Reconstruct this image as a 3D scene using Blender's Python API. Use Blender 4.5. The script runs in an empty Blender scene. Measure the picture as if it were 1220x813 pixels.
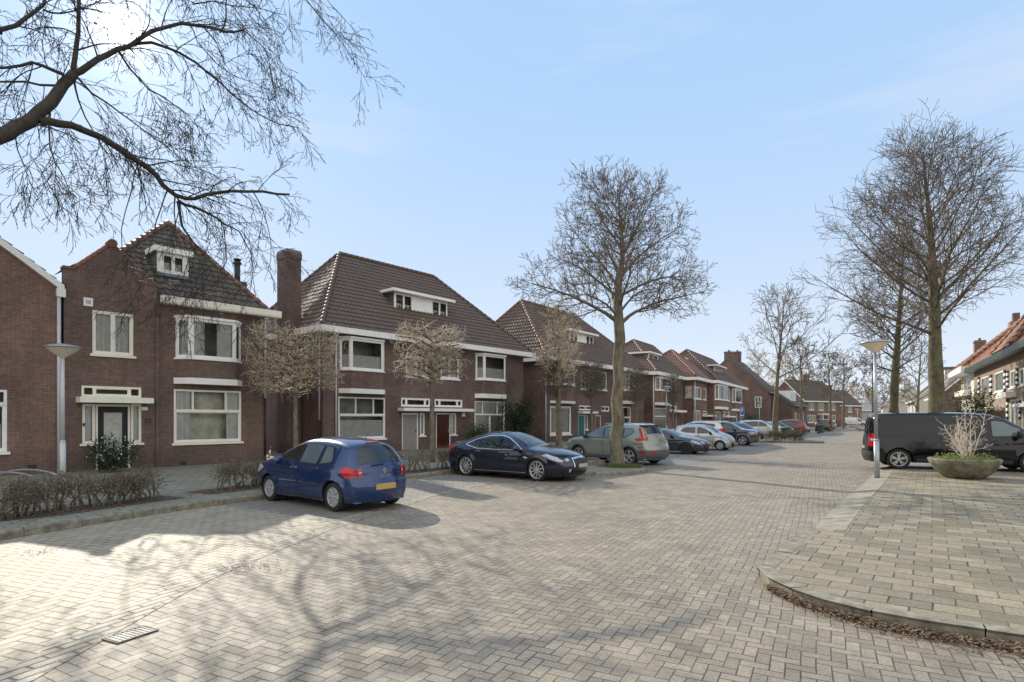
import bpy, bmesh, math, random
import numpy as np
from mathutils import Vector, Matrix

SC = bpy.context.scene
COL = SC.collection
PI = math.pi
F, CXP, HOR, CAMH = 690.0, 610.0, 498.0, 1.9     # focal length in photo pixels, column of the optical axis, horizon row, eye height

def gp(px, py, z=0.0):
    "point of the level z seen at a photo pixel"
    Y = (CAMH - z) * F / (py - HOR)
    return ((px - CXP) / F * Y, Y)

def at(px, py, Y):
    return Vector(((px - CXP) / F * Y, Y, CAMH + (HOR - py) / F * Y))

# ------------------------------------------------------------------ objects
def tag(o, label=None, cat=None, group=None, kind=None):
    if label: o['label'] = label
    if cat: o['category'] = cat
    if group: o['group'] = group
    if kind: o['kind'] = kind
    return o

def empty(name, loc, rz=0.0, label=None, cat=None, group=None):
    o = bpy.data.objects.new(name, None)
    o.empty_display_size = 0.2
    COL.objects.link(o)
    o.location = loc if len(loc) == 3 else (loc[0], loc[1], 0)
    o.rotation_euler = (0, 0, rz)
    return tag(o, label, cat, group)

def children(o):
    return [c for c in COL.objects if c.parent == o]

def copy_tree(o, parent=None):
    kids = children(o)
    c = o.copy()
    COL.objects.link(c)
    c.parent = parent
    for k in kids:
        copy_tree(k, c)
    return c

class MB:
    "collects faces and links them as one mesh object"
    def __init__(s):
        s.v = []; s.f = []; s.m = []; s.sm = []
    def add(s, vs, fs, mi=0, smooth=False):
        b = len(s.v)
        s.v.extend([tuple(q) for q in vs])
        for f in fs:
            s.f.append([b + i for i in f]); s.m.append(mi); s.sm.append(smooth)
        return s
    def quad(s, a, b, c, d, mi=0):
        return s.add([a, b, c, d], [(0, 1, 2, 3)], mi)
    def poly(s, pts, mi=0):
        return s.add(pts, [tuple(range(len(pts)))], mi)
    def box(s, x0, x1, y0, y1, z0, z1, mi=0):
        if x0 > x1: x0, x1 = x1, x0
        if y0 > y1: y0, y1 = y1, y0
        if z0 > z1: z0, z1 = z1, z0
        v = [(x0,y0,z0),(x1,y0,z0),(x1,y1,z0),(x0,y1,z0),(x0,y0,z1),(x1,y0,z1),(x1,y1,z1),(x0,y1,z1)]
        return s.add(v, [(0,3,2,1),(4,5,6,7),(0,1,5,4),(1,2,6,5),(2,3,7,6),(3,0,4,7)], mi)
    def obox(s, o, u, n, u0, u1, z0, z1, n0, n1, mi=0):
        "box along 2-D direction u with 2-D normal n at origin o"
        v = []
        for z in (z0, z1):
            for a, b in ((u0, n0), (u1, n0), (u1, n1), (u0, n1)):
                v.append((o[0] + u[0]*a + n[0]*b, o[1] + u[1]*a + n[1]*b, z))
        return s.add(v, [(0,3,2,1),(4,5,6,7),(0,1,5,4),(1,2,6,5),(2,3,7,6),(3,0,4,7)], mi)
    def prism(s, pts, z0, z1, mi=0, side=None):
        n = len(pts)
        v = [(p[0], p[1], z0) for p in pts] + [(p[0], p[1], z1) for p in pts]
        b = len(s.v); s.v.extend(v)
        s.f.append([b + n + i for i in range(n)]); s.m.append(mi); s.sm.append(False)
        s.f.append([b + n - 1 - i for i in range(n)]); s.m.append(mi); s.sm.append(False)
        for i in range(n):
            j = (i + 1) % n
            s.f.append([b+i, b+j, b+n+j, b+n+i]); s.m.append(mi if side is None else side); s.sm.append(False)
        return s
    def tube(s, pts, rad, k=6, mi=0, cap=True, smooth=True):
        pts = [Vector(p) for p in pts]
        n = len(pts)
        if not hasattr(rad, '__len__'): rad = [rad] * n
        t0 = (pts[1] - pts[0])
        a = Vector((0, 0, 1)) if abs(t0.normalized().z) < .9 else Vector((1, 0, 0))
        nx = t0.cross(a)
        if nx.length < 1e-9: nx = Vector((1, 0, 0))
        nx.normalize()
        b = len(s.v)
        for i in range(n):
            t = pts[min(i+1, n-1)] - pts[max(i-1, 0)]
            if t.length < 1e-9: t = t0
            t.normalize()
            nx = nx - t * nx.dot(t)
            if nx.length < 1e-6: nx = t.orthogonal()
            nx.normalize()
            ny = t.cross(nx)
            for q in range(k):
                c = 2 * PI * q / k
                d = pts[i] + (nx * math.cos(c) + ny * math.sin(c)) * rad[i]
                s.v.append((d.x, d.y, d.z))
        for i in range(n - 1):
            for q in range(k):
                r = (q + 1) % k
                s.f.append([b+i*k+q, b+i*k+r, b+(i+1)*k+r, b+(i+1)*k+q]); s.m.append(mi); s.sm.append(smooth)
        if cap:
            s.f.append([b + q for q in range(k)][::-1]); s.m.append(mi); s.sm.append(False)
            s.f.append([b + (n-1)*k + q for q in range(k)]); s.m.append(mi); s.sm.append(False)
        return s
    def lathe(s, prof, k=24, o=(0, 0, 0), axis='z', mi=0, smooth=True, mis=None):
        "prof: list of (r, h)"
        b = len(s.v)
        for r, h in prof:
            for q in range(k):
                c = 2 * PI * q / k
                if axis == 'z': p = (o[0] + r*math.cos(c), o[1] + r*math.sin(c), o[2] + h)
                else: p = (o[0] + r*math.cos(c), o[1] + h, o[2] + r*math.sin(c))
                s.v.append(p)
        for i in range(len(prof) - 1):
            for q in range(k):
                r2 = (q + 1) % k
                s.f.append([b+i*k+q, b+i*k+r2, b+(i+1)*k+r2, b+(i+1)*k+q]); s.m.append(mi if mis is None else mis[i]); s.sm.append(smooth)
        return s
    def build(s, name, mats, parent=None, label=None, cat=None, group=None, kind=None):
        me = bpy.data.meshes.new(name)
        me.from_pydata(s.v, [], s.f)
        if not isinstance(mats, (list, tuple)): mats = [mats]
        for m in mats: me.materials.append(m)
        me.polygons.foreach_set('material_index', s.m)
        me.polygons.foreach_set('use_smooth', s.sm)
        me.update()
        o = bpy.data.objects.new(name, me)
        COL.objects.link(o)
        if parent: o.parent = parent
        return tag(o, label, cat, group, kind)

# ------------------------------------------------------------------ materials
class S:
    "node socket with arithmetic"
    def __init__(s, nt, sock): s.nt, s.k = nt, sock
    def op(s, o, b=None, c=None):
        n = s.nt.nodes.new('ShaderNodeMath'); n.operation = o
        for i, q in enumerate((s, b, c)):
            if q is None: continue
            if isinstance(q, S): s.nt.links.new(q.k, n.inputs[i])
            else: n.inputs[i].default_value = q
        return S(s.nt, n.outputs[0])
    def __add__(s, b): return s.op('ADD', b)
    def __sub__(s, b): return s.op('SUBTRACT', b)
    def __mul__(s, b): return s.op('MULTIPLY', b)
    def __truediv__(s, b): return s.op('DIVIDE', b)
    def rsub(s, a): return (s * -1.0) + a
    def floor(s): return s.op('FLOOR')
    def mod(s, b): return s.op('FLOORED_MODULO', b)
    def lt(s, b): return s.op('LESS_THAN', b)
    def gt(s, b): return s.op('GREATER_THAN', b)
    def min(s, b): return s.op('MINIMUM', b)
    def max(s, b): return s.op('MAXIMUM', b)
    def abs(s): return s.op('ABSOLUTE')

def new_mat(name):
    m = bpy.data.materials.new(name); m.use_nodes = True
    nt = m.node_tree
    p = nt.nodes['Principled BSDF']
    return m, nt, p

def lnk(nt, a, b):
    nt.links.new(a.k if isinstance(a, S) else a, b)

def node(nt, t, **kw):
    n = nt.nodes.new(t)
    for k, v in kw.items(): setattr(n, k, v)
    return n

def mixc(nt, fac, a, b, mode='MIX'):
    n = node(nt, 'ShaderNodeMix', data_type='RGBA', blend_type=mode)
    for i, q in ((0, fac), (6, a), (7, b)):
        if isinstance(q, S): nt.links.new(q.k, n.inputs[i])
        elif hasattr(q, 'is_linked'): nt.links.new(q, n.inputs[i])
        elif i == 0: n.inputs[0].default_value = q
        else: n.inputs[i].default_value = (*q, 1) if len(q) == 3 else q
    return n.outputs[2]

def noise(nt, vec, scale, detail=3, rough=.55, dim='3D'):
    n = node(nt, 'ShaderNodeTexNoise', noise_dimensions=dim)
    n.inputs['Scale'].default_value = scale
    n.inputs['Detail'].default_value = detail
    n.inputs['Roughness'].default_value = rough
    if vec is not None: lnk(nt, vec, n.inputs['Vector'])
    return S(nt, n.outputs[0])

def ramp(nt, fac, lo, hi):
    n = node(nt, 'ShaderNodeMapRange')
    n.inputs[1].default_value = lo; n.inputs[2].default_value = hi
    lnk(nt, fac, n.inputs[0])
    return S(nt, n.outputs[0])

def coords(nt, kind='Object'):
    return node(nt, 'ShaderNodeTexCoord').outputs[kind]

def bump(nt, p, h, strength=.5, dist=.01):
    n = node(nt, 'ShaderNodeBump')
    n.inputs['Strength'].default_value = strength
    n.inputs['Distance'].default_value = dist
    lnk(nt, h, n.inputs['Height'])
    nt.links.new(n.outputs[0], p.inputs['Normal'])

def plain(name, col, rough=.6, metal=0.0, vary=.12, scale=6.0, spec=None, coat=0.0, bumpy=0.0, bscale=40, trans=0.0):
    m, nt, p = new_mat(name)
    co = coords(nt)
    nz = noise(nt, co, scale, 4, .6)
    lo = tuple(c * (1 - vary) for c in col); hi = tuple(min(1, c * (1 + vary)) for c in col)
    nt.links.new(mixc(nt, ramp(nt, nz, .3, .7), lo, hi), p.inputs['Base Color'])
    p.inputs['Roughness'].default_value = rough
    p.inputs['Metallic'].default_value = metal
    if spec is not None: p.inputs['Specular IOR Level'].default_value = spec
    p.inputs['Coat Weight'].default_value = coat
    p.inputs['Coat Roughness'].default_value = .04
    p.inputs['Transmission Weight'].default_value = trans
    if bumpy: bump(nt, p, noise(nt, co, bscale, 4, .6), bumpy, .01)
    return m

def brick_mat(name, c1, c2, mortar, bw=.22, bh=.063, stain=.35):
    m, nt, p = new_mat(name)
    co = coords(nt)
    sep = node(nt, 'ShaderNodeSeparateXYZ'); nt.links.new(co, sep.inputs[0])
    x, y, z = (S(nt, sep.outputs[i]) for i in range(3))
    cb = node(nt, 'ShaderNodeCombineXYZ'); lnk(nt, x + y, cb.inputs[0]); lnk(nt, z, cb.inputs[1])
    b = node(nt, 'ShaderNodeTexBrick')
    b.inputs['Scale'].default_value = 1
    b.inputs['Brick Width'].default_value = bw
    b.inputs['Row Height'].default_value = bh
    b.inputs['Mortar Size'].default_value = .006
    b.inputs['Mortar Smooth'].default_value = .2
    b.inputs['Bias'].default_value = -.1
    b.inputs['Color1'].default_value = (*c1, 1); b.inputs['Color2'].default_value = (*c2, 1); b.inputs['Mortar'].default_value = (*mortar, 1)
    nt.links.new(cb.outputs[0], b.inputs['Vector'])
    big = noise(nt, co, .55, 4, .6)
    fine = noise(nt, co, 9, 3, .6)
    col = mixc(nt, ramp(nt, fine, .3, .75) * .55, b.outputs['Color'], tuple(c * .55 for c in c2))
    k = 1 - stain
    col2 = mixc(nt, 1.0, col, mixc(nt, ramp(nt, big, .35, .7), (k, k, k), (1.12, 1.08, 1.05)), 'MULTIPLY')
    # damp dirt near the ground
    mps = node(nt, 'ShaderNodeMapping'); mps.inputs['Scale'].default_value = (2.6, 2.6, .16); nt.links.new(co, mps.inputs[0])
    col2 = mixc(nt, ramp(nt, noise(nt, mps.outputs[0], 1.0, 4, .65), .52, .75) * .38, col2, tuple(c * .55 for c in c2))
    mid = noise(nt, co, 3.1, 3, .7)
    col2 = mixc(nt, ramp(nt, mid, .52, .72) * .28, col2, tuple(min(.9, c * 1.35) for c in c1))
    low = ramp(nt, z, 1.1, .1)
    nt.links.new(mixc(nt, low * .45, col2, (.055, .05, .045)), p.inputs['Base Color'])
    p.inputs['Roughness'].default_value = .85
    bump(nt, p, S(nt, b.outputs['Fac']).rsub(1.0) + fine * .3, .6, .008)
    return m

def tile_mat(name, c1, c2, moss=(.10, .10, .06), mossy=.3, rough=.5):
    m, nt, p = new_mat(name)
    co = coords(nt)
    v = node(nt, 'ShaderNodeTexVoronoi'); v.inputs['Scale'].default_value = 3.6
    nt.links.new(co, v.inputs['Vector'])
    sep = node(nt, 'ShaderNodeSeparateColor'); nt.links.new(v.outputs['Color'], sep.inputs[0])
    base = mixc(nt, S(nt, sep.outputs[0]), c1, c2)
    big = noise(nt, co, .8, 5, .65)
    fine = noise(nt, co, 14, 4, .7)
    col = mixc(nt, ramp(nt, big, .5, .72) * mossy * 1.6, base, moss)
    col = mixc(nt, ramp(nt, fine, .45, .8) * .5, col, tuple(c * .45 for c in c1))
    nt.links.new(col, p.inputs['Base Color'])
    p.inputs['Roughness'].default_value = rough
    bump(nt, p, fine, .35, .01)
    return m

def rotated(nt, co, ang, scale):
    sep = node(nt, 'ShaderNodeSeparateXYZ'); nt.links.new(co, sep.inputs[0])
    x, y = S(nt, sep.outputs[0]), S(nt, sep.outputs[1])
    c, s_ = math.cos(ang), math.sin(ang)
    return ((x * c) + (y * s_)) * (1/scale), ((x * -s_) + (y * c)) * (1/scale)

def paving_finish(nt, p, co, rnd, joint, c1, c2, cj, rough=.64, moss=0.0, mossc=(.16, .17, .06), dirt=.35, bdist=.012):
    big = noise(nt, co, .35, 4, .6)
    mid = noise(nt, co, 2.2, 4, .65)
    grit = noise(nt, co, 36, 4, .85)
    base = mixc(nt, rnd, c1, c2)
    base = mixc(nt, ramp(nt, mid, .3, .75) * dirt, base, tuple(c * .5 for c in c1))
    base = mixc(nt, ramp(nt, big, .35, .7) * .3, base, tuple(min(.9, c * 1.12) for c in c2))
    huge = noise(nt, co, .13, 5, .7)
    base = mixc(nt, ramp(nt, huge, .5, .68) * .32, base, tuple(c * .55 for c in c1))
    spot = noise(nt, co, .9, 2, .4)
    base = mixc(nt, ramp(nt, spot, .64, .74) * .5, base, tuple(c * .45 for c in c1))
    base = mixc(nt, ramp(nt, grit, .40, .72) * .75, base, tuple(c * .36 for c in c1))
    pale = noise(nt, co, 80, 2, .7)
    base = mixc(nt, ramp(nt, pale, .58, .78) * .45, base, tuple(min(.9, c * 1.5) for c in c2))
    jf = joint * (ramp(nt, noise(nt, co, 1.7, 3, .6), .30, .62) * .6 + .4)
    if moss:
        mz = ramp(nt, noise(nt, co, 1.1, 4, .6), .45, .7)
        base = mixc(nt, mz * moss, base, mossc)
        cjc = mixc(nt, mz, cj, mossc)
    else: cjc = cj
    col = mixc(nt, jf, base, cjc)
    nt.links.new(col, p.inputs['Base Color'])
    p.inputs['Roughness'].default_value = rough
    p.inputs['Specular IOR Level'].default_value = .36
    bump(nt, p, (jf * -1.0) + grit * .22 + mid * .35 + rnd * .6, .9, bdist)

def warp(nt, co, amt=.02, scale=.8):
    n = node(nt, 'ShaderNodeTexNoise'); n.inputs['Scale'].default_value = scale; n.inputs['Detail'].default_value = 2
    nt.links.new(co, n.inputs['Vector'])
    v = node(nt, 'ShaderNodeVectorMath', operation='MULTIPLY_ADD')
    nt.links.new(n.outputs['Color'], v.inputs[0]); v.inputs[1].default_value = (amt, amt, 0); nt.links.new(co, v.inputs[2])
    return v.outputs[0]

def herring_mat(name, ang, w, c1, c2, cj, gap=.05, **kw):
    "2:1 blocks laid in herringbone"
    m, nt, p = new_mat(name)
    co = coords(nt)
    cw = warp(nt, co, .10, .5)
    X, Y = rotated(nt, cw, ang, w)
    i, j = X.floor(), Y.floor()
    u, v = X - i, Y - j
    k = (i - j).mod(4.0)
    k1 = (k - 1.0).abs().lt(.5); k2 = (k - 2.0).abs().lt(.5)
    hor = k.lt(1.5)
    ver = hor.rsub(1.0)
    along = (hor * (u + k1)) + (ver * (v + k2))
    across = (hor * v) + (ver * u)
    d = along.min(along.rsub(2.0)).min(across.min(across.rsub(1.0)))
    oi = i - k1; oj = j - k2
    cb = node(nt, 'ShaderNodeCombineXYZ'); lnk(nt, oi, cb.inputs[0]); lnk(nt, oj, cb.inputs[1])
    wn = node(nt, 'ShaderNodeTexWhiteNoise', noise_dimensions='2D'); nt.links.new(cb.outputs[0], wn.inputs['Vector'])
    rnd = S(nt, wn.outputs['Value'])
    jw = noise(nt, co, 3, 2) * gap * 1.2 + gap * .5
    joint = ramp(nt, d - jw, gap * .5, -gap * .3)
    paving_finish(nt, p, co, rnd, joint, c1, c2, cj, **kw)
    return m

def bond_mat(name, ang, lx, ly, c1, c2, cj, gap=.012, off=.5, **kw):
    "running bond"
    m, nt, p = new_mat(name)
    co = coords(nt)
    cw = warp(nt, co, .05, .6)
    X, Y = rotated(nt, cw, ang, 1.0)
    r = (Y * (1/ly)).floor()
    xs = X * (1/lx) + r * off
    i = xs.floor()
    u = (xs - i) * lx; v = Y - r * ly
    d = u.min(u.rsub(lx)).min(v.min(v.rsub(ly)))
    cb = node(nt, 'ShaderNodeCombineXYZ'); lnk(nt, i, cb.inputs[0]); lnk(nt, r, cb.inputs[1])
    wn = node(nt, 'ShaderNodeTexWhiteNoise', noise_dimensions='2D'); nt.links.new(cb.outputs[0], wn.inputs['Vector'])
    rnd = S(nt, wn.outputs['Value'])
    jw = noise(nt, co, 3, 2) * gap * 1.2
    joint = ramp(nt, d - jw, gap * .5, -gap * .2)
    paving_finish(nt, p, co, rnd, joint, c1, c2, cj, **kw)
    return m

def glass_mat(name, tint=(.02, .025, .03), clear=.95):
    m, nt, p = new_mat(name)
    p.inputs['Base Color'].default_value = (*tint, 1)
    p.inputs['Roughness'].default_value = .02
    p.inputs['Specular IOR Level'].default_value = .8
    tr = node(nt, 'ShaderNodeBsdfTransparent'); tr.inputs[0].default_value = (.96, .98, .97, 1)
    mx = node(nt, 'ShaderNodeMixShader')
    fr = node(nt, 'ShaderNodeFresnel'); fr.inputs[0].default_value = 1.6
    k = S(nt, fr.outputs[0]) * -1.15 + clear
    lnk(nt, k.max(0.0), mx.inputs[0])
    nt.links.new(p.outputs[0], mx.inputs[1]); nt.links.new(tr.outputs[0], mx.inputs[2])
    # slightly wavy old glass
    bump(nt, p, noise(nt, coords(nt), 1.7, 2), .12, .05)
    nt.links.new(mx.outputs[0], nt.nodes['Material Output'].inputs[0])
    return m

def paint_mat(name, col, flake=.0, rough=.25):
    m, nt, p = new_mat(name)
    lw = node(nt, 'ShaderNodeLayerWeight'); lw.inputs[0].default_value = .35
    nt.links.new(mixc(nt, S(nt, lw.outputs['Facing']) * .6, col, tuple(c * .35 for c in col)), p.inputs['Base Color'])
    p.inputs['Metallic'].default_value = flake
    p.inputs['Roughness'].default_value = rough
    p.inputs['Coat Weight'].default_value = .6 if name == 'paint_van' else 1.0
    if name == 'paint_van': p.inputs['Specular IOR Level'].default_value = .25
    p.inputs['Coat Roughness'].default_value = .03
    co = coords(nt)
    bump(nt, p, noise(nt, co, 900, 1), .03, .001)
    # road dust low down
    return m

def leaf_mat(name, c1, c2):
    m, nt, p = new_mat(name)
    nz = noise(nt, coords(nt), 7, 2)
    nt.links.new(mixc(nt, ramp(nt, nz, .3, .7), c1, c2), p.inputs['Base Color'])
    p.inputs['Roughness'].default_value = .6
    tl = node(nt, 'ShaderNodeBsdfTranslucent'); tl.inputs[0].default_value = (*[c * 1.2 for c in c2], 1)
    mx = node(nt, 'ShaderNodeMixShader'); mx.inputs[0].default_value = .3
    nt.links.new(p.outputs[0], mx.inputs[1]); nt.links.new(tl.outputs[0], mx.inputs[2])
    nt.links.new(mx.outputs[0], nt.nodes['Material Output'].inputs[0])
    return m

def bark_mat(name, c1, c2, moss, amt):
    m, nt, p = new_mat(name)
    co = coords(nt)
    mp = node(nt, 'ShaderNodeMapping'); mp.inputs['Scale'].default_value = (1, 1, .35); nt.links.new(co, mp.inputs[0])
    n1 = noise(nt, mp.outputs[0], 9, 6, .7); n2 = noise(nt, co, 1.6, 4, .6); n3 = noise(nt, co, 5, 4, .65)
    col = mixc(nt, ramp(nt, n1, .35, .65), c1, c2)
    col = mixc(nt, ramp(nt, n3, .48, .62) * amt, col, moss)
    col = mixc(nt, ramp(nt, n2, .5, .75) * .5, col, tuple(c * .45 for c in c1))
    nt.links.new(col, p.inputs['Base Color'])
    p.inputs['Roughness'].default_value = .9
    bump(nt, p, n1 + n3 * .5, 1.0, .03)
    return m

M = {}
def mats():
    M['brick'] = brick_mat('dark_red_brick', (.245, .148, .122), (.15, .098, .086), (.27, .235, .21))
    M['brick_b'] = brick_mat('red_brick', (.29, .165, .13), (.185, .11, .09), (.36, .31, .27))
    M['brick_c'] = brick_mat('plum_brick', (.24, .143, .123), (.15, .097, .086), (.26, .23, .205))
    M['brick_dark'] = brick_mat('dark_chimney_brick', (.19, .115, .10), (.125, .08, .075), (.20, .18, .16))
    M['brick_d'] = brick_mat('buff_brick', (.37, .275, .195), (.27, .20, .145), (.38, .33, .27), stain=.2)
    M['tile_dark'] = tile_mat('dark_roof_tile', (.088, .076, .066), (.14, .105, .084), mossy=.6, rough=.8)
    M['tile_brown'] = tile_mat('brown_roof_tile', (.145, .092, .072), (.105, .078, .064), moss=(.10, .09, .062), mossy=.4, rough=.6)
    M['tile_red'] = tile_mat('red_roof_tile', (.25, .125, .085), (.18, .095, .07), mossy=.25, rough=.5)
    M['tile_orange'] = tile_mat('orange_roof_tile', (.40, .195, .12), (.29, .14, .09), mossy=.3, rough=.7)
    M['tile_coping'] = tile_mat('weathered_coping_tile', (.26, .105, .065), (.17, .085, .06), mossy=.4, rough=.8)
    M['white'] = plain('white_paint', (.86, .85, .82), .45, vary=.06, scale=2.5)
    M['cream'] = plain('cream_paint', (.84, .80, .69), .45, vary=.05, scale=2.5)
    M['glass'] = glass_mat('window_glass')
    M['net'] = plain('net_curtain', (.88, .88, .86), .9, vary=.12, scale=5)
    M['drape'] = plain('curtain_cloth', (.72, .65, .55), .9, vary=.2, scale=4)
    M['room'] = plain('dim_room', (.46, .42, .37), .9, vary=.5, scale=1.3)
    M['roomwarm'] = plain('warm_room', (.90, .78, .60), .9, vary=.5, scale=1.9)
    M['dark_door'] = plain('dark_grey_door', (.012, .012, .013), .65)
    M['grey_door'] = plain('grey_door', (.27, .26, .25), .4)
    M['red_door'] = plain('dark_red_door', (.065, .016, .014), .3)
    M['teal_door'] = plain('teal_door', (.015, .16, .15), .35)
    M['brown_door'] = plain('brown_door', (.16, .07, .04), .4)
    M['ribbed'] = plain('ribbed_glass', (.42, .42, .38), .25, vary=.2, scale=12)
    M['lead'] = plain('lead_flashing', (.16, .17, .19), .5, .3)
    M['zinc'] = plain('zinc_pipe', (.42, .43, .44), .45, .2, vary=.15)
    M['pipe_grey'] = plain('grey_painted_pipe', (.55, .56, .58), .4, vary=.08)
    M['black_iron'] = plain('black_iron', (.02, .02, .02), .5)
    M['steel'] = plain('galvanised_steel', (.36, .38, .41), .42, .55, vary=.15, scale=9)
    M['concrete'] = plain('mossy_concrete', (.30, .29, .24), .9, vary=.4, scale=5, bumpy=.6, bscale=25)
    M['planter'] = plain('dark_mossy_concrete', (.17, .16, .11), .9, vary=.6, scale=4, bumpy=.7, bscale=22)
    M['kerb'] = plain('kerb_stone', (.23, .205, .155), .88, vary=.45, scale=7, bumpy=.8, bscale=30)
    M['soil'] = plain('planting_soil', (.085, .06, .045), .95, vary=.5, scale=9, bumpy=1.0, bscale=30)
    M['bark'] = bark_mat('mossy_bark', (.085, .066, .045), (.25, .215, .165), (.15, .14, .065), .55)
    M['bark_grey'] = bark_mat('grey_bark', (.15, .13, .11), (.25, .22, .18), (.16, .17, .06), .45)
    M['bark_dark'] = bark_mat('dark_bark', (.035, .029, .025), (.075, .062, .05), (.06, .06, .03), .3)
    M['twig'] = plain('brown_twig', (.15, .115, .085), .7, vary=.3, scale=3)
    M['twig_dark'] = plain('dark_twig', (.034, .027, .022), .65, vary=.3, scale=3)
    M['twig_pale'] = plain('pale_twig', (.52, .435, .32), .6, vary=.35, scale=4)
    M['twig_white'] = plain('bleached_twig', (.66, .57, .47), .7, vary=.25, scale=5)
    M['leaf_brown'] = leaf_mat('dry_brown_leaf', (.11, .09, .045), (.20, .165, .085))
    M['leaf_litter'] = leaf_mat('fallen_leaf', (.13, .085, .05), (.30, .215, .135))
    M['leaf_hedge'] = leaf_mat('hedge_leaf', (.10, .085, .04), (.16, .14, .07))
    M['leaf_green'] = leaf_mat('bush_leaf', (.028, .05, .018), (.06, .095, .03))
    M['leaf_dark'] = leaf_mat('evergreen_leaf', (.012, .03, .014), (.04, .07, .03))
    M['leaf_lime'] = leaf_mat('fresh_leaf', (.12, .16, .03), (.2, .24, .06))
    M['petal'] = plain('white_petal', (.75, .74, .68), .6)
    M['tyre'] = plain('tyre_rubber', (.018, .018, .019), .8, vary=.25)
    M['alloy'] = plain('alloy_rim', (.55, .56, .58), .3, .75, vary=.08)
    M['hubcap'] = plain('silver_hubcap', (.40, .42, .45), .35, .4, vary=.08)
    M['dark_rim'] = plain('dark_rim', (.06, .06, .065), .35, .6)
    M['black_plastic'] = plain('black_plastic', (.022, .022, .024), .55)
    M['grey_plastic'] = plain('grey_plastic', (.10, .10, .105), .55)
    M['car_glass'] = plain('tinted_car_glass', (.012, .017, .018), .02, spec=.9, vary=.3, scale=1.5)
    M['car_glass_pale'] = plain('pale_car_glass', (.10, .14, .16), .02, spec=1.0, vary=.4, scale=1.2)  # paler base colour stands in for bright reflections and the lighter interior
    M['chrome'] = plain('chrome', (.72, .73, .75), .12, 1.0, vary=.03)
    M['red_lens'] = plain('red_lens', (.46, .008, .010), .2, coat=.3, vary=.25, scale=18)
    M['clear_lens'] = plain('clear_lens', (.40, .43, .47), .08, coat=1, vary=.35, scale=14)
    M['amber_lens'] = plain('amber_lens', (.6, .2, .02), .15, coat=1)
    M['plate_yellow'] = plain('yellow_plate', (.48, .32, .10), .45, vary=.1)
    M['plate_grey'] = plain('pale_plate', (.45, .42, .38), .45, vary=.1)
    M['sign_blue'] = plain('blue_sign', (.02, .10, .38), .4)
    M['green_bin'] = plain('green_bin_plastic', (.02, .10, .035), .5)
    M['grey_bin'] = plain('grey_bin_plastic', (.07, .075, .075), .5)
    M['lamp_dish'] = plain('lamp_dish_plastic', (.82, .75, .58), .4, vary=.12, scale=9)
    M['grass'] = leaf_mat('grass_blade', (.07, .10, .02), (.14, .17, .05))
    M['stucco'] = plain('pale_stucco', (.62, .58, .50), .85, vary=.1)
    M['green_trim'] = plain('dark_green_trim', (.025, .05, .04), .4)
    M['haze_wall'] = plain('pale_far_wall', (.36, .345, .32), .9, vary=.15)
    M['far_roof'] = plain('grey_far_roof', (.25, .25, .27), .8)
    a27 = math.radians(63)
    M['road'] = herring_mat('herringbone_pavers', math.radians(62), .105, (.285, .238, .182), (.475, .402, .312), (.07, .057, .043), gap=.036, dirt=.7)
    M['apron'] = herring_mat('worn_side_pavers', math.radians(70), .125, (.37, .315, .235), (.52, .45, .345), (.06, .05, .036), gap=.055, moss=.12, mossc=(.30, .28, .15))
    M['bay'] = herring_mat('parking_pavers', math.radians(51), .105, (.25, .225, .195), (.33, .30, .26), (.10, .09, .07), gap=.045)
    M['gutter'] = bond_mat('gutter_pavers', math.radians(66), .32, .11, (.32, .275, .215), (.43, .375, .30), (.06, .055, .045), gap=.014)
    M['slabs'] = bond_mat('pavement_slabs', math.radians(-36), .36, .28, (.19, .165, .125), (.43, .362, .265), (.06, .054, .032), gap=.010, moss=.24, mossc=(.22, .20, .085), rough=.85)
    M['slabs_left'] = bond_mat('left_pavement_slabs', math.radians(50), .30, .30, (.25, .235, .19), (.35, .33, .27), (.09, .085, .07), gap=.012, moss=.25, mossc=(.17, .19, .10), rough=.85)
    M['drive'] = bond_mat('drive_pavers', math.radians(-24), .21, .105, (.33, .30, .265), (.43, .39, .35), (.08, .075, .06), gap=.01)
    M['ramp'] = plain('smooth_ramp_stone', (.27, .238, .185), .85, vary=.3, scale=4, bumpy=.6, bscale=60)
    M['terrain'] = plain('ground_cover', (.20, .18, .14), .95, vary=.3, scale=.4)
    M['white_paver'] = plain('white_marking_block', (.44, .42, .38), .8, vary=.3, scale=20)
    M['bark_moss'] = bark_mat('dark_mossy_bark', (.05, .041, .03), (.175, .15, .105), (.13, .13, .04), .85)
# ------------------------------------------------------------------ houses
def unit(p): 
    l = math.hypot(p[0], p[1]); return (p[0]/l, p[1]/l)

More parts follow.
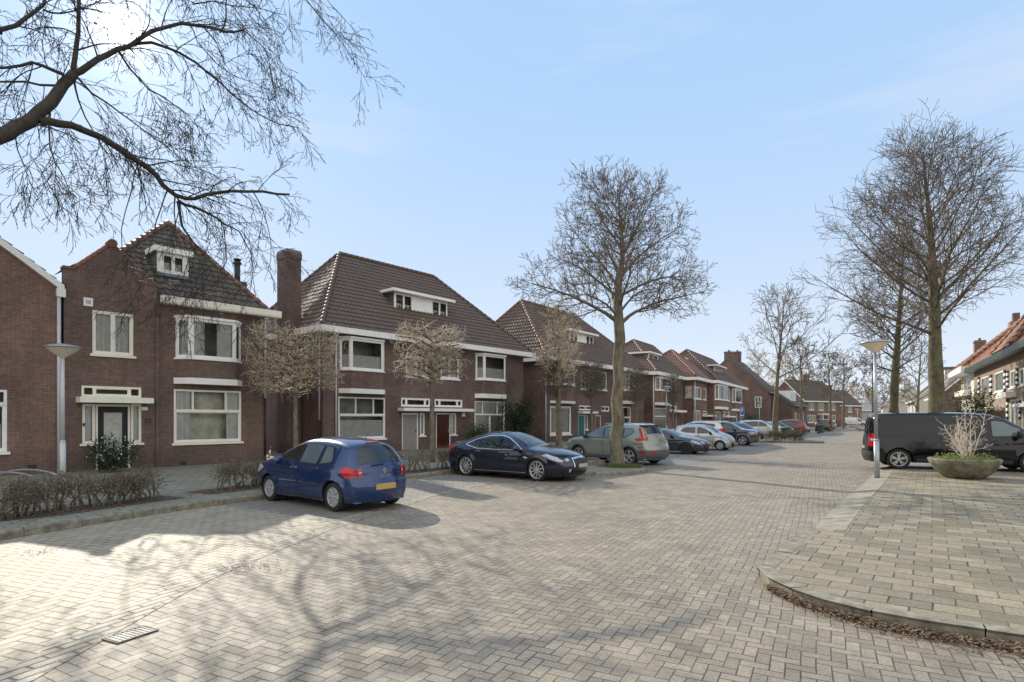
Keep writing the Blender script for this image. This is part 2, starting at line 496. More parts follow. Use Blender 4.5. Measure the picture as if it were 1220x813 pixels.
def tiled_face(mb, pts, tw=.25, th=.34, amp=.05, step=.042, us=6, mi=0):
    "roof plane with pantile relief; pts run along the eave first, seen from outside left to right"
    P = [Vector(p) for p in pts]
    u = (P[1] - P[0]).normalized()
    n = u.cross(P[2] - P[0]).normalized()
    if n.z < 0: n = -n
    v = n.cross(u)
    us_ = [(p - P[0]).dot(u) for p in P]; vs_ = [(p - P[0]).dot(v) for p in P]
    u0, u1 = min(us_), max(us_); v1 = max(vs_)
    nu = max(2, int(math.ceil((u1 - u0) / tw)) * us); nr = max(1, int(math.ceil(v1 / th)))
    vv = []
    for r in range(nr):
        vv.append((r * th - .002, step)); vv.append(((r + 1) * th - .006, 0))
    verts = []
    rng = random.Random(int(abs(P[0].x * 37 + P[1].y * 11) * 10))
    for (b, hb) in vv:
        for i in range(nu + 1):
            a = u0 + (u1 - u0) * i / nu
            ph = (a - u0) / tw
            f = ph - math.floor(ph)
            h = amp * (math.cos(2 * PI * f) * .5 + .5) ** 1.5 + hb + rng.uniform(-.004, .004)
            q = P[0] + u * a + v * b + n * h
            verts.append(q)
    bm = bmesh.new()
    bv = [bm.verts.new(q) for q in verts]
    W = nu + 1
    for r in range(len(vv) - 1):
        for i in range(nu):
            bm.faces.new((bv[r*W+i], bv[r*W+i+1], bv[(r+1)*W+i+1], bv[(r+1)*W+i]))
    N = len(P)
    for i in range(N):
        e = P[(i+1) % N] - P[i]
        if i == 0: continue
        no = e.cross(n)
        c = sum(P, Vector()) / N
        if (c - P[i]).dot(no) > 0: no = -no
        geom = bm.verts[:] + bm.edges[:] + bm.faces[:]
        bmesh.ops.bisect_plane(bm, geom=geom, plane_co=P[i], plane_no=no, clear_outer=True)
    bm.verts.index_update()
    mb.add([w.co[:] for w in bm.verts], [[w.index for w in f.verts] for f in bm.faces], mi)
    bm.free()

def ridge_caps(mb, a, b, r=.11, pitch=.36, mi=0):
    a, b = Vector(a), Vector(b)
    L = (b - a).length
    n = max(1, int(L / pitch))
    for i in range(n):
        p = a + (b - a) * (i / n); q = a + (b - a) * ((i + 1.06) / n)
        mb.tube([p, q], [r * 1.12, r * .92], 7, mi)

class House:
    def __init__(s, name, label, cat, xy, alpha, group=None):
        s.o = empty(name, (xy[0], xy[1], 0), math.radians(90 - alpha), label, cat, group)
        a = math.radians(alpha)
        s.X0, s.Y0 = xy
        s.d = (math.sin(a), math.cos(a)); s.b = (-math.cos(a), math.sin(a))
        s.open = []
    def t(s, px, off=0.0):
        k = (px - CXP) / F
        x0 = s.X0 + off * s.b[0]; y0 = s.Y0 + off * s.b[1]
        return (k * y0 - x0) / (s.d[0] - k * s.d[1])
    def z(s, px, py, off=0.0):
        t = s.t(px, off)
        return CAMH + (HOR - py) / F * (s.Y0 + off * s.b[1] + t * s.d[1])
    def off(s, px, t):
        k = (px - CXP) / F
        x0 = s.X0 + t * s.d[0]; y0 = s.Y0 + t * s.d[1]
        return (k * y0 - x0) / (s.b[0] - k * s.b[1])
    def rect(s, x0, y0, x1, y1, off=0.0):
        "photo box on the facade plane -> t0, t1, z0, z1"
        xm = (x0 + x1) / 2
        return s.t(x0, off), s.t(x1, off), s.z(xm, y1, off), s.z(xm, y0, off)
    # --- walls
    def wall(s, t0, t1, D, z1, mat, extra=(), name='wall', sides=True, z0=-.1):
        mb = MB()
        xs = sorted({t0, t1, *[q for o in s.open for q in o[:2]]}); zs = sorted({z0, z1, *[q for o in s.open for q in o[2:]]})
        for i in range(len(xs) - 1):
            for j in range(len(zs) - 1):
                cx, cz = (xs[i] + xs[i+1]) / 2, (zs[j] + zs[j+1]) / 2
                if any(o[0] < cx < o[1] and o[2] < cz < o[3] for o in s.open): continue
                mb.quad((xs[i],0,zs[j]), (xs[i+1],0,zs[j]), (xs[i+1],0,zs[j+1]), (xs[i],0,zs[j+1]))
        dp = .16
        for a, b, c, e in s.open:
            mb.quad((a,0,c), (a,0,e), (a,dp,e), (a,dp,c)); mb.quad((b,0,c), (b,dp,c), (b,dp,e), (b,0,e))
            mb.quad((a,0,c), (a,dp,c), (b,dp,c), (b,0,c)); mb.quad((a,0,e), (b,0,e), (b,dp,e), (a,dp,e))
        if sides:
            mb.quad((t0,D,z0), (t0,0,z0), (t0,0,z1), (t0,D,z1)); mb.quad((t1,0,z0), (t1,D,z0), (t1,D,z1), (t1,0,z1))
        mb.quad((t1,D,z0), (t0,D,z0), (t0,D,z1), (t1,D,z1))
        for pts in extra: mb.poly(pts)
        return mb.build(name, M[mat], s.o)
    # --- windows
    def window(s, t0, t1, z0, z1, mull=(), trans=None, fm='white', y=.035, fw=.075, curtain='net', sill=True, cut=True, room='room', glass='glass', name='window', ulights=None):
        if cut: s.open.append((t0, t1, z0, z1))
        mb = MB()
        d0, d1 = y - .02, y + .07
        mb.box(t0, t0 + fw, d0, d1, z0, z1); mb.box(t1 - fw, t1, d0, d1, z0, z1)
        mb.box(t0 + fw, t1 - fw, d0, d1, z0, z0 + fw); mb.box(t0 + fw, t1 - fw, d0, d1, z1 - fw, z1)
        zt = None
        if trans is not None:
            zt = z0 + (z1 - z0) * trans
            mb.box(t0 + fw, t1 - fw, d0 - .025, d1 - .004, zt - .05, zt + .05)
        for q in mull:
            c = t0 + (t1 - t0) * q
            mb.box(c - fw * .45, c + fw * .45, d0 + .004, d1 - .008, z0 + fw, (zt - .05) if zt else z1 - fw)
        if zt:
            for q in (ulights if ulights is not None else mull):
                c = t0 + (t1 - t0) * q
                mb.box(c - fw * .45, c + fw * .45, d0 + .004, d1 - .008, zt + .05, z1 - fw)
        # slim casement frames inside every light
        def sash(a, b, c, e):
            w = .035
            mb.box(a, a + w, d0 + .02, d1 - .012, c, e); mb.box(b - w, b, d0 + .02, d1 - .012, c, e)
            mb.box(a + w, b - w, d0 + .02, d1 - .012, c, c + w); mb.box(a + w, b - w, d0 + .02, d1 - .012, e - w, e)
        ed = [t0 + fw] + [t0 + (t1 - t0) * q for q in mull] + [t1 - fw]
        for i in range(len(ed) - 1):
            a = ed[i] + (fw * .45 if i else 0); b = ed[i+1] - (fw * .45 if i < len(ed) - 2 else 0)
            if b - a > .25: sash(a, b, z0 + fw, (zt - .05) if zt else z1 - fw)
        f = mb.build(name, M[fm], s.o)
        MB().quad((t0+.02, y+.045, z0+.02), (t1-.02, y+.045, z0+.02), (t1-.02, y+.045, z1-.02), (t0+.02, y+.045, z1-.02)).build('pane', M[glass], f)
        if sill:
            MB().box(t0 - .07, t1 + .07, -.07, y - .022, z0 - .085, z0 - .004).build('sill', M[fm], f)
        if cut:
            r = MB()
            b = .5 if room == 'roomwarm' else .9
            r.quad((t0,b,z0), (t1,b,z0), (t1,b,z1), (t0,b,z1)); e0 = .163
            r.quad((t0,e0,z0), (t0,e0,z1), (t0,b,z1), (t0,b,z0)); r.quad((t1,e0,z0), (t1,b,z0), (t1,b,z1), (t1,e0,z1))
            r.quad((t0,e0,z0), (t0,b,z0), (t1,b,z0), (t1,e0,z0)); r.quad((t0,e0,z1), (t1,e0,z1), (t1,b,z1), (t0,b,z1))
            r.build('room_lining', M[room], f)
        yc = .14 if cut else y + .1
        if curtain in ('net', 'half', 'drape', 'sides'):
            cs = [MB(), MB()]; n = max(8, int((t1 - t0) / .045))
            top = z1 - .02
            bot = z0 + .04 
            if curtain == 'half': top = z0 + (z1 - z0) * .45
            for i in range(n):
                fa, fb = i / n, (i + 1) / n
                if curtain in ('sides', 'drape') and .24 < fa < .76: continue
                a, b2 = t0 + (t1-t0)*fa, t0 + (t1-t0)*fb
                ya, yb = yc + .028*math.sin(i*1.9) , yc + .028*math.sin((i+1)*1.9)
                cs[1 if curtain in ('sides', 'drape') and fa > .5 else 0].quad((a,ya,bot), (b2,yb,bot), (b2,yb,top), (a,ya,top))
            for c in cs:
                if c.v: c.build('curtain', M['drape' if curtain == 'drape' else 'net'], f)
        return f
    def win(s, x0, y0, x1, y1, **kw):
        return s.window(*s.rect(x0, y0, x1, y1), **kw)
    def bay(s, x0, y0, x1, y1, yap, ybase, proj=.42, cut=.38, fm='white', mat='brick', side_frac=None, curtain='net'):
        "three-sided bay: window between y0 and y1, brick apron to yap, white base board to ybase (photo rows)"
        t0, t1, zw0, zw1 = s.rect(x0, y0, x1, y1)
        xm = (x0 + x1) / 2
        za, zb = s.z(xm, yap), s.z(xm, ybase)
        w = t1 - t0
        c = min(cut, w * .26)
        plan = [(t0, 0), (t0 + c, -proj), (t1 - c, -proj), (t1, 0)]
        s.open.append((t0 + .05, t1 - .05, zw0 + .02, zw1 - .02))
        ap = MB(); ap.prism([(p[0], p[1]) for p in plan][::1], za + .002, zw0 - .06)
        ap.build('bay_apron', M[mat], s.o)
        e = .06
        pl2 = [(t0 - e, .0), (t0 + c - e*.6, -proj - e), (t1 - c + e*.6, -proj - e), (t1 + e, .0)]
        MB().prism(pl2, zb, za).build('bay_base_board', M[fm], s.o); MB().prism(pl2, zw0 - .06, zw0).build('bay_sill', M[fm], s.o); MB().prism(pl2, zw1, zw1 + .09).build('bay_roof', M[fm], s.o)
        f = MB(); gl = MB(); cu = MB()
        for k in range(3):
            a, b = plan[k], plan[k+1]
            L = math.hypot(b[0]-a[0], b[1]-a[1]); u = ((b[0]-a[0])/L, (b[1]-a[1])/L); n = (-u[1], u[0])   # n points inwards
            fw = .085
            g = .003
            f.obox(a, u, n, g, fw, zw0 + g, zw1 - g, .0, .09); f.obox(a, u, n, L - fw, L - g, zw0 + g, zw1 - g, .0, .09)
            f.obox(a, u, n, fw, L - fw, zw0 + g, zw0 + fw, .004, .086); f.obox(a, u, n, fw, L - fw, zw1 - fw, zw1 - g, .004, .086)
            sw = .03
            f.obox(a, u, n, fw, fw + sw, zw0 + fw, zw1 - fw, .02, .07); f.obox(a, u, n, L - fw - sw, L - fw, zw0 + fw, zw1 - fw, .02, .07)
            f.obox(a, u, n, fw + sw, L - fw - sw, zw0 + fw, zw0 + fw + sw, .02, .07); f.obox(a, u, n, fw + sw, L - fw - sw, zw1 - fw - sw, zw1 - fw, .02, .07)
            def pt(q, z, m): return (a[0] + u[0]*q + n[0]*m, a[1] + u[1]*q + n[1]*m, z)
            gl.quad(pt(fw, zw0 + .02, .045), pt(L - fw, zw0 + .02, .045), pt(L - fw, zw1 - .02, .045), pt(fw, zw1 - .02, .045))
            if curtain:
                nn = max(4, int(L / .06)); top = zw1 - .05 if curtain == 'net' else zw0 + (zw1 - zw0) * .48
                for i in range(nn):
                    q0, q1 = fw + (L - 2*fw)*i/nn, fw + (L - 2*fw)*(i+1)/nn
                    if curtain == 'net' and k == 1 and .30 < i/nn < .58: continue
                    cu.quad(pt(q0, zw0 + .05, .14 + .02*math.sin(i*1.7)), pt(q1, zw0 + .05, .14 + .02*math.sin((i+1)*1.7)), pt(q1, top, .14 + .02*math.sin((i+1)*1.7)), pt(q0, top, .14 + .02*math.sin(i*1.7)))
        fo = f.build('bay_window', M[fm], s.o)
        gl.build('pane', M['glass'], fo)
        if curtain: cu.build('curtain', M['net'], fo)
        r = MB(); r.box(t0 + .05, t1 - .05, .17, .95, zw0 + .02, zw1 - .02)
        # open the room box to the front
        r.f.pop(2); r.m.pop(2); r.sm.pop(2)
        r.build('room_lining', M['room'], fo)
        return t0, t1
    def band(s, x0, y0, x1, y1, proj=.35, mat='white', name='canopy'):
        t0, t1, z0, z1 = s.rect(x0, y0, x1, y1)
        return MB().box(t0, t1, -proj, -.002, z0, z1).build(name, M[mat], s.o)
    def door(s, x0, y0, x1, ybot=None, mat='grey_door', fm='white', glass=None, recess=.05):
        t0, t1 = s.t(x0), s.t(x1)
        z1 = s.z((x0 + x1) / 2, y0); z0 = .14
        s.open.append((t0, t1, z0, z1))
        fw = .07
        y = recess
        mb = MB()
        mb.box(t0, t0 + fw, y - .03, y + .08, z0, z1); mb.box(t1 - fw, t1, y - .03, y + .08, z0, z1); mb.box(t0 + fw, t1 - fw, y - .03, y + .08, z1 - fw, z1)
        f = mb.build('door_frame', M[fm], s.o)
        a, b, c, e = t0 + fw + .003, t1 - fw - .003, z0 + .01, z1 - fw - .003
        d = MB(); 
        d.box(a, b, y + .0, y + .05, c, e)
        w = (b - a)
        if not glass:
            for zz0, zz1 in ((.12, .42), (.48, .9)):
                q0, q1 = c + (e-c)*zz0, c + (e-c)*zz1
                for xx0, xx1 in ((a + w*.16, a + w*.46), (a + w*.54, a + w*.84)):
                    d.box(xx0, xx1, y - .012, y, q0, q1)
        dd = d.build('door', M[mat], s.o)
        if glass:
            MB().box(a + w*.2, b - w*.2, y - .006, y + .001, c + (e-c)*.1, e - (e-c)*.1).build('door_light', M[glass], dd)
            MB().box(a + w*.16, b - w*.16, y - .003, y + .0005, c + (e-c)*.085, e - (e-c)*.085).build('door_trim', M['black_iron'], dd)
        h = MB(); h.box(b - w*.13, b - w*.08, y - .05, y - .0, c + .95, c + 1.12); h.build('handle', M['chrome'], dd)
        MB().box(t0 - .1, t1 + .1, -.32, -.004, .05, .15).build('doorstep', M['kerb'], s.o)
        return dd
    def pipe(s, t, z0, z1, mat='pipe_grey', r=.045, y=-.08, dark=0.0):
        o = MB().tube([(t, y, z0 + dark), (t, y, z1)], r, 8).build('downpipe', M[mat], s.o)
        if dark: MB().tube([(t, y, z0), (t, y, z0 + dark)], r * 1.15, 8).build('pipe_shoe', M['black_iron'], o)
        return o
    # --- roofs
    def hip(s, x0, x1, y0, y1, ze, zr, r0, r1, tile, caps='tile_red', ym=None, coarse=False, gutter='white', gh=.22, parts=('front', 'left', 'right', 'back')):
        ym = (y0 + y1) / 2 if ym is None else ym
        A, B, C, D = (x0,y0,ze), (x1,y0,ze), (x1,y1,ze), (x0,y1,ze)
        R0, R1 = (r0, ym, zr), (r1, ym, zr)
        kw = dict(us=4, tw=.3, th=.4, amp=.06, step=.05) if coarse else (dict(tw=.28, th=.35, amp=.055, step=.045) if gutter is None else {})
        mb = MB()
        same = abs(r1 - r0) < .05
        if 'front' in parts: tiled_face(mb, [A, B, R0] if same else [A, B, R1, R0], **kw)
        if 'right' in parts: tiled_face(mb, [B, C, R1], **kw)
        if 'left' in parts: tiled_face(mb, [D, A, R0], **kw)
        if 'back' in parts: mb.poly([C, D, R0] if same else [C, D, R0, R1])
        mb.poly([(x0,y0,ze-.01), (x0,y1,ze-.01), (x1,y1,ze-.01), (x1,y0,ze-.01)])
        ro = mb.build('roof', M[tile], s.o)
        cp = MB()
        up = Vector((0, 0, .07))
        for a, b in ((A, R0), (B, R1), (C, R1), (D, R0)) + (() if same else ((R0, R1),)):
            ridge_caps(cp, Vector(a) + up, Vector(b) + up, r=.13 if coarse else .11, pitch=.5 if coarse else .36)
        cp.build('ridge_tile', M[caps], ro)
        if gutter is None: return ro
        g = MB(); e = .12
        g.box(x0 - e, x1 + e, y0 - e, y0 + .03, ze - gh, ze + .03); g.box(x0 - e, x1 + e, y1 - .03, y1 + e, ze - gh, ze + .03)
        g.box(x0 - e, x0 + .03, y0 + .033, y1 - .033, ze - gh, ze + .03); g.box(x1 - .03, x1 + e, y0 + .033, y1 - .033, ze - gh, ze + .03)
        g.box(x0 + .033, x1 - .033, y0 + .033, y1 - .033, ze - gh + .03, ze - gh + .07)
        g.build('gutter', M[gutter], s.o)
        return ro
    def dormer(s, t0, t1, z0, z1, yf, lights, depth=3.0, ov=.28, mat='white', cheek='lead', slab=.16):
        o = MB().box(t0, t0 + .05, yf + .065, yf + depth, z0, z1).build('dormer', M[cheek], s.o)
        MB().box(t1 - .05, t1, yf + .065, yf + depth, z0, z1).build('dormer_cheek', M[cheek], o)
        fr = MB(); panes = []
        fr.box(t0, t1, yf, yf + .06, z0, z0 + .07); fr.box(t0, t1, yf, yf + .06, z1 - .06, z1)
        cur = t0; 
        for a, b in sorted(lights):
            fr.box(cur, a, yf + .003, yf + .06, z0 + .07, z1 - .06)
            for q0, q1 in ((a, (a + b)/2), ((a + b)/2, b)):
                w = .055
                fr.box(q0, q0 + w, yf - .012, yf + .05, z0 + .07, z1 - .06); fr.box(q1 - w, q1, yf - .012, yf + .05, z0 + .07, z1 - .06)
                fr.box(q0 + w, q1 - w, yf - .012, yf + .05, z0 + .07, z0 + .07 + w); fr.box(q0 + w, q1 - w, yf - .012, yf + .05, z1 - .06 - w, z1 - .06)
                panes.append(MB().quad((q0 + w, yf + .03, z0 + .1), (q1 - w, yf + .03, z0 + .1), (q1 - w, yf + .03, z1 - .1), (q0 + w, yf + .03, z1 - .1)))
                zc = z0 + (z1 - z0) * .55
                MB().quad((q0 + w, yf + .12, z0 + .1), (q1 - w, yf + .12, z0 + .1), (q1 - w, yf + .12, zc), (q0 + w, yf + .12, zc)).build('curtain', M['net'], o)
            cur = b
        fr.box(cur, t1, yf + .003, yf + .06, z0 + .07, z1 - .06)
        fr.build('dormer_window', M[mat], o)
        for g in panes: g.build('pane', M['glass'], o)
        MB().box(t0 + .06, t1 - .06, yf + .5, yf + .55, z0, z1).build('room_lining', M['room'], o)
        MB().box(t0 - ov, t1 + ov, yf - ov, yf + depth, z1 + .002, z1 + slab).build('dormer_roof', M[mat], o)
        MB().box(t0 - .05, t1 + .05, yf - .05, yf - .014, z0 - .12, z0 - .004).build('flashing', M['lead'], o)
        return o

def vents(h, px, py, mat='black_iron'):
    t, z = h.t(px), h.z(px, py)
    MB().box(t - .11, t + .11, -.012, .01, z - .06, z + .06).build('air_brick', M[mat], h.o)

def text_part(txt, size, loc, rot, mat, parent, name='lettering', depth=.004):
    cu = bpy.data.curves.new(name, 'FONT'); cu.body = txt; cu.size = size; cu.extrude = depth
    cu.align_x = 'CENTER'; cu.align_y = 'CENTER'
    o = bpy.data.objects.new(name, cu); COL.objects.link(o)
    dg = bpy.context.evaluated_depsgraph_get()
    me = bpy.data.meshes.new_from_object(o.evaluated_get(dg))
    bpy.data.objects.remove(o)
    me.materials.clear(); me.materials.append(M[mat])
    o = bpy.data.objects.new(name, me); COL.objects.link(o)
    o.location = loc; o.rotation_euler = rot; o.parent = parent
    return o

def build_houses():
    # ---- corner house with step gable (number 23)
    h1 = House('brick_house', 'dark brick house number 23 with tile capped gable, white door canopy and bay window', 'house', (-12.78, 20.85), 41.5)
    tl, tr, ts = h1.t(76), h1.t(316.5), h1.t(187)
    D = 8.0
    ze = h1.z(187, 356) - .02
    er = h1.t(330)
    # window boxes measured on the photograph
    h1.win(110, 372, 159, 423, mull=(.5,), fm='cream', curtain='net')
    h1.bay(209, 383, 287, 429, 452, 459, fm='white', mat='brick')
    h1.win(207, 465, 287.5, 527, mull=(.30, .76)[:0], trans=.60, ulights=(.27, .76), fm='cream', curtain='sides', room='roomwarm')
    h1.win(97, 460.5, 168.5, 473.5, mull=(.2, .8), fm='cream', curtain=None, sill=False, room='room')
    h1.band(90, 474, 176.5, 480.5, proj=.6, mat='cream', name='door_canopy')
    h1.win(98, 481.5, 113.5, 528.5, fm='cream', curtain='net', sill=True)
    h1.win(156, 481.5, 168.5, 527.5, fm='cream', curtain='net', sill=True)
    h1.door(113.8, 482, 155.5, mat='dark_door', fm='cream', glass='ribbed')
    gz = lambda x, y: h1.z(x, y)
    zs, zp, zq = gz(80, 320), gz(134, 293), gz(187, 343)
    tp = h1.t(134); t2 = h1.t(90)
    gab = [[(tl,0,ze),(ts,0,ze),(ts,0,zq),(tp,0,zp),(t2,0,zs),(tl,0,zs)], [(tl,.3,zs),(tl,.3,ze),(tl,0,ze),(tl,0,zs)],
           [(ts,.3,ze),(ts,.3,zq),(ts,0,zq),(ts,0,ze)], [(ts,.3,ze),(tl,.3,ze),(tl,.3,zs),(t2,.3,zs),(tp,.3,zp),(ts,.3,zq)],
           [(tl,0,zs),(t2,0,zs),(t2,.3,zs),(tl,.3,zs)]]
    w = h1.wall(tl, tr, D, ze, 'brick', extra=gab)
    # projecting right bay of the front, a shallow brick nib marks the joint
    MB().box(ts - .05, ts + .05, -.07, -.002, -.05, ze - .1).build('brick_nib', M['brick'], h1.o)
    cop = MB()
    for a, b in (((t2, zs), (tp, zp)), ((tp, zp), (ts, zq))):
        n = 7
        for i in range(n):
            f0, f1 = i/n, (i+1.12)/n
            p = Vector((a[0]+(b[0]-a[0])*f0, .13, a[1]+(b[1]-a[1])*f0 + .05)); q = Vector((a[0]+(b[0]-a[0])*f1, .13, a[1]+(b[1]-a[1])*f1 + .05))
            cop.tube([p, q], [.115, .095] if a[1] > b[1] else [.095, .115], 8)
    cop.tube([(tp, -.04, zp + .08), (tp, .33, zp + .08)], .15, 9)
    cop.build('gable_coping', M['tile_coping'], h1.o)
    MB().box(tl - .03, t2, -.04, .34, zs, zs + .08).build('shoulder_coping', M['brick'], h1.o)
    apx = D / 2
    r0 = h1.t(200, apx); zr = h1.z(200, 267, apx)
    ro = h1.hip(tl + .1, er - .12, .2, D + .3, ze + .02, zr, r0, r0, 'tile_dark', ym=apx, gutter=None)
    # cross roof behind the gable
    cr = MB(); yb = (zp - ze) / (zr - ze) * apx
    tiled_face(cr, [(ts, .3, zq - .02), (ts, (zq-ze)/(zr-ze)*apx + .1, zq - .02), (tp, yb + .1, zp - .02), (tp, .3, zp - .02)])
    cr.poly([(tl, .3, zs), (tp, .3, zp - .02), (tp, yb, zp - .02), (tl, yb, zs)])
    cr.build('gable_roof', M['tile_dark'], h1.o)
    # long white gutter of the front, stops at the gable
    MB().box(ts + .06, er, -.42, -.145, ze - .10, ze + .12).build('eaves_box', M['cream'], h1.o)
    MB().box(ts + .06, er, -.40, -.003, ze - .15, ze - .103).build('soffit', M['cream'], h1.o)
    yd = 1.15
    t0, t1, z0, z1 = h1.rect(187.5, 303, 224.5, 327, yd)
    h1.dormer(t0, t1, z0, z1, yd, [(t0 + .16, t1 - .16)], depth=2.2, slab=.2, ov=.14)
    h1.pipe(h1.t(315), .1, ze - .2, 'pipe_grey', r=.04, dark=2.6)
    t = h1.t(105); z = h1.z(105, 360); MB().box(t-.13, t+.13, -.03, .01, z-.14, z+.14).box(t-.07, t+.07, -.036, -.03, z-.06, z+.06, 1).build('alarm_box', [M['white'], M['zinc']], h1.o)
    t = h1.t(172); z = h1.z(172, 487); MB().box(t-.1, t+.1, -.02, .01, z-.06, z+.06).build('name_plate', M['white'], h1.o)
    text_part('23', .23, (h1.t(176), -.02, h1.z(176, 502)), (PI/2, 0, 0), 'black_iron', h1.o, 'house_number', .012)
    t = h1.t(99.8); z = h1.z(99.8, 506); MB().box(t-.025, t+.025, -.03, .0, z-.05, z+.05).build('door_bell', M['black_iron'], h1.o)
    vents(h1, 218, 552)
    # lantern lamp beside the bay, roof pipe
    t = h1.t(284, 4.5); zb = h1.z(284, 346, 4.5); zt = h1.z(284, 310, 4.5)
    ch = MB(); ch.box(t - .28, t + .28, 4.2, 4.9, zb - 1.2, zb + .38); c = ch.build('chimney', M['brick'], h1.o)
    MB().tube([(t-.05, 4.5, zb), (t-.05, 4.5, zt)], .13, 10).tube([(t-.05, 4.5, zt - .22), (t-.05, 4.5, zt - .12)], .19, 10).tube([(t-.05, 4.5, zt - .02), (t-.05, 4.5, zt + .03)], .18, 10).build('flue', M['black_iron'], c)

    # ---- neighbour with plain gable at the left edge
    h0 = House('gabled_house', 'red brown brick house with white verge board, cut off by the left photo edge', 'house', (-12.78, 20.85), 41.5)
    a = h1.t(72.0) - .02; bl = a - 9.2; zE = h0.z(74, 343); sl = (h0.z(0, 285) - h0.z(70, 338)) / (h0.t(70) - h0.t(0)); pk = (a + bl) / 2; zP = zE + sl * (a - pk)
    h0.win(-30, 464, 8.5, 539, trans=.77, mull=(.5,), fm='white', curtain='half')
    h0.win(-80, 380, -38, 425, mull=(.5,))
    h0.wall(bl, a, 9, zE, 'brick_b', extra=[[(bl,0,zE),(a,0,zE),(pk,0,zP)], [(a,9,zE),(bl,9,zE),(pk,9,zP)]])
    rf = MB(); tiled_face(rf, [(a+.12,-.12,zE-.02),(a+.12,9.1,zE-.02),(pk,9.1,zP+.05),(pk,-.12,zP+.05)]); tiled_face(rf, [(bl-.12,9.1,zE-.02),(bl-.12,-.12,zE-.02),(pk,-.12,zP+.05),(pk,9.1,zP+.05)])
    r = rf.build('roof', M['tile_dark'], h0.o)
    vb = MB()
    for e in (a + .1, bl - .1):
        p = [(e, -.16, zE - .16), (pk, -.16, zP - .16), (pk, -.16, zP + .06), (e, -.16, zE + .06)]; q = [(x, -.02, zz) for x, y, zz in p]
        vb.add(p + q, [(0,1,2,3), (7,6,5,4), (0,4,5,1), (3,2,6,7), (0,3,7,4), (1,5,6,2)])
    vb.box(a - .1, a + .13, -.165, .02, zE - .32, zE - .05)
    vb.build('verge_board', M['white'], h0.o)
    h0.pipe(a - .03, .1, zE - .1, 'pipe_grey', r=.055, y=-.07)
    vents(h0, 38, 556)

    # ---- first semi-detached pair
    h2 = House('semi_detached_house', 'wide hipped semi-detached house with tall brick chimney behind the blue hatchback', 'house', (-9.36, 27.4), 40.6)
    EL, ER = 0.0, h2.t(629.5)
    w0, w1 = .48, ER - .55; D = 8.4
    ze = h2.z(374, 389)
    h2.bay(404.5, 406, 458, 442, 464, 469.5, mat='brick_c', curtain='half')
    h2.win(403, 473.5, 459, 523, trans=.58, mull=(.36,)[:0], ulights=(.36, .74), curtain='half')
    h2.win(483.5, 425, 509, 449, mull=(.5,), curtain='half'); h2.win(525, 427, 547, 451.5, mull=(.5,), curtain='half')
    h2.bay(566.5, 424.5, 601, 453.5, 470, 475, mat='brick_c', curtain='half')
    h2.win(565.5, 478.5, 601.6, 524, trans=.66, mull=(.5,), ulights=(.26, .74), curtain='net')
    h2.win(478, 474.5, 513, 484.8, mull=(.18, .82), sill=False, curtain=None); h2.win(518, 476, 551, 485.4, mull=(.18, .82), sill=False, curtain=None)
    h2.band(473.6, 486.8, 557, 490.3, proj=.55, name='door_canopy')
    h2.door(479, 492.5, 498.5, mat='grey_door'); h2.win(500.3, 492.5, 506, 519, curtain='net')
    h2.door(519.5, 492.5, 537, mat='red_door'); h2.win(538, 492.5, 543.6, 518, curtain='net')
    t0, t1, z0, z1 = h2.rect(550, 492, 554, 496.5); MB().box(t0, t1, -.03, .01, z0, z1).build('name_plate', M['white'], h2.o)
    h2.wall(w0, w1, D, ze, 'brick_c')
    ym = D / 2
    r0, r1 = h2.t(404.5, ym), h2.t(516, ym); zr = (h2.z(404.5, 304.5, ym) + h2.z(516, 329.5, ym)) / 2
    ro = h2.hip(EL + .1, ER - .1, -.5, D + .5, ze + .02, zr, r0, r1, 'tile_brown', caps='tile_brown', ym=ym, gh=.26)
    yd = 1.2
    t0, t1, z0, z1 = h2.rect(470, 354.5, 533, 378, yd)
    z0 -= .12
    h2.dormer(t0, t1, z0, z1, yd, [(t0 + .05, t0 + (t1-t0)*.31), (t0 + (t1-t0)*.69, t1 - .05)], depth=2.9, ov=.35)
    tc = w0 - .48; oc = h2.off(344.5, tc); zt = h2.z(344.5, 300.5, oc)
    c = MB().box(tc - .37, tc + .37, oc - .5, oc + .5, -.05, zt - .1).box(tc - .40, tc + .40, oc - .53, oc + .53, zt - .42, zt - .1).build('chimney', M['brick_dark'], h2.o)
    MB().box(tc - .38, tc + .38, oc - .5, oc + .5, zt - .1, zt + .02).build('chimney_cap', M['lead'], c)
    h2.pipe(w0 - .06, .1, ze - .2, 'pipe_grey', y=.25, dark=1.7); h2.pipe(h2.t(407) - .35, .1, ze - .3, 'pipe_grey', y=-.07) 

    # ---- second pair
    h3 = House('semi_detached_house', 'hipped semi-detached house with teal front door, right behind the street tree in the parking bays', 'house', (1.99, 41.2), 37.5)
    EL, ER = 0.0, h3.t(770); w0, w1 = .5, ER - .5; D = 8.6
    ze = h3.z(643.5, 425.5)
    h3.bay(656, 436, 682, 459, 478, 481, mat='brick_b', curtain='half')
    h3.win(655.4, 484, 680.4, 518, curtain='net', fw=.14)
    h3.win(692, 440.5, 703, 464.5, mull=(.5,)); h3.win(712, 443, 723, 465)
    h3.bay(742.5, 446, 754, 466, 478, 481.5, mat='brick_b'); h3.win(742, 485, 751.5, 516, curtain='sides', trans=.6)
    h3.win(690, 483.5, 706, 489, mull=(.5,), sill=False, curtain=None); h3.band(688.5, 490.3, 706.5, 493, proj=.5, name='door_canopy')
    h3.door(688.8, 494.5, 697, mat='teal_door'); h3.win(697.5, 495, 700.5, 512, curtain=None)
    h3.door(709, 495, 716, mat='brown_door'); h3.win(716.5, 484, 726, 490.5, mull=(.5,), sill=False, curtain=None)
    h3.wall(w0, w1, D, ze, 'brick_c')
    ym = D / 2
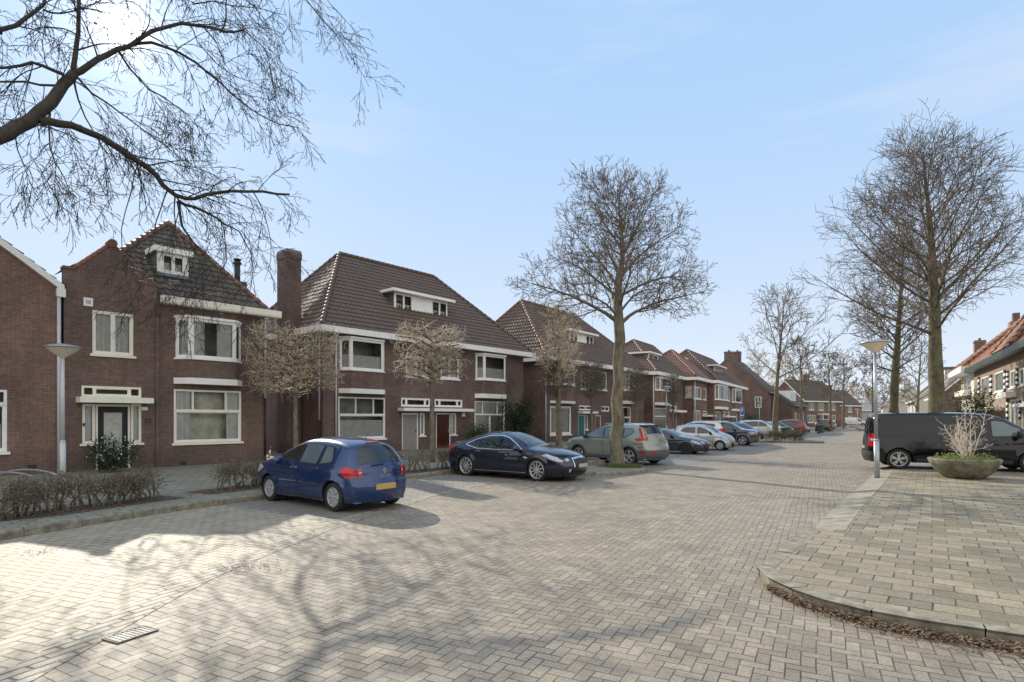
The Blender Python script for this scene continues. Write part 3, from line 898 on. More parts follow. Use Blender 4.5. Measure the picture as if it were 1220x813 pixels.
    r0, r1 = h3.t(620.9, ym), h3.t(683, ym); zr = h3.z(620.9, 359, ym)
    h3.hip(EL + .1, ER - .1, -.5, D + .5, ze + .02, zr, r0, r1, 'tile_brown', caps='tile_red', ym=ym, gh=.28)
    yd = 1.3; t0, t1, z0, z1 = h3.rect(678.5, 398, 707, 412.5, yd)
    h3.dormer(t0, t1, z0, z1, yd, [(t0 + .05, t0 + (t1-t0)*.32), (t0 + (t1-t0)*.68, t1 - .05)], depth=2.9, ov=.35)
    t = h3.t(718, ym); z = h3.z(718, 410, ym)
    c = MB().box(t - .3, t + .3, ym - .4, ym + .4, z - 2.2, z - .35).build('chimney', M['brick_c'], h3.o); MB().tube([(t, ym, z - .4), (t, ym, z + .35)], .14, 8).build('flue', M['black_iron'], c)
    ta = h3.t(706, ym); za = h3.z(706, 392, ym); an = MB(); an.tube([(ta, ym, za - 1.2), (ta, ym, za + 2.0)], .018, 6)
    for q in range(5): an.tube([(ta - .35 + q*.17, ym - .22, za + 1.75), (ta - .35 + q*.17, ym + .22, za + 1.75)], .009, 5)
    an.tube([(ta - .4, ym, za + 1.75), (ta + .4, ym, za + 1.75)], .011, 5); an.build('aerial', M['zinc'], h3.o)
    h3.pipe(w0 + .1, .1, ze - .6, 'pipe_grey', y=-.09); MB().tube([(w0 + .1, -.09, ze - .6), (w0 - .15, -.5, ze - .25)], .05, 8).build('pipe_bend', M['pipe_grey'], h3.o)

    # ---- third house, with the eyebrow dormer
    h4 = House('brick_house', 'brick house with small polygonal dormer, behind the lamp post and the silver hatchback', 'house', (13.6, 56.5), 32.6)
    ER = 10.9; w0, w1 = .45, ER - .4; D = 8.5
    ze = h4.z(776, 443)
    h4.bay(780.5, 451, 797, 466, 480, 483.2, mat='brick_b'); h4.win(798.8, 454, 805.5, 464.5)
    h4.win(780, 486.5, 794, 512, trans=.62, curtain='net', fm='white')
    h4.door(800.5, 493, 806, mat='brown_door'); h4.band(798, 489, 810, 491.6, proj=.8, name='door_canopy'); h4.win(799, 484, 806, 489, sill=False, curtain=None)
    h4.wall(w0, w1, D, ze, 'brick_b')
    ym = D / 2; r0, r1 = h4.t(754.5, ym), h4.t(778, ym); zr = h4.z(754.5, 406, ym)
    h4.hip(.1, ER, -.5, D + .5, ze, zr, r0, r1, 'tile_brown', caps='tile_red', ym=ym, gh=.3, coarse=True)
    yd = 1.4; t0, t1, z0, z1 = h4.rect(772.5, 422.5, 784, 431, yd)
    h4.dormer(t0, t1, z0, z1, yd, [(t0 + .15, t1 - .15)], depth=2.4, ov=.3)
    h4.pipe(w0 - .15, .1, ze - .3, 'pipe_grey', r=.07, y=-.1)

    h5 = House('brick_house', 'narrow brick house with steep red tiled hip, standing forward between two hipped neighbours', 'house', (20.1, 64.4), 31)
    ER = 10.2; w0, w1 = .4, ER - .4; D = 8.5; ze = h5.z(825, 449.5)
    h5.win(826, 461, 835.5, 475.5, mull=(.5,)); h5.win(837.7, 463, 841.5, 476.5)
    h5.win(826.5, 489, 834.5, 512, mull=(.5,), curtain='drape'); h5.door(838.5, 495, 842.5, mat='brown_door'); h5.win(837.5, 490, 842.5, 494, sill=False, curtain=None)
    h5.band(836.5, 494.6, 847, 496.6, proj=.7, name='door_canopy')
    h5.wall(w0, w1, D, ze, 'brick_b')
    ym = D / 2; r0 = h5.t(799.5, ym); zr = h5.z(799.5, 418, ym)
    h5.hip(.1, ER, -.5, D + .5, ze, zr, r0, r0 + 1.0, 'tile_red', caps='tile_red', ym=ym, gh=.3, coarse=True)
    h5.pipe(w0 + .15, .1, ze - .3, 'pipe_grey', r=.07, y=-.1)
    # cream side door in the end wall that shows past the neighbour
    MB().box(w0 - .05, w0 - .003, 1.2, 2.3, .1, 2.9).build('side_door_frame', M['cream'], h5.o); MB().box(w0 - .056, w0 - .051, 1.35, 2.15, .15, 2.75).build('side_door', M['drape'], h5.o)

    h6 = House('semi_detached_house', 'hipped brick pair with flat white dormer and two white bays, last before the parking sign', 'house', (24.3, 69.9), 31)
    ER = h6.t(886); w0, w1 = .4, ER - .5; D = 9; ze = h6.z(850, 453.5)
    h6.bay(851.5, 460, 864, 477, 485, 488, mat='brick_b'); h6.win(866.5, 463, 869.5, 478); h6.bay(872, 464.5, 880.7, 480, 487.5, 490.2, mat='brick_b')
    h6.win(852, 490.5, 858.5, 511, curtain='net'); h6.win(861, 490.5, 864, 495, sill=False, curtain=None); h6.win(866, 491, 869, 495.5, sill=False, curtain=None)
    h6.band(861, 495.7, 871.5, 497.6, proj=.6, name='door_canopy'); h6.door(861.5, 498.2, 864.5, mat='brown_door'); h6.door(866.5, 498.2, 869.5, mat='brown_door'); h6.win(873, 492, 878, 510)
    h6.wall(w0, w1, D, ze, 'brick_b')
    ym = D / 2; r0, r1 = h6.t(818, ym), h6.t(849, ym); zr = h6.z(818, 417.5, ym)
    h6.hip(.1, ER, -.5, D + .5, ze, zr, r0, r1, 'tile_brown', caps='tile_red', ym=ym, gh=.32, coarse=True)
    yd = 1.3; t0, t1, z0, z1 = h6.rect(851, 438, 861, 447, yd); h6.dormer(t0, t1, z0, z1, yd, [(t0 + .1, t1 - .1)], depth=2.6, ov=.5)
    # small white dormer on the left slope
    MB().box(r0 * .42, r0 * .42 + 1.3, ym - .6, ym + .6, ze + (zr-ze)*.42, ze + (zr-ze)*.72).build('side_dormer', M['white'], h6.o)

def gable_house(name, label, cat, xy, alpha, L, D, ze, zr, brick, tile, wins=(), trim='white', chim=(), gable_wins=(), group=None):
    "ridge along the front; gable ends left and right"
    h = House(name, label, cat, xy, alpha, group)
    for w in wins: h.window(*w[:4], **(w[4] if len(w) > 4 else {}))
    ym = D / 2
    h.wall(0, L, D, ze, brick, extra=[[(0,D,ze),(0,0,ze),(0,ym,zr)], [(L,0,ze),(L,D,ze),(L,ym,zr)]])
    mb = MB(); kw = dict(us=4, tw=.3, th=.4, amp=.05)
    k = (zr - ze) / ym; o = .35
    tiled_face(mb, [(-.1,-o,ze-k*o+.05),(L+.1,-o,ze-k*o+.05),(L+.1,ym,zr+.05),(-.1,ym,zr+.05)], **kw)
    mb.poly([(L+.1,D+o,ze-k*o+.05),(-.1,D+o,ze-k*o+.05),(-.1,ym,zr+.05),(L+.1,ym,zr+.05)])
    r = mb.build('roof', M[tile], h.o)
    cp = MB(); ridge_caps(cp, (-.1,ym,zr+.1), (L+.1,ym,zr+.1), r=.13, pitch=.5); cp.build('ridge_tile', M[tile], r)
    MB().box(-.15, L+.15, -o-.14, -o+.02, ze-k*o-.12, ze-k*o+.1).build('gutter', M[trim], h.o)
    for x in (-.14, L+.02):
        v = MB()
        for y0, y1 in ((-o, ym), (D+o, ym)):
            a, b = ze-k*o, zr
            p = [(x,y0,a-.2),(x,y1,b-.2),(x,y1,b+.04),(x,y0,a+.04)]; q = [(x+.11,y,z) for _,y,z in p]
            v.add(p+q, [(0,1,2,3),(7,6,5,4),(0,4,5,1),(3,2,6,7),(0,3,7,4),(1,5,6,2)])
        v.build('verge_board', M[trim], h.o)
    for cx, cy, w, top in chim:
        c = MB().box(cx-w/2, cx+w/2, cy-w/2, cy+w/2, ze, top).box(cx-w/2-.06, cx+w/2+.06, cy-w/2-.06, cy+w/2+.06, top-.3, top-.12).build('chimney', M[brick], h.o)
        MB().box(cx-.14, cx+.14, cy-.14, cy+.14, top+.002, top+.3).build('chimney_pot', M['tile_red'], c)
    for gx, y0, y1, z0, z1 in gable_wins:   # windows in an end wall
        s = -1 if gx == 0 else 1
        f = MB(); x = gx + s*.03
        for a, b, c, e in ((y0,y0+.1,z0,z1),(y1-.1,y1,z0,z1),(y0+.1,y1-.1,z0,z0+.1),(y0+.1,y1-.1,z1-.1,z1),((y0+y1)/2-.05,(y0+y1)/2+.05,z0+.1,z1-.1),):
            f.box(gx + s*.003, x + s*.03, a, b, c, e)
        f.box(gx + s*.003, x + s*.02, y0 + .1, (y0+y1)/2 - .05, (z0+z1)/2 - .04, (z0+z1)/2 + .04)
        f.box(gx + s*.003, x + s*.02, (y0+y1)/2 + .05, y1 - .1, (z0+z1)/2 - .04, (z0+z1)/2 + .04)
        fo = f.build('window', M['white'], h.o)
        MB().box(gx + s*.003, gx + s*.02, y0+.08, y1-.08, z0+.08, z1-.08).build('pane', M['car_glass_pale'], fo)
    return h

def build_far_houses():
    # dark brick gable that closes the row past the parking sign
    p = gp(884, 514)
    def loc(px, Y): return ((px - CXP) / F * Y, Y)
    h7 = gable_house('gable_end_house', 'large dark brick house whose gable end with one white window faces down the street', 'house', loc(946, 101), 212, 12.5, 15, 6.3, 14.6, 'brick_c', 'tile_brown', chim=((2, 7.5, 1.3, 16.0), (9, 10, 1.1, 14.2)), trim='lead') if False else None
    a = 31
    h7 = gable_house('gable_end_house', 'large dark brick house with blind end wall and chimneys, past the parking sign', 'house', loc(915, 95), a, 17, 12.5, 6.4, 12.2, 'brick_c', 'tile_brown', chim=((1.0, 6.3, 1.3, 13.2), (9, 6.3, 1.2, 14.0), (3.5, 10, 1.1, 11.2)), trim='lead',
                     wins=[(5, 6.5, 3.6, 5.4)], gable_wins=[(0, 1.0, 2.0, 3.6, 5.4)])
    wing = gable_house('brick_wing_house', 'low dark brick house with one small white framed window, behind the second bare street tree', 'house', loc(944, 97), a + 6, 12, 9, 4.2, 7.4, 'brick_c', 'tile_brown', trim='lead', gable_wins=[(0, 4.2, 6.6, 4.1, 6.0)], wins=[(2, 3.4, .6, 2.8), (5, 6.2, .2, 2.6), (8, 9.6, .6, 2.8)])
    d = MB(); d.box(3, 7, .8, 3.5, 4.8, 6.6); d.build('dormer', M['white'], wing.o); MB().box(3.25, 6.75, .76, .8, 5.15, 6.35).build('pane', M['car_glass_pale'], wing.o)
    row = gable_house('terraced_row', 'far brick row with white windows and grey shutters at the end of the parked cars', 'house', loc(958, 118), 62, 12.5, 9, 5.6, 9.8, 'brick_b', 'tile_dark',
                wins=[(1.5, 3.2, 3.5, 5.0, dict(mull=(.5,))), (4.6, 6.3, 3.5, 5.0, dict(mull=(.5,))), (8, 10.2, 3.5, 5.0, dict(mull=(.33, .66))), (1.2, 3.6, .9, 2.5, dict(mull=(.33, .66))), (5, 6.2, .2, 2.4), (8, 10.4, .8, 2.5, dict(mull=(.5,)))], chim=((7, 4.5, 1, 11.2),))
    for x in (3.25, 6.35, 10.25): MB().box(x, x + .6, -.05, -.003, 3.5, 5.0).build('shutter', M['lead'], row.o)
    MB().box(4.2, 7.0, -1.3, -.003, 2.5, 2.75).box(4.3, 4.45, -1.25, -1.1, 0, 2.5).box(6.75, 6.9, -1.25, -1.1, 0, 2.5).build('porch', M['white'], row.o)
    gable_house('terraced_row', 'farthest small brick row just left of the low hall, pale windows and dark roof', 'house', loc(988, 150), 58, 16, 9, 5.4, 9.4, 'brick_b', 'tile_brown',
                wins=[(1.5, 3.2, 3.4, 4.9, dict(mull=(.5,))), (5, 6.7, 3.4, 4.9, dict(mull=(.5,))), (9, 11, 3.4, 4.9, dict(mull=(.5,))), (1.5, 3.6, .9, 2.4), (5, 6.2, .2, 2.4), (9, 11, .9, 2.4)], chim=((8, 4.5, 1, 10.8),))
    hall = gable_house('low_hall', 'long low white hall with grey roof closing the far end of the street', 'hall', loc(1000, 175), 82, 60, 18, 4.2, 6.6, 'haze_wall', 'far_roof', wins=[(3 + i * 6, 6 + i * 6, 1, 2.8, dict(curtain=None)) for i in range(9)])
    # right-hand side of the street
    def right(px, Y): return ((px - CXP) / F * Y, Y)
    A = 211.7
    R1 = House('brick_house', 'buff brick house with orange tiled hips and striped shutters at the right edge', 'house', (38.9, 48.8), A)
    zE = 6.0; L = 24; D = 9
    R1.win(1168.5, 449, 1177, 472, fm='white', curtain='net'); R1.win(1184.5, 443, 1195.5, 467, fm='white', curtain='net')
    R1.win(1203, 441, 1210, 462, mull=(.5,)); R1.win(1214, 438, 1224, 459, mull=(.5,))
    R1.win(1203, 476, 1214, 515, mull=(.5,)); R1.win(1217, 478, 1232, 515, mull=(.5,)); R1.door(1186, 489, 1193, mat='brown_door')
    R1.band(1174, 486, 1197, 489.5, proj=.9, name='door_canopy'); R1.band(1198, 468, 1211, 474, proj=.5, mat='white', name='awning'); R1.band(1215, 481, 1240, 485, proj=.5, mat='white', name='ledge')
    for x0, y0, y1, w in ((1165.6, 449, 472, 2.2), (1179.5, 447, 470, 3.6), (1196.5, 441, 467, 2.6), (1199.5, 442, 462, 3), (1211, 439, 461, 2.6), (1199.6, 476, 500, 2.6), (1214.5, 477, 500, 2.4)):
        t0, t1, z0, z1 = R1.rect(x0, y0, x0 + w, y1)
        n = 7; st = MB()
        for i in range(n):
            st.box(t0 + (t1-t0)*.15, t1 - (t1-t0)*.2, -.07, -.004, z0 + (z1-z0)*i/n + .003, z0 + (z1-z0)*(i+1)/n, i % 2)
        st.build('striped_shutter', [M['black_iron'], M['white']], R1.o)
    R1.wall(.3, L, D, zE, 'brick_d')
    R1.hip(.0, L, -.5, D + .5, zE, 10.8, 4.2, L - 4, 'tile_orange', caps='tile_orange', ym=D/2, gutter='green_trim', gh=.35, coarse=True)
    cr = MB(); x0, x1 = R1.t(1196), R1.t(1196) + 6.2; xm = (x0 + x1) / 2; zc = 9.4; yv = D/2 * (zc - zE) / (10.8 - zE)
    kw = dict(us=4, tw=.3, th=.4, amp=.05)
    tiled_face(cr, [(x0, -.58, zE + .06), (x1, -.58, zE + .06), (xm, 1.6, zc)], **kw)
    tiled_face(cr, [(x0, yv + 1, zE + .06), (x0, -.58, zE + .06), (xm, 1.6, zc), (xm, yv + 1, zc)], **kw)
    tiled_face(cr, [(x1, -.58, zE + .06), (x1, yv + 1, zE + .06), (xm, yv + 1, zc), (xm, 1.6, zc)], **kw)
    cro = cr.build('front_hip_roof', M['tile_orange'], R1.o)
    cp = MB(); ridge_caps(cp, (x0, -.58, zE + .13), (xm, 1.6, zc + .07), r=.16, pitch=.5); ridge_caps(cp, (x1, -.58, zE + .13), (xm, 1.6, zc + .07), r=.16, pitch=.5); cp.build('ridge_tile', M['tile_red'], cro)
    MB().box(x0, x1, -.45, -.003, -.05, zE - .3).build('front_projection', M['brick_d'], R1.o) if False else None

    R2 = House('brick_house', 'buff house with white gutter box and planted window box, next to the orange roof', 'house', (44.2, 57.0), A)
    z2 = 6.3
    t0 = R2.t(1136); 
    R2.win(1148, 449, 1156.5, 478, curtain='net')
    R2.wall(0, 9.0, 9, z2, 'stucco')
    R2.hip(-.4, 9.2, -.9, 9.4, z2, 11.0, 2.6, 7.0, 'tile_orange', caps='tile_orange', ym=4.3, gutter='white', gh=.5, coarse=True)
    bx = MB(); a, b, c, d = R2.rect(1144.5, 466, 1157, 472); bx.box(a, b, -.5, -.003, c, d); fb = bx.build('flower_box', M['white'], R2.o)
    lv = MB(); leaf_cloud(lv, [(a + (b-a)*i/9, -.25, d + .15) for i in range(10)], 260, .35, .12, random.Random(4)); lv.build('flower_plant', M['leaf_lime'], fb)
    c = MB().box(.2, 1.3, 3.5, 4.5, z2, 10.9).build('chimney', M['brick_d'], R2.o); MB().box(.45, 1.05, 3.75, 4.25, 10.902, 11.7).build('chimney_pot', M['brick_c'], c)
    c = MB().box(-.6, .5, 5.2, 6.2, z2, 12.2).build('chimney', M['black_iron'], R2.o)
    ob = right(1119, 66)
    R3 = gable_house('gabled_house', 'brick house with plain gable wall and solar panels, beyond the two big bare trees', 'house', (ob[0] + 14*math.sin(math.radians(31.7)), ob[1] + 14*math.cos(math.radians(31.7))), A, 14, 10, 4.6, 9.4, 'brick_b', 'tile_brown', chim=((3, 5, 1.1, 11.6),), wins=[(9, 11, 1, 3), (3, 5, 1, 3), (9, 11, 3.2, 4.3)])
    k = (9.4 - 4.6) / 5
    pv = MB(); pv.add([(8.5, .9, 4.6 + .9*k + .2), (12.8, .9, 4.6 + .9*k + .2), (12.8, 3.4, 4.6 + 3.4*k + .2), (8.5, 3.4, 4.6 + 3.4*k + .2)], [(0,1,2,3)]); pv.build('solar_panel', M['car_glass'], R3.o)
    dm = MB(); dm.box(3.5, 6.3, 1.2, 4, 6.0, 8.0); dm.build('dormer', M['white'], R3.o); MB().box(3.2, 6.6, .9, 4, 8.003, 8.2).build('dormer_roof', M['lead'], R3.o)
    for i, (px, Y, al, Ln, ze, zr, lab) in enumerate(((1090, 90, A, 20, 4.8, 9.0, 'pale rendered row house seen between the two big tree trunks'), (1052, 116, A, 20, 4.4, 8.4, 'small white gabled house far down the right side of the street'))):
        o = right(px, Y)
        gable_house('rendered_house', lab, 'house', (o[0] + Ln*math.sin(math.radians(31.7)), o[1] + Ln*math.cos(math.radians(31.7))), al, Ln, 9, ze, zr, 'stucco', 'tile_brown', wins=[(3, 5, .9, 2.6), (8, 10, .9, 2.6), (13, 15, .9, 2.6), (3, 5, 3.2, 4.3), (13, 15, 3.2, 4.3)], chim=((6, 4.5, 1, zr + 1.6),))

def leaf_cloud(mb, centers, n, spread, size, rng, flat=.0, mi=0):
    for i in range(n):
        c = Vector(rng.choice(centers)) + Vector((rng.gauss(0, spread), rng.gauss(0, spread), rng.gauss(0, spread * (1 - flat))))
        a = Vector((rng.uniform(-1,1), rng.uniform(-1,1), rng.uniform(-1,1))).normalized()
        b = a.orthogonal().normalized()
        th = rng.uniform(0, 2*PI); b = (Matrix.Rotation(th, 3, a) @ b)
        s = size * rng.uniform(.6, 1.3)
        mb.add([c - b*s*.5, c + a*s*.28, c + b*s*.5, c - a*s*.28], [(0,1,2,3)], mi)
# ------------------------------------------------------------------ vehicles
def chaikin(p, it=2):
    p = [tuple(q) for q in p]
    for _ in range(it):
        o = [p[0]]
        for a, b in zip(p[:-1], p[1:]):
            o.append((a[0]*.75+b[0]*.25, a[1]*.75+b[1]*.25)); o.append((a[0]*.25+b[0]*.75, a[1]*.25+b[1]*.75))
        o.append(p[-1]); p = o
    return np.array(p)

def resample(p, n):
    d = np.r_[0, np.cumsum(np.hypot(*np.diff(p, axis=0).T))]
    s = np.linspace(0, d[-1], n)
    return np.c_[np.interp(s, d, p[:, 0]), np.interp(s, d, p[:, 1])]

class Body:
    """car shell as two side panels y(x,z) inside a side silhouette, joined by a crowned strip that follows it"""
    def __init__(s, prof, zlo, W, belt, tum, R, axf, axr, arch=1.16, fil=.09, crown=.05, endcrown=.10, npl=6, dl=.10, low=.06, N=150, it=2, shoulder=.012):
        s.P = resample(chaikin(prof, it), N); s.N = N
        s.zlo, s.W, s.belt, s.tum, s.R, s.ax = zlo, W, belt, tum, R, (axf, axr)
        s.Ra = R * arch; s.fil, s.crown, s.endcrown, s.npl, s.dl, s.low = fil, crown, endcrown, npl, dl, low
        s.x1, s.x0 = s.P[:, 0].max(), s.P[:, 0].min()
        s.xc = (s.x1 + s.x0) / 2; s.L = (s.x1 - s.x0) / 2
        s.zm = zlo + (belt - zlo) * .52; s.sh = shoulder
        T = np.gradient(s.P, axis=0); T /= np.hypot(T[:, 0], T[:, 1])[:, None] + 1e-9
        s.Nn = np.c_[T[:, 1], -T[:, 0]]           # profile runs nose -> tail, outward normal
        c = s.P.mean(0)
        if ((s.P[N//2] - c) * s.Nn[N//2]).sum() < 0: s.Nn = -s.Nn
        dx = np.abs(np.diff(s.P[:, 0])) + .10 * np.hypot(*np.diff(s.P, axis=0).T)
        f = np.r_[0, np.cumsum(dx)]; f /= f[-1]
        s.B = np.c_[s.P[0, 0] + (s.P[-1, 0] - s.P[0, 0]) * f, np.full(N, zlo)]
    def dist(s, x, z):
        a = s.P[:-1]; b = s.P[1:]; ab = b - a
        q = np.stack([np.ravel(x), np.ravel(z)], -1)[:, None, :]
        t = np.clip(((q - a) * ab).sum(-1) / ((ab * ab).sum(-1) + 1e-12), 0, 1)
        d = q - (a + t[..., None] * ab)
        return np.sqrt((d * d).sum(-1)).min(1).reshape(np.shape(x))
    def Y(s, x, z):
        x = np.asarray(x, float); z = np.asarray(z, float)
        q = np.abs((x - s.xc) / (s.L + s.dl))
        plan = np.clip(1 - q ** s.npl, .05, 1) ** (1 / s.npl)
        lo = 1 - s.low * (np.clip(s.zm - z, 0, None) / (s.zm - s.zlo)) ** 2
        up = 1 - .035 * (np.clip(z - s.zm, 0, s.belt - s.zm) / (s.belt - s.zm)) ** 2
        g = np.clip(z - s.belt, 0, None)
        y = s.W * plan * lo * up - s.tum * g - .10 * g * g
        y = y + s.sh * np.exp(-((z - (s.belt - .10)) / .035) ** 2)
        for a in s.ax:
            r = np.hypot(x - a, z - s.R)
            y = y + .022 * np.exp(-((r - s.Ra) / .07) ** 2) * (z < s.belt)
        d = s.dist(x, z)
        k = np.clip(1 - d / s.fil, 0, 1)
        return y - s.fil * (1 - np.sqrt(np.clip(1 - k * k, 0, 1)))
    def strip(s, i, v):
        "point i of the silhouette, v from 0 (edge) to 1 (centre line); returns x, y, z and outward normal"
        i = np.asarray(i, float); v = np.asarray(v, float)
        ar = np.arange(s.N)
        px = np.interp(i, ar, s.P[:, 0]); pz = np.interp(i, ar, s.P[:, 1]); nx = np.interp(i, ar, s.Nn[:, 0]); nz = np.interp(i, ar, s.Nn[:, 1])
        ye = s.Y(px, pz)
        steep = np.abs(nx)
        c = (s.crown + (s.endcrown - s.crown) * steep) * (1 - (1 - v) ** 2)
        return px + nx * c, ye * (1 - v), pz + nz * c, nx, nz
    def near(s, x, z):
        return int(np.argmin(np.hypot(s.P[:, 0] - x, s.P[:, 1] - z)))
    def shell(s, name, paint, parent, K=8, Mv=20, dark='black_plastic'):
        N = s.N
        rows = []
        tt = np.linspace(0, 1, Mv) ** .75
        X = s.B[:, 0][:, None] * (1 - tt) + s.P[:, 0][:, None] * tt
        Z = s.B[:, 1][:, None] * (1 - tt) + s.P[:, 1][:, None] * tt
        Yv = s.Y(X, Z)
        vv = np.linspace(0, 1, K + 1)[1:]
        I, V = np.meshgrid(np.arange(N), vv, indexing='ij')
        sx, sy, sz, _, _ = s.strip(I, V)
        left = np.stack([np.c_[X, sx], np.c_[Yv, sy], np.c_[Z, sz]], -1)      # N x (Mv+K) x 3, last column on the centre line
        right = left[:, :-1][:, ::-1] * np.array([1, -1, 1])
        G = np.concatenate([left, right], 1)
        n2 = G.shape[1]
        me_v = G.reshape(-1, 3).tolist()
        fs = []
        for i in range(N - 1):
            for j in range(n2 - 1):
                fs.append((i*n2+j, (i+1)*n2+j, (i+1)*n2+j+1, i*n2+j+1))
        for i in range(N - 1):      # floor
            fs.append((i*n2, i*n2+n2-1, (i+1)*n2+n2-1, (i+1)*n2))
        fs.append(tuple(range(n2))); fs.append(tuple((N-1)*n2 + q for q in range(n2))[::-1])
        me = bpy.data.meshes.new(name); me.from_pydata(me_v, [], fs)
        me.materials.append(M[paint]); me.materials.append(M[dark])
        bm = bmesh.new(); bm.from_mesh(me); bmesh.ops.remove_doubles(bm, verts=bm.verts, dist=1e-5); bmesh.ops.recalc_face_normals(bm, faces=bm.faces)
        for f in bm.faces: f.smooth = True
        bm.to_mesh(me); bm.free()
        o = bpy.data.objects.new(name, me); COL.objects.link(o)
        cm = MB()
        for a in s.ax:
            for sg in (1, -1):
                y0, y1 = sg * (s.W - .30), sg * (s.W + .3)
                cm.lathe([(.0001, min(y0, y1)), (s.Ra, min(y0, y1)), (s.Ra, max(y0, y1)), (.0001, max(y0, y1))], 40, (a, 0, s.R), 'y', 0, False)
        c = cm.build('cut', M[dark])
        b2 = bmesh.new(); b2.from_mesh(c.data); bmesh.ops.remove_doubles(b2, verts=b2.verts, dist=1e-3); bmesh.ops.recalc_face_normals(b2, faces=b2.faces); b2.to_mesh(c.data); b2.free()
        md = o.modifiers.new('b', 'BOOLEAN'); md.object = c; md.operation = 'DIFFERENCE'; md.solver = 'EXACT'; md.material_mode = 'TRANSFER'
        dg = bpy.context.evaluated_depsgraph_get()
        me2 = bpy.data.meshes.new_from_object(o.evaluated_get(dg))
        o.modifiers.clear(); o.data = me2; me2.name = name
        bpy.data.objects.remove(c); o.parent = parent
        # keep the cut edges crisp
        bm = bmesh.new(); bm.from_mesh(me2)
        for f in bm.faces: f.smooth = f.material_index == 0
        for e in bm.edges:
            if len(e.link_faces) == 2 and e.link_faces[0].material_index != e.link_faces[1].material_index: e.smooth = False
        bm.to_mesh(me2); bm.free()
        return o
    # --- things that lie on the shell
    def snap(s, co):
        "points beyond the silhouette move back onto it"
        a = s.P[:-1]; ab = s.P[1:] - a
        q = co[:, None, :]
        t = np.clip(((q - a) * ab).sum(-1) / ((ab * ab).sum(-1) + 1e-12), 0, 1)
        n = a + t[..., None] * ab
        d = np.hypot(*(q - n).transpose(2, 0, 1)); k = d.argmin(1); r = np.arange(len(co))
        near = n[r, k]; sgn = ((co - near) * s.Nn[k]).sum(1)
        out = (sgn > -.012) & (d[r, k] < .08)
        res = co.copy(); res[out] = near[out]
        return res
    def side_patch(s, poly, name, mat, parent, sides=(1, -1), off=.006, st=.02, label=None):
        P = [Vector((p[0], p[1], 0)) for p in poly]
        if sum((P[i].x * P[(i+1) % len(P)].y - P[(i+1) % len(P)].x * P[i].y) for i in range(len(P))) < 0: P = P[::-1]
        x0, x1 = min(p.x for p in P), max(p.x for p in P); z0, z1 = min(p.y for p in P), max(p.y for p in P)
        nx, nz = max(2, int((x1-x0)/st)), max(2, int((z1-z0)/st))
        bm = bmesh.new()
        vs = [[bm.verts.new((x0+(x1-x0)*i/nx, z0+(z1-z0)*j/nz, 0)) for j in range(nz+1)] for i in range(nx+1)]
        for i in range(nx):
            for j in range(nz): bm.faces.new((vs[i][j], vs[i+1][j], vs[i+1][j+1], vs[i][j+1]))
        for i in range(len(P)):
            e = P[(i+1) % len(P)] - P[i]
            bmesh.ops.bisect_plane(bm, geom=bm.verts[:]+bm.edges[:]+bm.faces[:], plane_co=P[i], plane_no=Vector((e.y, -e.x, 0)), clear_outer=True)
        bm.verts.index_update()
        co = np.array([v.co[:2] for v in bm.verts]); fs = [[v.index for v in f.verts] for f in bm.faces]; bm.free()
        if not len(co): return []
        co = s.snap(co)
        y = s.Y(co[:, 0], co[:, 1]) + off
        kf = np.clip(1 - s.dist(co[:, 0], co[:, 1]) / s.fil, 0, 1)
        y = y + .016 * kf ** 2
        idx = np.array([np.argmin(np.hypot(s.P[:, 0] - q[0], s.P[:, 1] - q[1])) for q in co])
        co = co + s.Nn[idx] * (.012 * kf ** 4)[:, None]
        out = []
        for sg in sides:
            mb = MB(); mb.add(np.c_[co[:, 0], sg*y, co[:, 1]].tolist(), fs if sg < 0 else [f[::-1] for f in fs], 0, True)
            out.append(mb.build(name, M[mat], parent, label))
        return out
    def ribbon(s, line, w, name, mat, parent, sides=(1, -1), off=.005, closed=False, st=.04):
        p = np.array(line + ([line[0]] if closed else []), float)
        L = np.r_[0, np.cumsum(np.hypot(*np.diff(p, axis=0).T))]
        n = max(3, int(L[-1] / st))
        p = np.c_[np.interp(np.linspace(0, L[-1], n), L, p[:, 0]), np.interp(np.linspace(0, L[-1], n), L, p[:, 1])]
        t = np.gradient(p, axis=0); t /= np.hypot(t[:, 0], t[:, 1])[:, None] + 1e-9
        nn = np.c_[-t[:, 1], t[:, 0]] * w / 2
        a, b = p + nn, p - nn
        out = []
        for sg in sides:
            ya = s.Y(a[:, 0], a[:, 1]) + off; yb = s.Y(b[:, 0], b[:, 1]) + off
            vs = []
            for i in range(n):
                vs.append((a[i, 0], sg*ya[i], a[i, 1])); vs.append((b[i, 0], sg*yb[i], b[i, 1]))
            mb = MB(); mb.add(vs, [(2*i, 2*i+1, 2*i+3, 2*i+2) for i in range(n-1)], 0, True)
            out.append(mb.build(name, M[mat], parent))
        return out
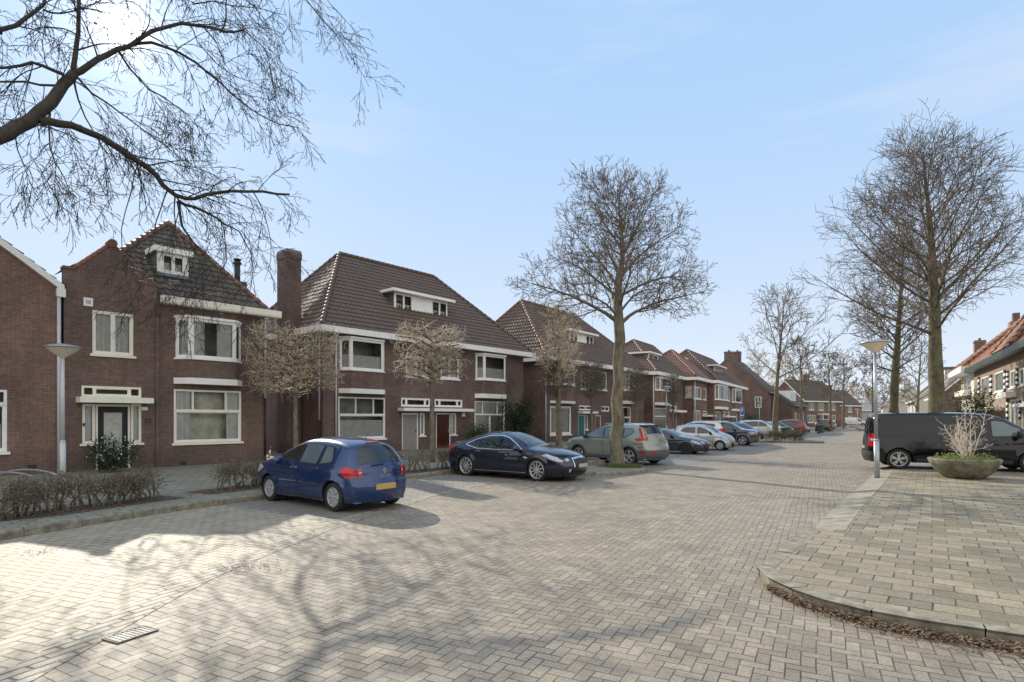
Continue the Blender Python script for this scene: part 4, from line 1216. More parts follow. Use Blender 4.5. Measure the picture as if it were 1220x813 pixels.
    def top_patch(s, a, b, v0, v1, name, mat, parent, off=.006, label=None, both=True, sides=None):
        "a, b: (x,z) near the silhouette; v0/v1 edge fractions at a and b (single side values when not both)"
        i0, i1 = s.near(*a), s.near(*b)
        n = max(2, abs(i1 - i0)); 
        I = np.linspace(i0, i1, n + 1)
        out = []
        for sg in ([0] if both else (sides or (1, -1))):
            vs = []; k = 14
            for q, i in enumerate(I):
                f = q / n
                if both:
                    e = v0 + (v1 - v0) * f
                    yy = np.r_[np.linspace(e, 1, k//2 + 1), np.linspace(1, e, k//2 + 1)[1:]]
                    sgn = np.r_[np.ones(k//2 + 1), -np.ones(k//2)]
                else:
                    yy = np.linspace(v0, v1, k + 1); sgn = np.full(k + 1, sg)
                x, y, z, nx, nz = s.strip(np.full(len(yy), i), yy)
                for c in range(len(yy)): vs.append((x[c] + nx[c]*off, sgn[c]*y[c], z[c] + nz[c]*off))
            w = k + 1
            mb = MB(); mb.add(vs, [(r*w+c, r*w+c+1, (r+1)*w+c+1, (r+1)*w+c) for r in range(n) for c in range(k)], 0, True)
            out.append(mb.build(name, M[mat], parent, label))
        return out
    def arch_trim(s, w, mat, parent, off=.012):
        for a in s.ax:
            th = np.linspace(-.12, PI + .12, 30)
            s.ribbon([(a + (s.Ra + w/2 - .012)*math.cos(t), s.R + (s.Ra + w/2 - .012)*math.sin(t)) for t in th], w, 'arch_trim', mat, parent, off=off)

def make_wheel(car, x, y, R, wid, style, rim_mat='alloy', n=5, steer=0.0):
    sg = 1 if y > 0 else -1
    w = empty('wheel', (x, y, R)); w.parent = car
    if steer: w.rotation_euler = (0, 0, steer)
    h = wid / 2; Rr = R * (.70 if style != 'big' else .76)
    if style == 'cap': Rr = R * .66
    mb = MB(); mb.lathe([(Rr, -h*.9), (R*.93, -h), (R*.985, -h*.8), (R, -h*.55), (R, h*.55), (R*.985, h*.8), (R*.93, h), (Rr, h*.9)], 40, (0, 0, 0), 'y')
    t = mb.build('tyre', M['tyre'], w)
    r = MB()
    o = sg * h
    # rim barrel and spokes
    r.lathe([(Rr*1.02, o*.86), (Rr*1.0, o*.98), (Rr*.93, o*.93), (Rr*.90, o*.2), (Rr*.9, -o*.6)], 40, (0, 0, 0), 'y', 0)
    r.lathe([(0.0001, o*.12), (Rr*.92, o*.12)], 30, (0, 0, 0), 'y', 1)
    r.lathe([(0.0001, o*.92), (R*.10, o*.92), (R*.12, o*.6)], 16, (0, 0, 0), 'y', 0)
    for i in range(n):
        c = 2*PI*i/n + .3
        arms = ((-.10, .16), (.10, -.16)) if style == 'twin' else ((0, 0),)
        for d0, d1 in arms:
            if style == 'cap': wa, wb = .30, .34
            elif style == 'big': wa, wb = .13, .12
            elif style == 'blade': wa, wb = .20, .30
            else: wa, wb = .16, .15
            ra, rb = R*.09, Rr*.95
            if style == 'twin': wa, wb = .13, .085
            def q(rad, ang, yy): return (rad*math.cos(ang), yy, rad*math.sin(ang))
            f0 = c + d0*1.2; f1 = c - d1*1.0
            ka = wa*R/ra/2 if ra else 0; kb = wb*R/rb/2
            if style == 'cap': ka = min(ka, PI/n*1.0); kb = PI/n*.80
            vs = [q(ra, f0-ka, o*.9), q(ra, f0+ka, o*.9), q(rb, f1+kb, o*.9), q(rb, f1-kb, o*.9), q(ra, f0-ka, o*.5), q(ra, f0+ka, o*.5), q(rb, f1+kb, o*.55), q(rb, f1-kb, o*.55)]
            r.add(vs, [(0,1,2,3), (0,3,7,4), (1,5,6,2), (2,6,7,3)], 0)
    r.build('rim', [M[rim_mat], M['dark_rim']], w)
    return w

def mirror_part(car, x, y, z, mat='black_plastic', sx=.10, sy=.12, sz=.085):
    for sg in (1, -1):
        mb = MB()
        pr = []
        k = 14
        for i in range(9):
            f = -1 + 2*i/8
            pr.append((math.sqrt(max(0, 1 - abs(f)**2.6)), f))
        vs = []; b = 0
        for r_, f in pr:
            for q in range(k):
                a = 2*PI*q/k
                vs.append((x + sx*max(r_, .02)*math.cos(a)*(1 if math.cos(a) > 0 else .55), sg*(y + sy*f), z + sz*max(r_, .02)*math.sin(a)))
        mb.add(vs, [(i*k+q, i*k+(q+1) % k, (i+1)*k+(q+1) % k, (i+1)*k+q) for i in range(8) for q in range(k)], 0, True)
        mb.box(x - .03, x + .03, sg*(y - sy - .06), sg*(y - sy*.6), z - sz*.9, z - sz*.3)
        mb.build('mirror', M[mat], car)

def lines(b, car, pts_list, mat='black_plastic', w=.014):
    for p in pts_list: b.ribbon(p, w, 'panel_gap', mat, car, off=.003)

def handles(b, car, pts, mat):
    for x, z in pts:
        for sg in (1, -1):
            y = float(b.Y(x, z))
            MB().box(x - .10, x + .10, sg*(y + .0), sg*(y + .028), z - .016, z + .016).build('handle', M[mat], car)

def plate(b, car, x, z, w, h, mat, front, off=.012):
    i = b.near(x, z)
    mb = MB(); s = 1 if front else -1
    X, Y, Z, nx, nz = b.strip(i, np.array([1.0])); X = float(X[0]); Z = float(Z[0])
    xx = X + s * off
    mb.add([(xx, -w/2, z - h/2), (xx, w/2, z - h/2), (xx, w/2, z + h/2), (xx, -w/2, z + h/2), (xx - s*.03, -w/2, z - h/2), (xx - s*.03, w/2, z - h/2), (xx - s*.03, w/2, z + h/2), (xx - s*.03, -w/2, z + h/2)], [(0,1,2,3), (0,4,5,1), (1,5,6,2), (2,6,7,3), (3,7,4,0)])
    mb.build('licence_plate', M[mat], car)
    return xx

def new_car(name, xy, head, label, group='cars parked along the street', cat='car', z=0.0):
    "head: heading as 2-D vector"
    return empty(name, (xy[0], xy[1], z), math.atan2(head[1], head[0]), label, cat, group)

def wheels(b, car, W, wid, style, rim='alloy', n=5):
    for a in b.ax:
        for sg in (1, -1): make_wheel(car, a, sg * (W - wid/2 - .012), b.R, wid, style, rim, n)

def hatchback(name, xy, head, label, paint='paint_blue', detail=True):
    c = new_car(name, xy, head, label)
    prof = [(1.93,.20),(2.05,.30),(2.09,.46),(2.06,.64),(1.95,.78),(1.70,.92),(1.35,1.01),(1.08,1.06),(.72,1.25),(.30,1.42),(-.10,1.485),(-.62,1.495),(-1.15,1.452),(-1.50,1.385),(-1.60,1.33),(-1.69,1.19),(-1.79,.99),(-1.85,.88),(-1.855,.72),(-1.88,.64),(-1.915,.56),(-1.91,.38),(-1.85,.22)]
    b = Body(prof, .19, .855, .93, .46, .305, 1.29, -1.285, arch=1.17, fil=.10, crown=.05, endcrown=.12)
    b.shell('body', paint, c)
    wheels(b, c, .845, .195, 'cap', 'hubcap', 7)
    g = 'car_glass'
    fw = [(.78,1.02),(.10,.985),(.08,1.02),(.06,1.37),(.12,1.385),(.34,1.33),(.62,1.18)]
    rw = [(.01,.985),(-.62,.965),(-.66,1.0),(-.70,1.36),(-.62,1.385),(-.1,1.39),(-.03,1.375)]
    qw = [(-.78,.975),(-1.16,1.02),(-1.19,1.06),(-1.06,1.31),(-.98,1.345),(-.79,1.355)]
    for p, gm in ((fw, g), (rw, 'car_glass_pale'), (qw, 'car_glass_pale')): b.side_patch(p, 'window', gm, c)
    for p in (fw, rw, qw): b.ribbon(p, .022, 'window_seal', 'black_plastic', c, closed=True, off=.007)
    b.top_patch((1.00,1.09), (.20,1.445), .10, .13, 'windscreen', g, c)
    b.top_patch((-1.61,1.33), (-1.80,.955), .07, .10, 'rear_window', 'car_glass', c, off=.008)
    b.top_patch((-1.52,1.40), (-1.575,1.37), .62, .62, 'brake_light', 'red_lens', c, off=.012)
    # tail lamps wrap the corner
    b.side_patch([(-1.52,.86),(-1.58,.925),(-1.66,.945),(-1.80,.92),(-1.86,.86),(-1.86,.745),(-1.72,.72),(-1.58,.77)], 'tail_light', 'red_lens', c, off=.012)
    b.top_patch((-1.82,.92), (-1.855,.74), .0, .15, 'tail_light', 'red_lens', c, both=False, off=.012)
    b.top_patch((-1.848,.84), (-1.853,.79), .05, .13, 'reversing_light', 'clear_lens', c, both=False, off=.017)
    b.side_patch([(1.50,.80),(1.72,.90),(1.98,.74),(2.03,.66),(1.80,.66)], 'headlight', 'clear_lens', c, off=.01)
    lines(b, c, [[(.83,.98),(.82,.52),(.74,.25)],[(.03,1.39),(.04,.94),(.02,.26)],[(-.73,1.38),(-.72,.93),(-.80,.62),(-.92,.50)],[(.82,.25),(-.85,.25)],[(-1.55,.62),(-1.85,.62)]])
    b.top_patch((-1.857,.665), (-1.866,.652), .02, .02, 'panel_gap', 'black_plastic', c, off=.004)
    b.ribbon([(.78,.56),(.06,.56)], .022, 'side_trim', 'chrome', c, off=.012); b.ribbon([(-.01,.56),(-.72,.56)], .022, 'side_trim', 'chrome', c, off=.012)
    handles(b, c, [(.20,.87),(-.62,.885)], 'chrome')
    b.ribbon([(-1.55,.36),(-1.90,.36)], .05, 'bumper_trim', 'black_plastic', c, off=.008)
    mirror_part(c, .66, .95, 1.0, paint)
    xx = plate(b, c, -1.91, .52, .52, .12, 'plate_yellow', False)
    # badge and letters on the tailgate
    i = b.near(-1.855, .82); X = float(b.strip(i, np.array([1.0]))[0][0])
    bd = MB(); r0, r1 = .055, .03
    pts = [(0, .062), (.042, 0), (0, -.062), (-.042, 0)]
    vs = [(X - .012, y, .845 + z) for y, z in pts] + [(X - .012, y*.45, .845 + z*.45) for y, z in pts] + [(X + .03, y, .845 + z) for y, z in pts]
    bd.add(vs, [(0,1,5,4),(1,2,6,5),(2,3,7,6),(3,0,4,7),(0,8,9,1),(1,9,10,2),(2,10,11,3),(3,11,8,0)])
    bd.build('badge', M['chrome'], c)
    t = text_part('C L I O', .085, (X - .014, 0, .735), (PI/2, 0, -PI/2), 'chrome', c, 'lettering', .004)
    wp = MB(); wp.tube([(X + .02, .0, .985), (X + .03, .30, .975)], .014, 6); wp.build('wiper', M['black_plastic'], c)
    MB().tube([(-1.3, 0, 1.50), (-1.42, 0, 1.63)], .006, 5).build('aerial', M['black_plastic'], c)
    MB().box(-1.35, -1.70, -.5, .5, .17, .3).tube([(-1.55, -.35, .22), (-1.9, -.35, .22)], .03, 8).build('underbody', M['black_plastic'], c)
    return c

def sedan(name, xy, head, label, paint='paint_navy'):
    c = new_car(name, xy, head, label)
    prof = [(2.30,.20),(2.45,.30),(2.50,.44),(2.47,.60),(2.36,.72),(2.10,.83),(1.70,.93),(1.30,.98),(1.08,1.01),(.70,1.19),(.32,1.35),(-.05,1.435),(-.50,1.445),(-1.0,1.39),(-1.50,1.25),(-1.95,1.10),(-2.25,1.06),(-2.40,1.04),(-2.45,.95),(-2.43,.78),(-2.46,.60),(-2.44,.42),(-2.34,.24)]
    b = Body(prof, .19, .965, .90, .50, .35, 1.52, -1.44, arch=1.09, fil=.12, crown=.06, endcrown=.20, npl=5.0, dl=.16)
    b.shell('body', paint, c)
    wheels(b, c, .955, .245, 'big', 'alloy', 10)
    g = 'car_glass'
    sw = [(.86,.975),(.02,.96),(-.02,.98),(-.04,1.345),(.05,1.36),(.26,1.30),(.55,1.165)]
    rw = [(-.08,.96),(-.96,.975),(-1.0,1.0),(-1.03,1.24),(-.55,1.345),(-.10,1.352)]
    qw = [(-1.06,.985),(-1.42,1.06),(-1.44,1.085),(-1.06,1.225)]
    for p in (sw, rw, qw): b.side_patch(p, 'window', g, c)
    b.ribbon([(.95,.96),(0,.94),(-.95,.95),(-1.46,1.05),(-1.50,1.085),(-1.05,1.255),(-.55,1.365),(0,1.385),(.28,1.32),(.60,1.165),(.95,.96)], .024, 'window_trim', 'chrome', c, off=.010, closed=False)
    b.top_patch((1.04,1.03), (.14,1.40), .09, .12, 'windscreen', 'car_glass_pale', c)
    b.top_patch((-.95,1.40), (-1.95,1.105), .16, .18, 'rear_window', g, c)
    b.top_patch((0.02,1.43), (-.75,1.43), .10, .12, 'sunroof', g, c)
    b.side_patch([(1.72,.80),(1.86,.86),(2.22,.76),(2.40,.66),(2.40,.61),(2.10,.66)], 'headlight', 'clear_lens', c, off=.012)
    b.top_patch((2.39,.70), (2.455,.62), .0, .20, 'headlight', 'clear_lens', c, both=False, off=.012)
    # oval nose with chrome outline
    b.top_patch((2.455,.63), (2.495,.47), .36, .44, 'grille', 'black_plastic', c, off=.010)
    b.top_patch((2.44,.655), (2.457,.63), .33, .35, 'grille_trim', 'chrome', c, off=.016); b.top_patch((2.495,.47), (2.498,.45), .42, .46, 'grille_trim', 'chrome', c, off=.016)
    b.top_patch((2.457,.63), (2.495,.47), .33, .37, 'grille_trim', 'chrome', c, both=False, off=.016)
    b.top_patch((2.48,.38), (2.44,.28), .30, .36, 'air_intake', 'black_plastic', c, off=.012)
    b.top_patch((2.485,.40), (2.47,.35), .08, .18, 'fog_light', 'clear_lens', c, both=False, off=.012)
    xx = plate(b, c, 2.495, .50, .50, .11, 'plate_grey', True, .022)
    i = b.near(2.44, .655); q = b.strip(i, np.array([1.0])); X, Z = float(q[0][0]), float(q[2][0])
    # curved T shaped emblem on the nose
    e = MB(); e.add([(X+.014, -.045, Z+.025), (X+.014, .045, Z+.025), (X+.018, .040, Z+.008), (X+.018, .012, Z+.010), (X+.024, .004, Z-.055), (X+.024, -.004, Z-.055), (X+.018, -.012, Z+.010), (X+.018, -.040, Z+.008)], [tuple(range(8))]); e.build('badge', M['chrome'], c)
    b.side_patch([(-2.10,.92),(-2.0,.96),(-2.3,1.0),(-2.42,.98),(-2.42,.88),(-2.25,.86)], 'tail_light', 'red_lens', c, off=.012)
    b.top_patch((-2.43,1.0), (-2.44,.88), .02, .4, 'tail_light', 'red_lens', c, both=False, off=.012)
    lines(b, c, [[(.98,.95),(1.0,.6),(.90,.27)],[(-.06,1.36),(-.05,.94),(-.08,.27)],[(-1.02,1.24),(-.98,.94),(-1.06,.66),(-1.22,.50)],[(1.1,.985),(1.72,.86)]])
    handles(b, c, [(.12,.85),(-.88,.87)], 'chrome')
    b.ribbon([(1.1,.245),(-1.05,.245)], .022, 'sill_trim', 'chrome', c, off=.008)
    b.ribbon([(1.18,.72),(1.02,.73)], .05, 'side_badge', 'chrome', c, off=.01)
    mirror_part(c, .78, 1.06, 1.0, paint)
    MB().box(-2.2, 2.2, -.7, .7, .16, .25).build('underbody', M['black_plastic'], c)
    return c

def suv(name, xy, head, label, paint='paint_sage', tail='boomerang', rim_style='blade', glass='car_glass_pale', scale=1.0, clad=True, front_lamp=True):
    c = new_car(name, xy, head, label)
    prof = [(2.02,.25),(2.12,.36),(2.17,.55),(2.16,.76),(2.10,.92),(1.90,1.01),(1.50,1.07),(1.12,1.11),(.78,1.30),(.42,1.50),(.05,1.60),(-.5,1.645),(-1.05,1.64),(-1.55,1.60),(-1.74,1.57),(-1.80,1.50),(-1.95,1.22),(-2.03,1.06),(-2.07,.86),(-2.16,.74),(-2.19,.60),(-2.17,.42),(-2.05,.28)]
    b = Body(prof, .24, .925, 1.02, .36, .355, 1.34, -1.36, arch=1.14, fil=.11, crown=.05, endcrown=.14, shoulder=.022)
    b.shell('body', paint, c)
    wheels(b, c, .92, .235, rim_style, 'alloy', 5)
    sw = [(.90,1.10),(.06,1.07),(.03,1.09),(.02,1.50),(.10,1.525),(.40,1.44),(.70,1.27)]
    rw = [(-.04,1.07),(-.92,1.08),(-.95,1.1),(-.98,1.50),(-.55,1.54),(-.06,1.535)]
    qw = [(-1.02,1.09),(-1.22,1.13),(-1.50,1.33),(-1.52,1.38),(-1.40,1.47),(-1.02,1.50)]
    for p in (sw, rw, qw): b.side_patch(p, 'window', glass, c); b.ribbon(p, .026, 'window_seal', 'black_plastic', c, closed=True, off=.008)
    b.top_patch((1.06,1.14), (.15,1.58), .09, .13, 'windscreen', 'car_glass_pale', c)
    b.top_patch((-1.79,1.52), (-1.96,1.20), .12, .14, 'rear_window', 'car_glass', c, off=.008)
    sp = MB(); sp.box(-1.62, -1.90, -.58, .58, 1.575, 1.61); sp.build('roof_spoiler', M['black_plastic'] if tail == 'boomerang' else M[paint], c)
    if tail == 'boomerang':
        b.side_patch([(-1.71,1.43),(-1.69,1.50),(-1.75,1.51),(-1.94,1.20),(-1.98,1.12),(-1.90,1.10)], 'tail_light', 'red_lens', c, off=.014)
        b.side_patch([(-1.62,1.04),(-1.64,1.09),(-2.0,1.11),(-2.03,1.01),(-1.75,.99)], 'tail_light', 'red_lens', c, off=.016)
        b.top_patch((-1.80,1.48), (-2.02,1.08), .0, .05, 'tail_light', 'red_lens', c, both=False, off=.014)
        b.top_patch((-1.98,1.12), (-2.035,1.0), .0, .14, 'tail_light', 'red_lens', c, both=False, off=.016)
    else:
        b.side_patch([(-1.62,.98),(-1.66,1.10),(-1.96,1.18),(-2.03,1.06),(-2.05,.92),(-1.85,.92)], 'tail_light', 'red_lens', c, off=.014)
        b.top_patch((-1.96,1.18), (-2.055,.92), .0, .28, 'tail_light', 'red_lens', c, both=False, off=.014)
    b.side_patch([(1.66,.88),(1.78,.96),(2.06,.92),(2.12,.80),(1.95,.78)], 'headlight', 'clear_lens', c, off=.014)
    b.top_patch((2.09,.93), (2.155,.78), .02, .26, 'headlight', 'clear_lens', c, both=False, off=.014)
    b.top_patch((2.13,.88), (2.17,.60), .34, .36, 'grille', 'black_plastic', c, off=.012)
    if clad:
        b.arch_trim(.075, 'grey_plastic', c)
        b.side_patch([(1.0,.245),(1.0,.37),(-1.0,.37),(-1.0,.245)], 'sill_cladding', 'grey_plastic', c, off=.014)
        b.side_patch([(-1.76,.26),(-1.76,.62),(-2.18,.62),(-2.18,.42),(-2.05,.27)], 'bumper_cladding', 'grey_plastic', c, off=.012)
        b.side_patch([(1.74,.26),(1.74,.56),(2.16,.56),(2.12,.36),(2.02,.26)], 'bumper_cladding', 'grey_plastic', c, off=.012)
        b.top_patch((-2.185,.62), (-2.06,.28), .01, .01, 'bumper_cladding', 'grey_plastic', c, off=.012)
        b.top_patch((-2.19,.56), (-2.19,.50), .06, .34, 'reflector', 'red_lens', c, both=False, off=.02)
        b.ribbon([(-1.86,.53),(-2.16,.53)], .06, 'reflector', 'red_lens', c, off=.02)
    lines(b, c, [[(.98,1.06),(1.0,.7),(.90,.40)],[(0,1.53),(0,1.05),(-.02,.40)],[(-1.0,1.5),(-.98,1.05),(-1.05,.72),(-1.15,.60)],[(-1.60,.70),(-2.06,.76)]])
    handles(b, c, [(.16,.98),(-.84,1.0)], paint)
    for sg in (1, -1):
        MB().tube([(-1.5, sg*.60, 1.63), (-1.2, sg*.62, 1.67), (0, sg*.64, 1.66), (.2, sg*.64, 1.59)], .016, 6).build('roof_rail', M['chrome'], c)
    mirror_part(c, .80, 1.04, 1.12, 'black_plastic' if tail == 'boomerang' else paint)
    plate(b, c, -2.07, .82, .50, .11, 'plate_yellow', False); plate(b, c, 2.17, .52, .50, .11, 'plate_yellow', True)
    MB().box(-2.0, 2.0, -.7, .7, .2, .3).build('underbody', M['black_plastic'], c)
    return c

def coupe(name, xy, head, label, paint='paint_grey'):
    c = new_car(name, xy, head, label)
    prof = [(2.02,.18),(2.12,.28),(2.14,.42),(2.08,.55),(1.92,.66),(1.60,.78),(1.20,.87),(.80,.92),(.45,1.08),(.05,1.23),(-.3,1.285),(-.75,1.25),(-1.2,1.11),(-1.6,.98),(-1.95,.97),(-2.08,.95),(-2.10,.80),(-2.08,.62),(-2.1,.4),(-2.0,.22)]
    b = Body(prof, .16, .885, .86, .50, .31, 1.28, -1.29, arch=1.10, fil=.11, crown=.05, endcrown=.18, npl=5, shoulder=.02)
    b.shell('body', paint, c)
    wheels(b, c, .885, .22, 'twin', 'dark_rim', 5)
    sw = [(.62,.93),(-.50,.90),(-.54,.93),(-.50,1.17),(-.2,1.21),(.05,1.165),(.35,1.06)]
    qw = [(-.58,.93),(-1.0,.98),(-1.02,1.0),(-.56,1.15)]
    for p in (sw, qw): b.side_patch(p, 'window', 'car_glass', c)
    b.top_patch((.78,.94), (-.02,1.24), .10, .13, 'windscreen', 'car_glass_pale', c); b.top_patch((-.72,1.25), (-1.5,1.0), .16, .2, 'rear_window', 'car_glass', c)
    b.side_patch([(1.50,.68),(1.62,.74),(1.95,.62),(2.06,.52),(1.80,.54)], 'headlight', 'clear_lens', c, off=.012)
    b.top_patch((1.98,.62), (2.08,.53), .0, .28, 'headlight', 'clear_lens', c, both=False, off=.012)
    b.top_patch((2.13,.46), (2.10,.25), .22, .30, 'grille', 'black_plastic', c, off=.012)
    b.top_patch((2.14,.42), (2.11,.28), .03, .16, 'fog_light', 'black_plastic', c, both=False, off=.012)
    b.top_patch((-2.09,.9), (-2.09,.75), .04, .3, 'tail_light', 'red_lens', c, both=False, off=.012)
    lines(b, c, [[(.70,.90),(.72,.6),(.62,.24)],[(-.56,1.16),(-.54,.88),(-.62,.45),(-.72,.30)]])
    handles(b, c, [(-.42,.80)], paint); mirror_part(c, .52, .96, .96, 'black_plastic')
    plate(b, c, 2.135, .36, .50, .11, 'plate_yellow', True)
    return c

def citycar(name, xy, head, label, paint='paint_silver', k=1.0, rim='cap', dark_nose=False):
    c = new_car(name, xy, head, label)
    prof = [(1.62,.19),(1.70,.30),(1.72,.46),(1.68,.62),(1.56,.77),(1.30,.90),(1.02,.98),(.70,1.18),(.35,1.37),(0,1.445),(-.5,1.47),(-1.0,1.44),(-1.38,1.37),(-1.50,1.28),(-1.60,1.02),(-1.66,.84),(-1.68,.60),(-1.70,.42),(-1.62,.22)]
    b = Body(prof, .18, .81, .92, .38, .285, 1.17, -1.17, arch=1.16, fil=.11, crown=.05, endcrown=.14, npl=6)
    b.shell('body', paint, c)
    wheels(b, c, .80, .175, rim, 'hubcap', 6)
    fw = [(.74,1.0),(-.12,.96),(-.15,.99),(-.17,1.345),(-.05,1.36),(.28,1.28),(.55,1.13)]
    rw = [(-.24,.99),(-.85,1.02),(-1.12,1.10),(-1.14,1.14),(-.95,1.31),(-.75,1.345),(-.26,1.35)]
    for p in (fw, rw): b.side_patch(p, 'window', 'car_glass', c)
    b.top_patch((.95,1.02), (.22,1.40), .09, .12, 'windscreen', 'car_glass_pale', c); b.top_patch((-1.5,1.28), (-1.61,1.0), .12, .14, 'rear_window', 'car_glass', c, off=.008)
    b.side_patch([(1.14,.72),(1.22,.84),(1.50,.76),(1.66,.62),(1.64,.54),(1.40,.58)], 'headlight', 'clear_lens', c, off=.012)
    b.top_patch((1.60,.74), (1.70,.56), .0, .26, 'headlight', 'clear_lens', c, both=False, off=.012)
    b.top_patch((1.72,.48), (1.69,.28), .14, .22, 'grille', 'black_plastic', c, off=.012)
    b.side_patch([(-1.40,.86),(-1.45,1.15),(-1.55,1.15),(-1.64,.90)], 'tail_light', 'red_lens', c, off=.012)
    b.top_patch((-1.56,1.15), (-1.655,.86), .0, .16, 'tail_light', 'red_lens', c, both=False, off=.012)
    lines(b, c, [[(.80,.97),(.82,.6),(.72,.25)],[(-.2,1.36),(-.2,.94),(-.25,.5),(-.35,.26)]])
    handles(b, c, [(-.05,.86)], 'black_plastic'); mirror_part(c, .64, .90, 1.0, 'black_plastic')
    plate(b, c, 1.715, .40, .48, .11, 'plate_yellow', True); plate(b, c, -1.68, .62, .48, .11, 'plate_yellow', False)
    return c

def van(name, xy, head, label, paint='paint_van', k=1.0, z=0.0, group=None, detail=True):
    c = new_car(name, xy, head, label, group, 'van', z)
    prof = [(2.45,.26),(2.58,.38),(2.62,.58),(2.60,.80),(2.50,.98),(2.15,1.10),(1.85,1.17),(1.50,1.42),(1.12,1.72),(.85,1.86),(.4,1.925),(-.5,1.945),(-1.6,1.94),(-2.35,1.92),(-2.47,1.87),(-2.52,1.60),(-2.56,1.15),(-2.59,.80),(-2.62,.62),(-2.64,.45),(-2.56,.26)]
    b = Body(prof, .24, .97, 1.10, .16, .345, 1.70, -1.78, arch=1.17, fil=.12, crown=.04, endcrown=.06, npl=9, dl=.06, N=170, low=.05, shoulder=.018)
    b.shell('body', paint, c)
    wheels(b, c, .955, .225, 'twin', 'alloy', 5)
    g = 'car_glass'
    fw = [(1.66,1.20),(.72,1.16),(.68,1.20),(.67,1.66),(.75,1.70),(1.0,1.66),(1.38,1.42)]
    b.side_patch(fw, 'window', 'car_glass_pale', c); b.ribbon(fw, .03, 'window_seal', 'black_plastic', c, closed=True, off=.008)
    b.top_patch((1.80,1.20), (.98,1.80), .06, .08, 'windscreen', 'car_glass_pale', c)
    for y0, y1 in ((.08, .46), (.54, .92)): b.top_patch((-2.50,1.75), (-2.55,1.25), y0, y1 + .0, 'rear_window', g, c, both=False, off=.008)
    b.side_patch([(-2.40,.78),(-2.40,1.24),(-2.53,1.24),(-2.57,1.0),(-2.58,.78)], 'tail_light', 'red_lens', c, off=.014)
    b.top_patch((-2.54,1.24), (-2.585,.78), .0, .12, 'tail_light', 'red_lens', c, both=False, off=.014)
    b.side_patch([(-2.395,.97),(-2.395,1.05),(-2.56,1.05),(-2.57,.97)], 'reversing_light', 'clear_lens', c, off=.019)
    b.side_patch([(2.02,.88),(2.10,1.0),(2.42,.96),(2.56,.80),(2.3,.78)], 'headlight', 'clear_lens', c, off=.014)
    b.top_patch((2.50,.98), (2.60,.80), .02, .3, 'headlight', 'clear_lens', c, both=False, off=.014)
    lines(b, c, [[(.62,1.86),(.60,1.1),(.60,.34)],[(-.62,1.88),(-.60,1.1),(-.60,.34)],[(1.55,1.12),(1.42,.8),(1.28,.36)],[(.60,.34),(-.60,.34)],[(-2.38,1.88),(-2.40,1.3)],[(-.62,1.20),(-2.3,1.20)]], w=.016)
    b.ribbon([(.55,1.13),(-2.3,1.13)], .02, 'slide_rail', 'black_plastic', c, off=.008)
    b.side_patch([(1.2,.28),(1.2,.40),(-1.3,.40),(-1.3,.28)], 'sill_cladding', 'black_plastic', c, off=.014)
    b.side_patch([(-2.30,.28),(-2.30,.60),(-2.62,.60),(-2.62,.42),(-2.55,.28)], 'bumper', 'black_plastic', c, off=.014)
    b.top_patch((-2.62,.62), (-2.57,.28), .01, .01, 'bumper', 'black_plastic', c, off=.014)
    handles(b, c, [(.74,1.02),(.42,1.02)], 'black_plastic')
    mirror_part(c, 1.30, 1.13, 1.26, 'black_plastic', .10, .11, .15)
    plate(b, c, -2.59, .72, .5, .11, 'plate_yellow', False)
    if k != 1: c.scale = (k, k, k*.95)
    return c

def paints():
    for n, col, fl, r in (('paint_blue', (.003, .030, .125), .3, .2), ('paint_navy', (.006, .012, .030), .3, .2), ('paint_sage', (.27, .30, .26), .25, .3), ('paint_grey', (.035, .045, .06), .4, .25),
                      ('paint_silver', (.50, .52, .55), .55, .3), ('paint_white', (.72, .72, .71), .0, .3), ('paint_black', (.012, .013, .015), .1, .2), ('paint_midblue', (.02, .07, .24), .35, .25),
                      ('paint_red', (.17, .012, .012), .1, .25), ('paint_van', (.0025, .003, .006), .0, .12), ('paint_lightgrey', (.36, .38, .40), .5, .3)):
        M[n] = paint_mat(n, col, fl, r)

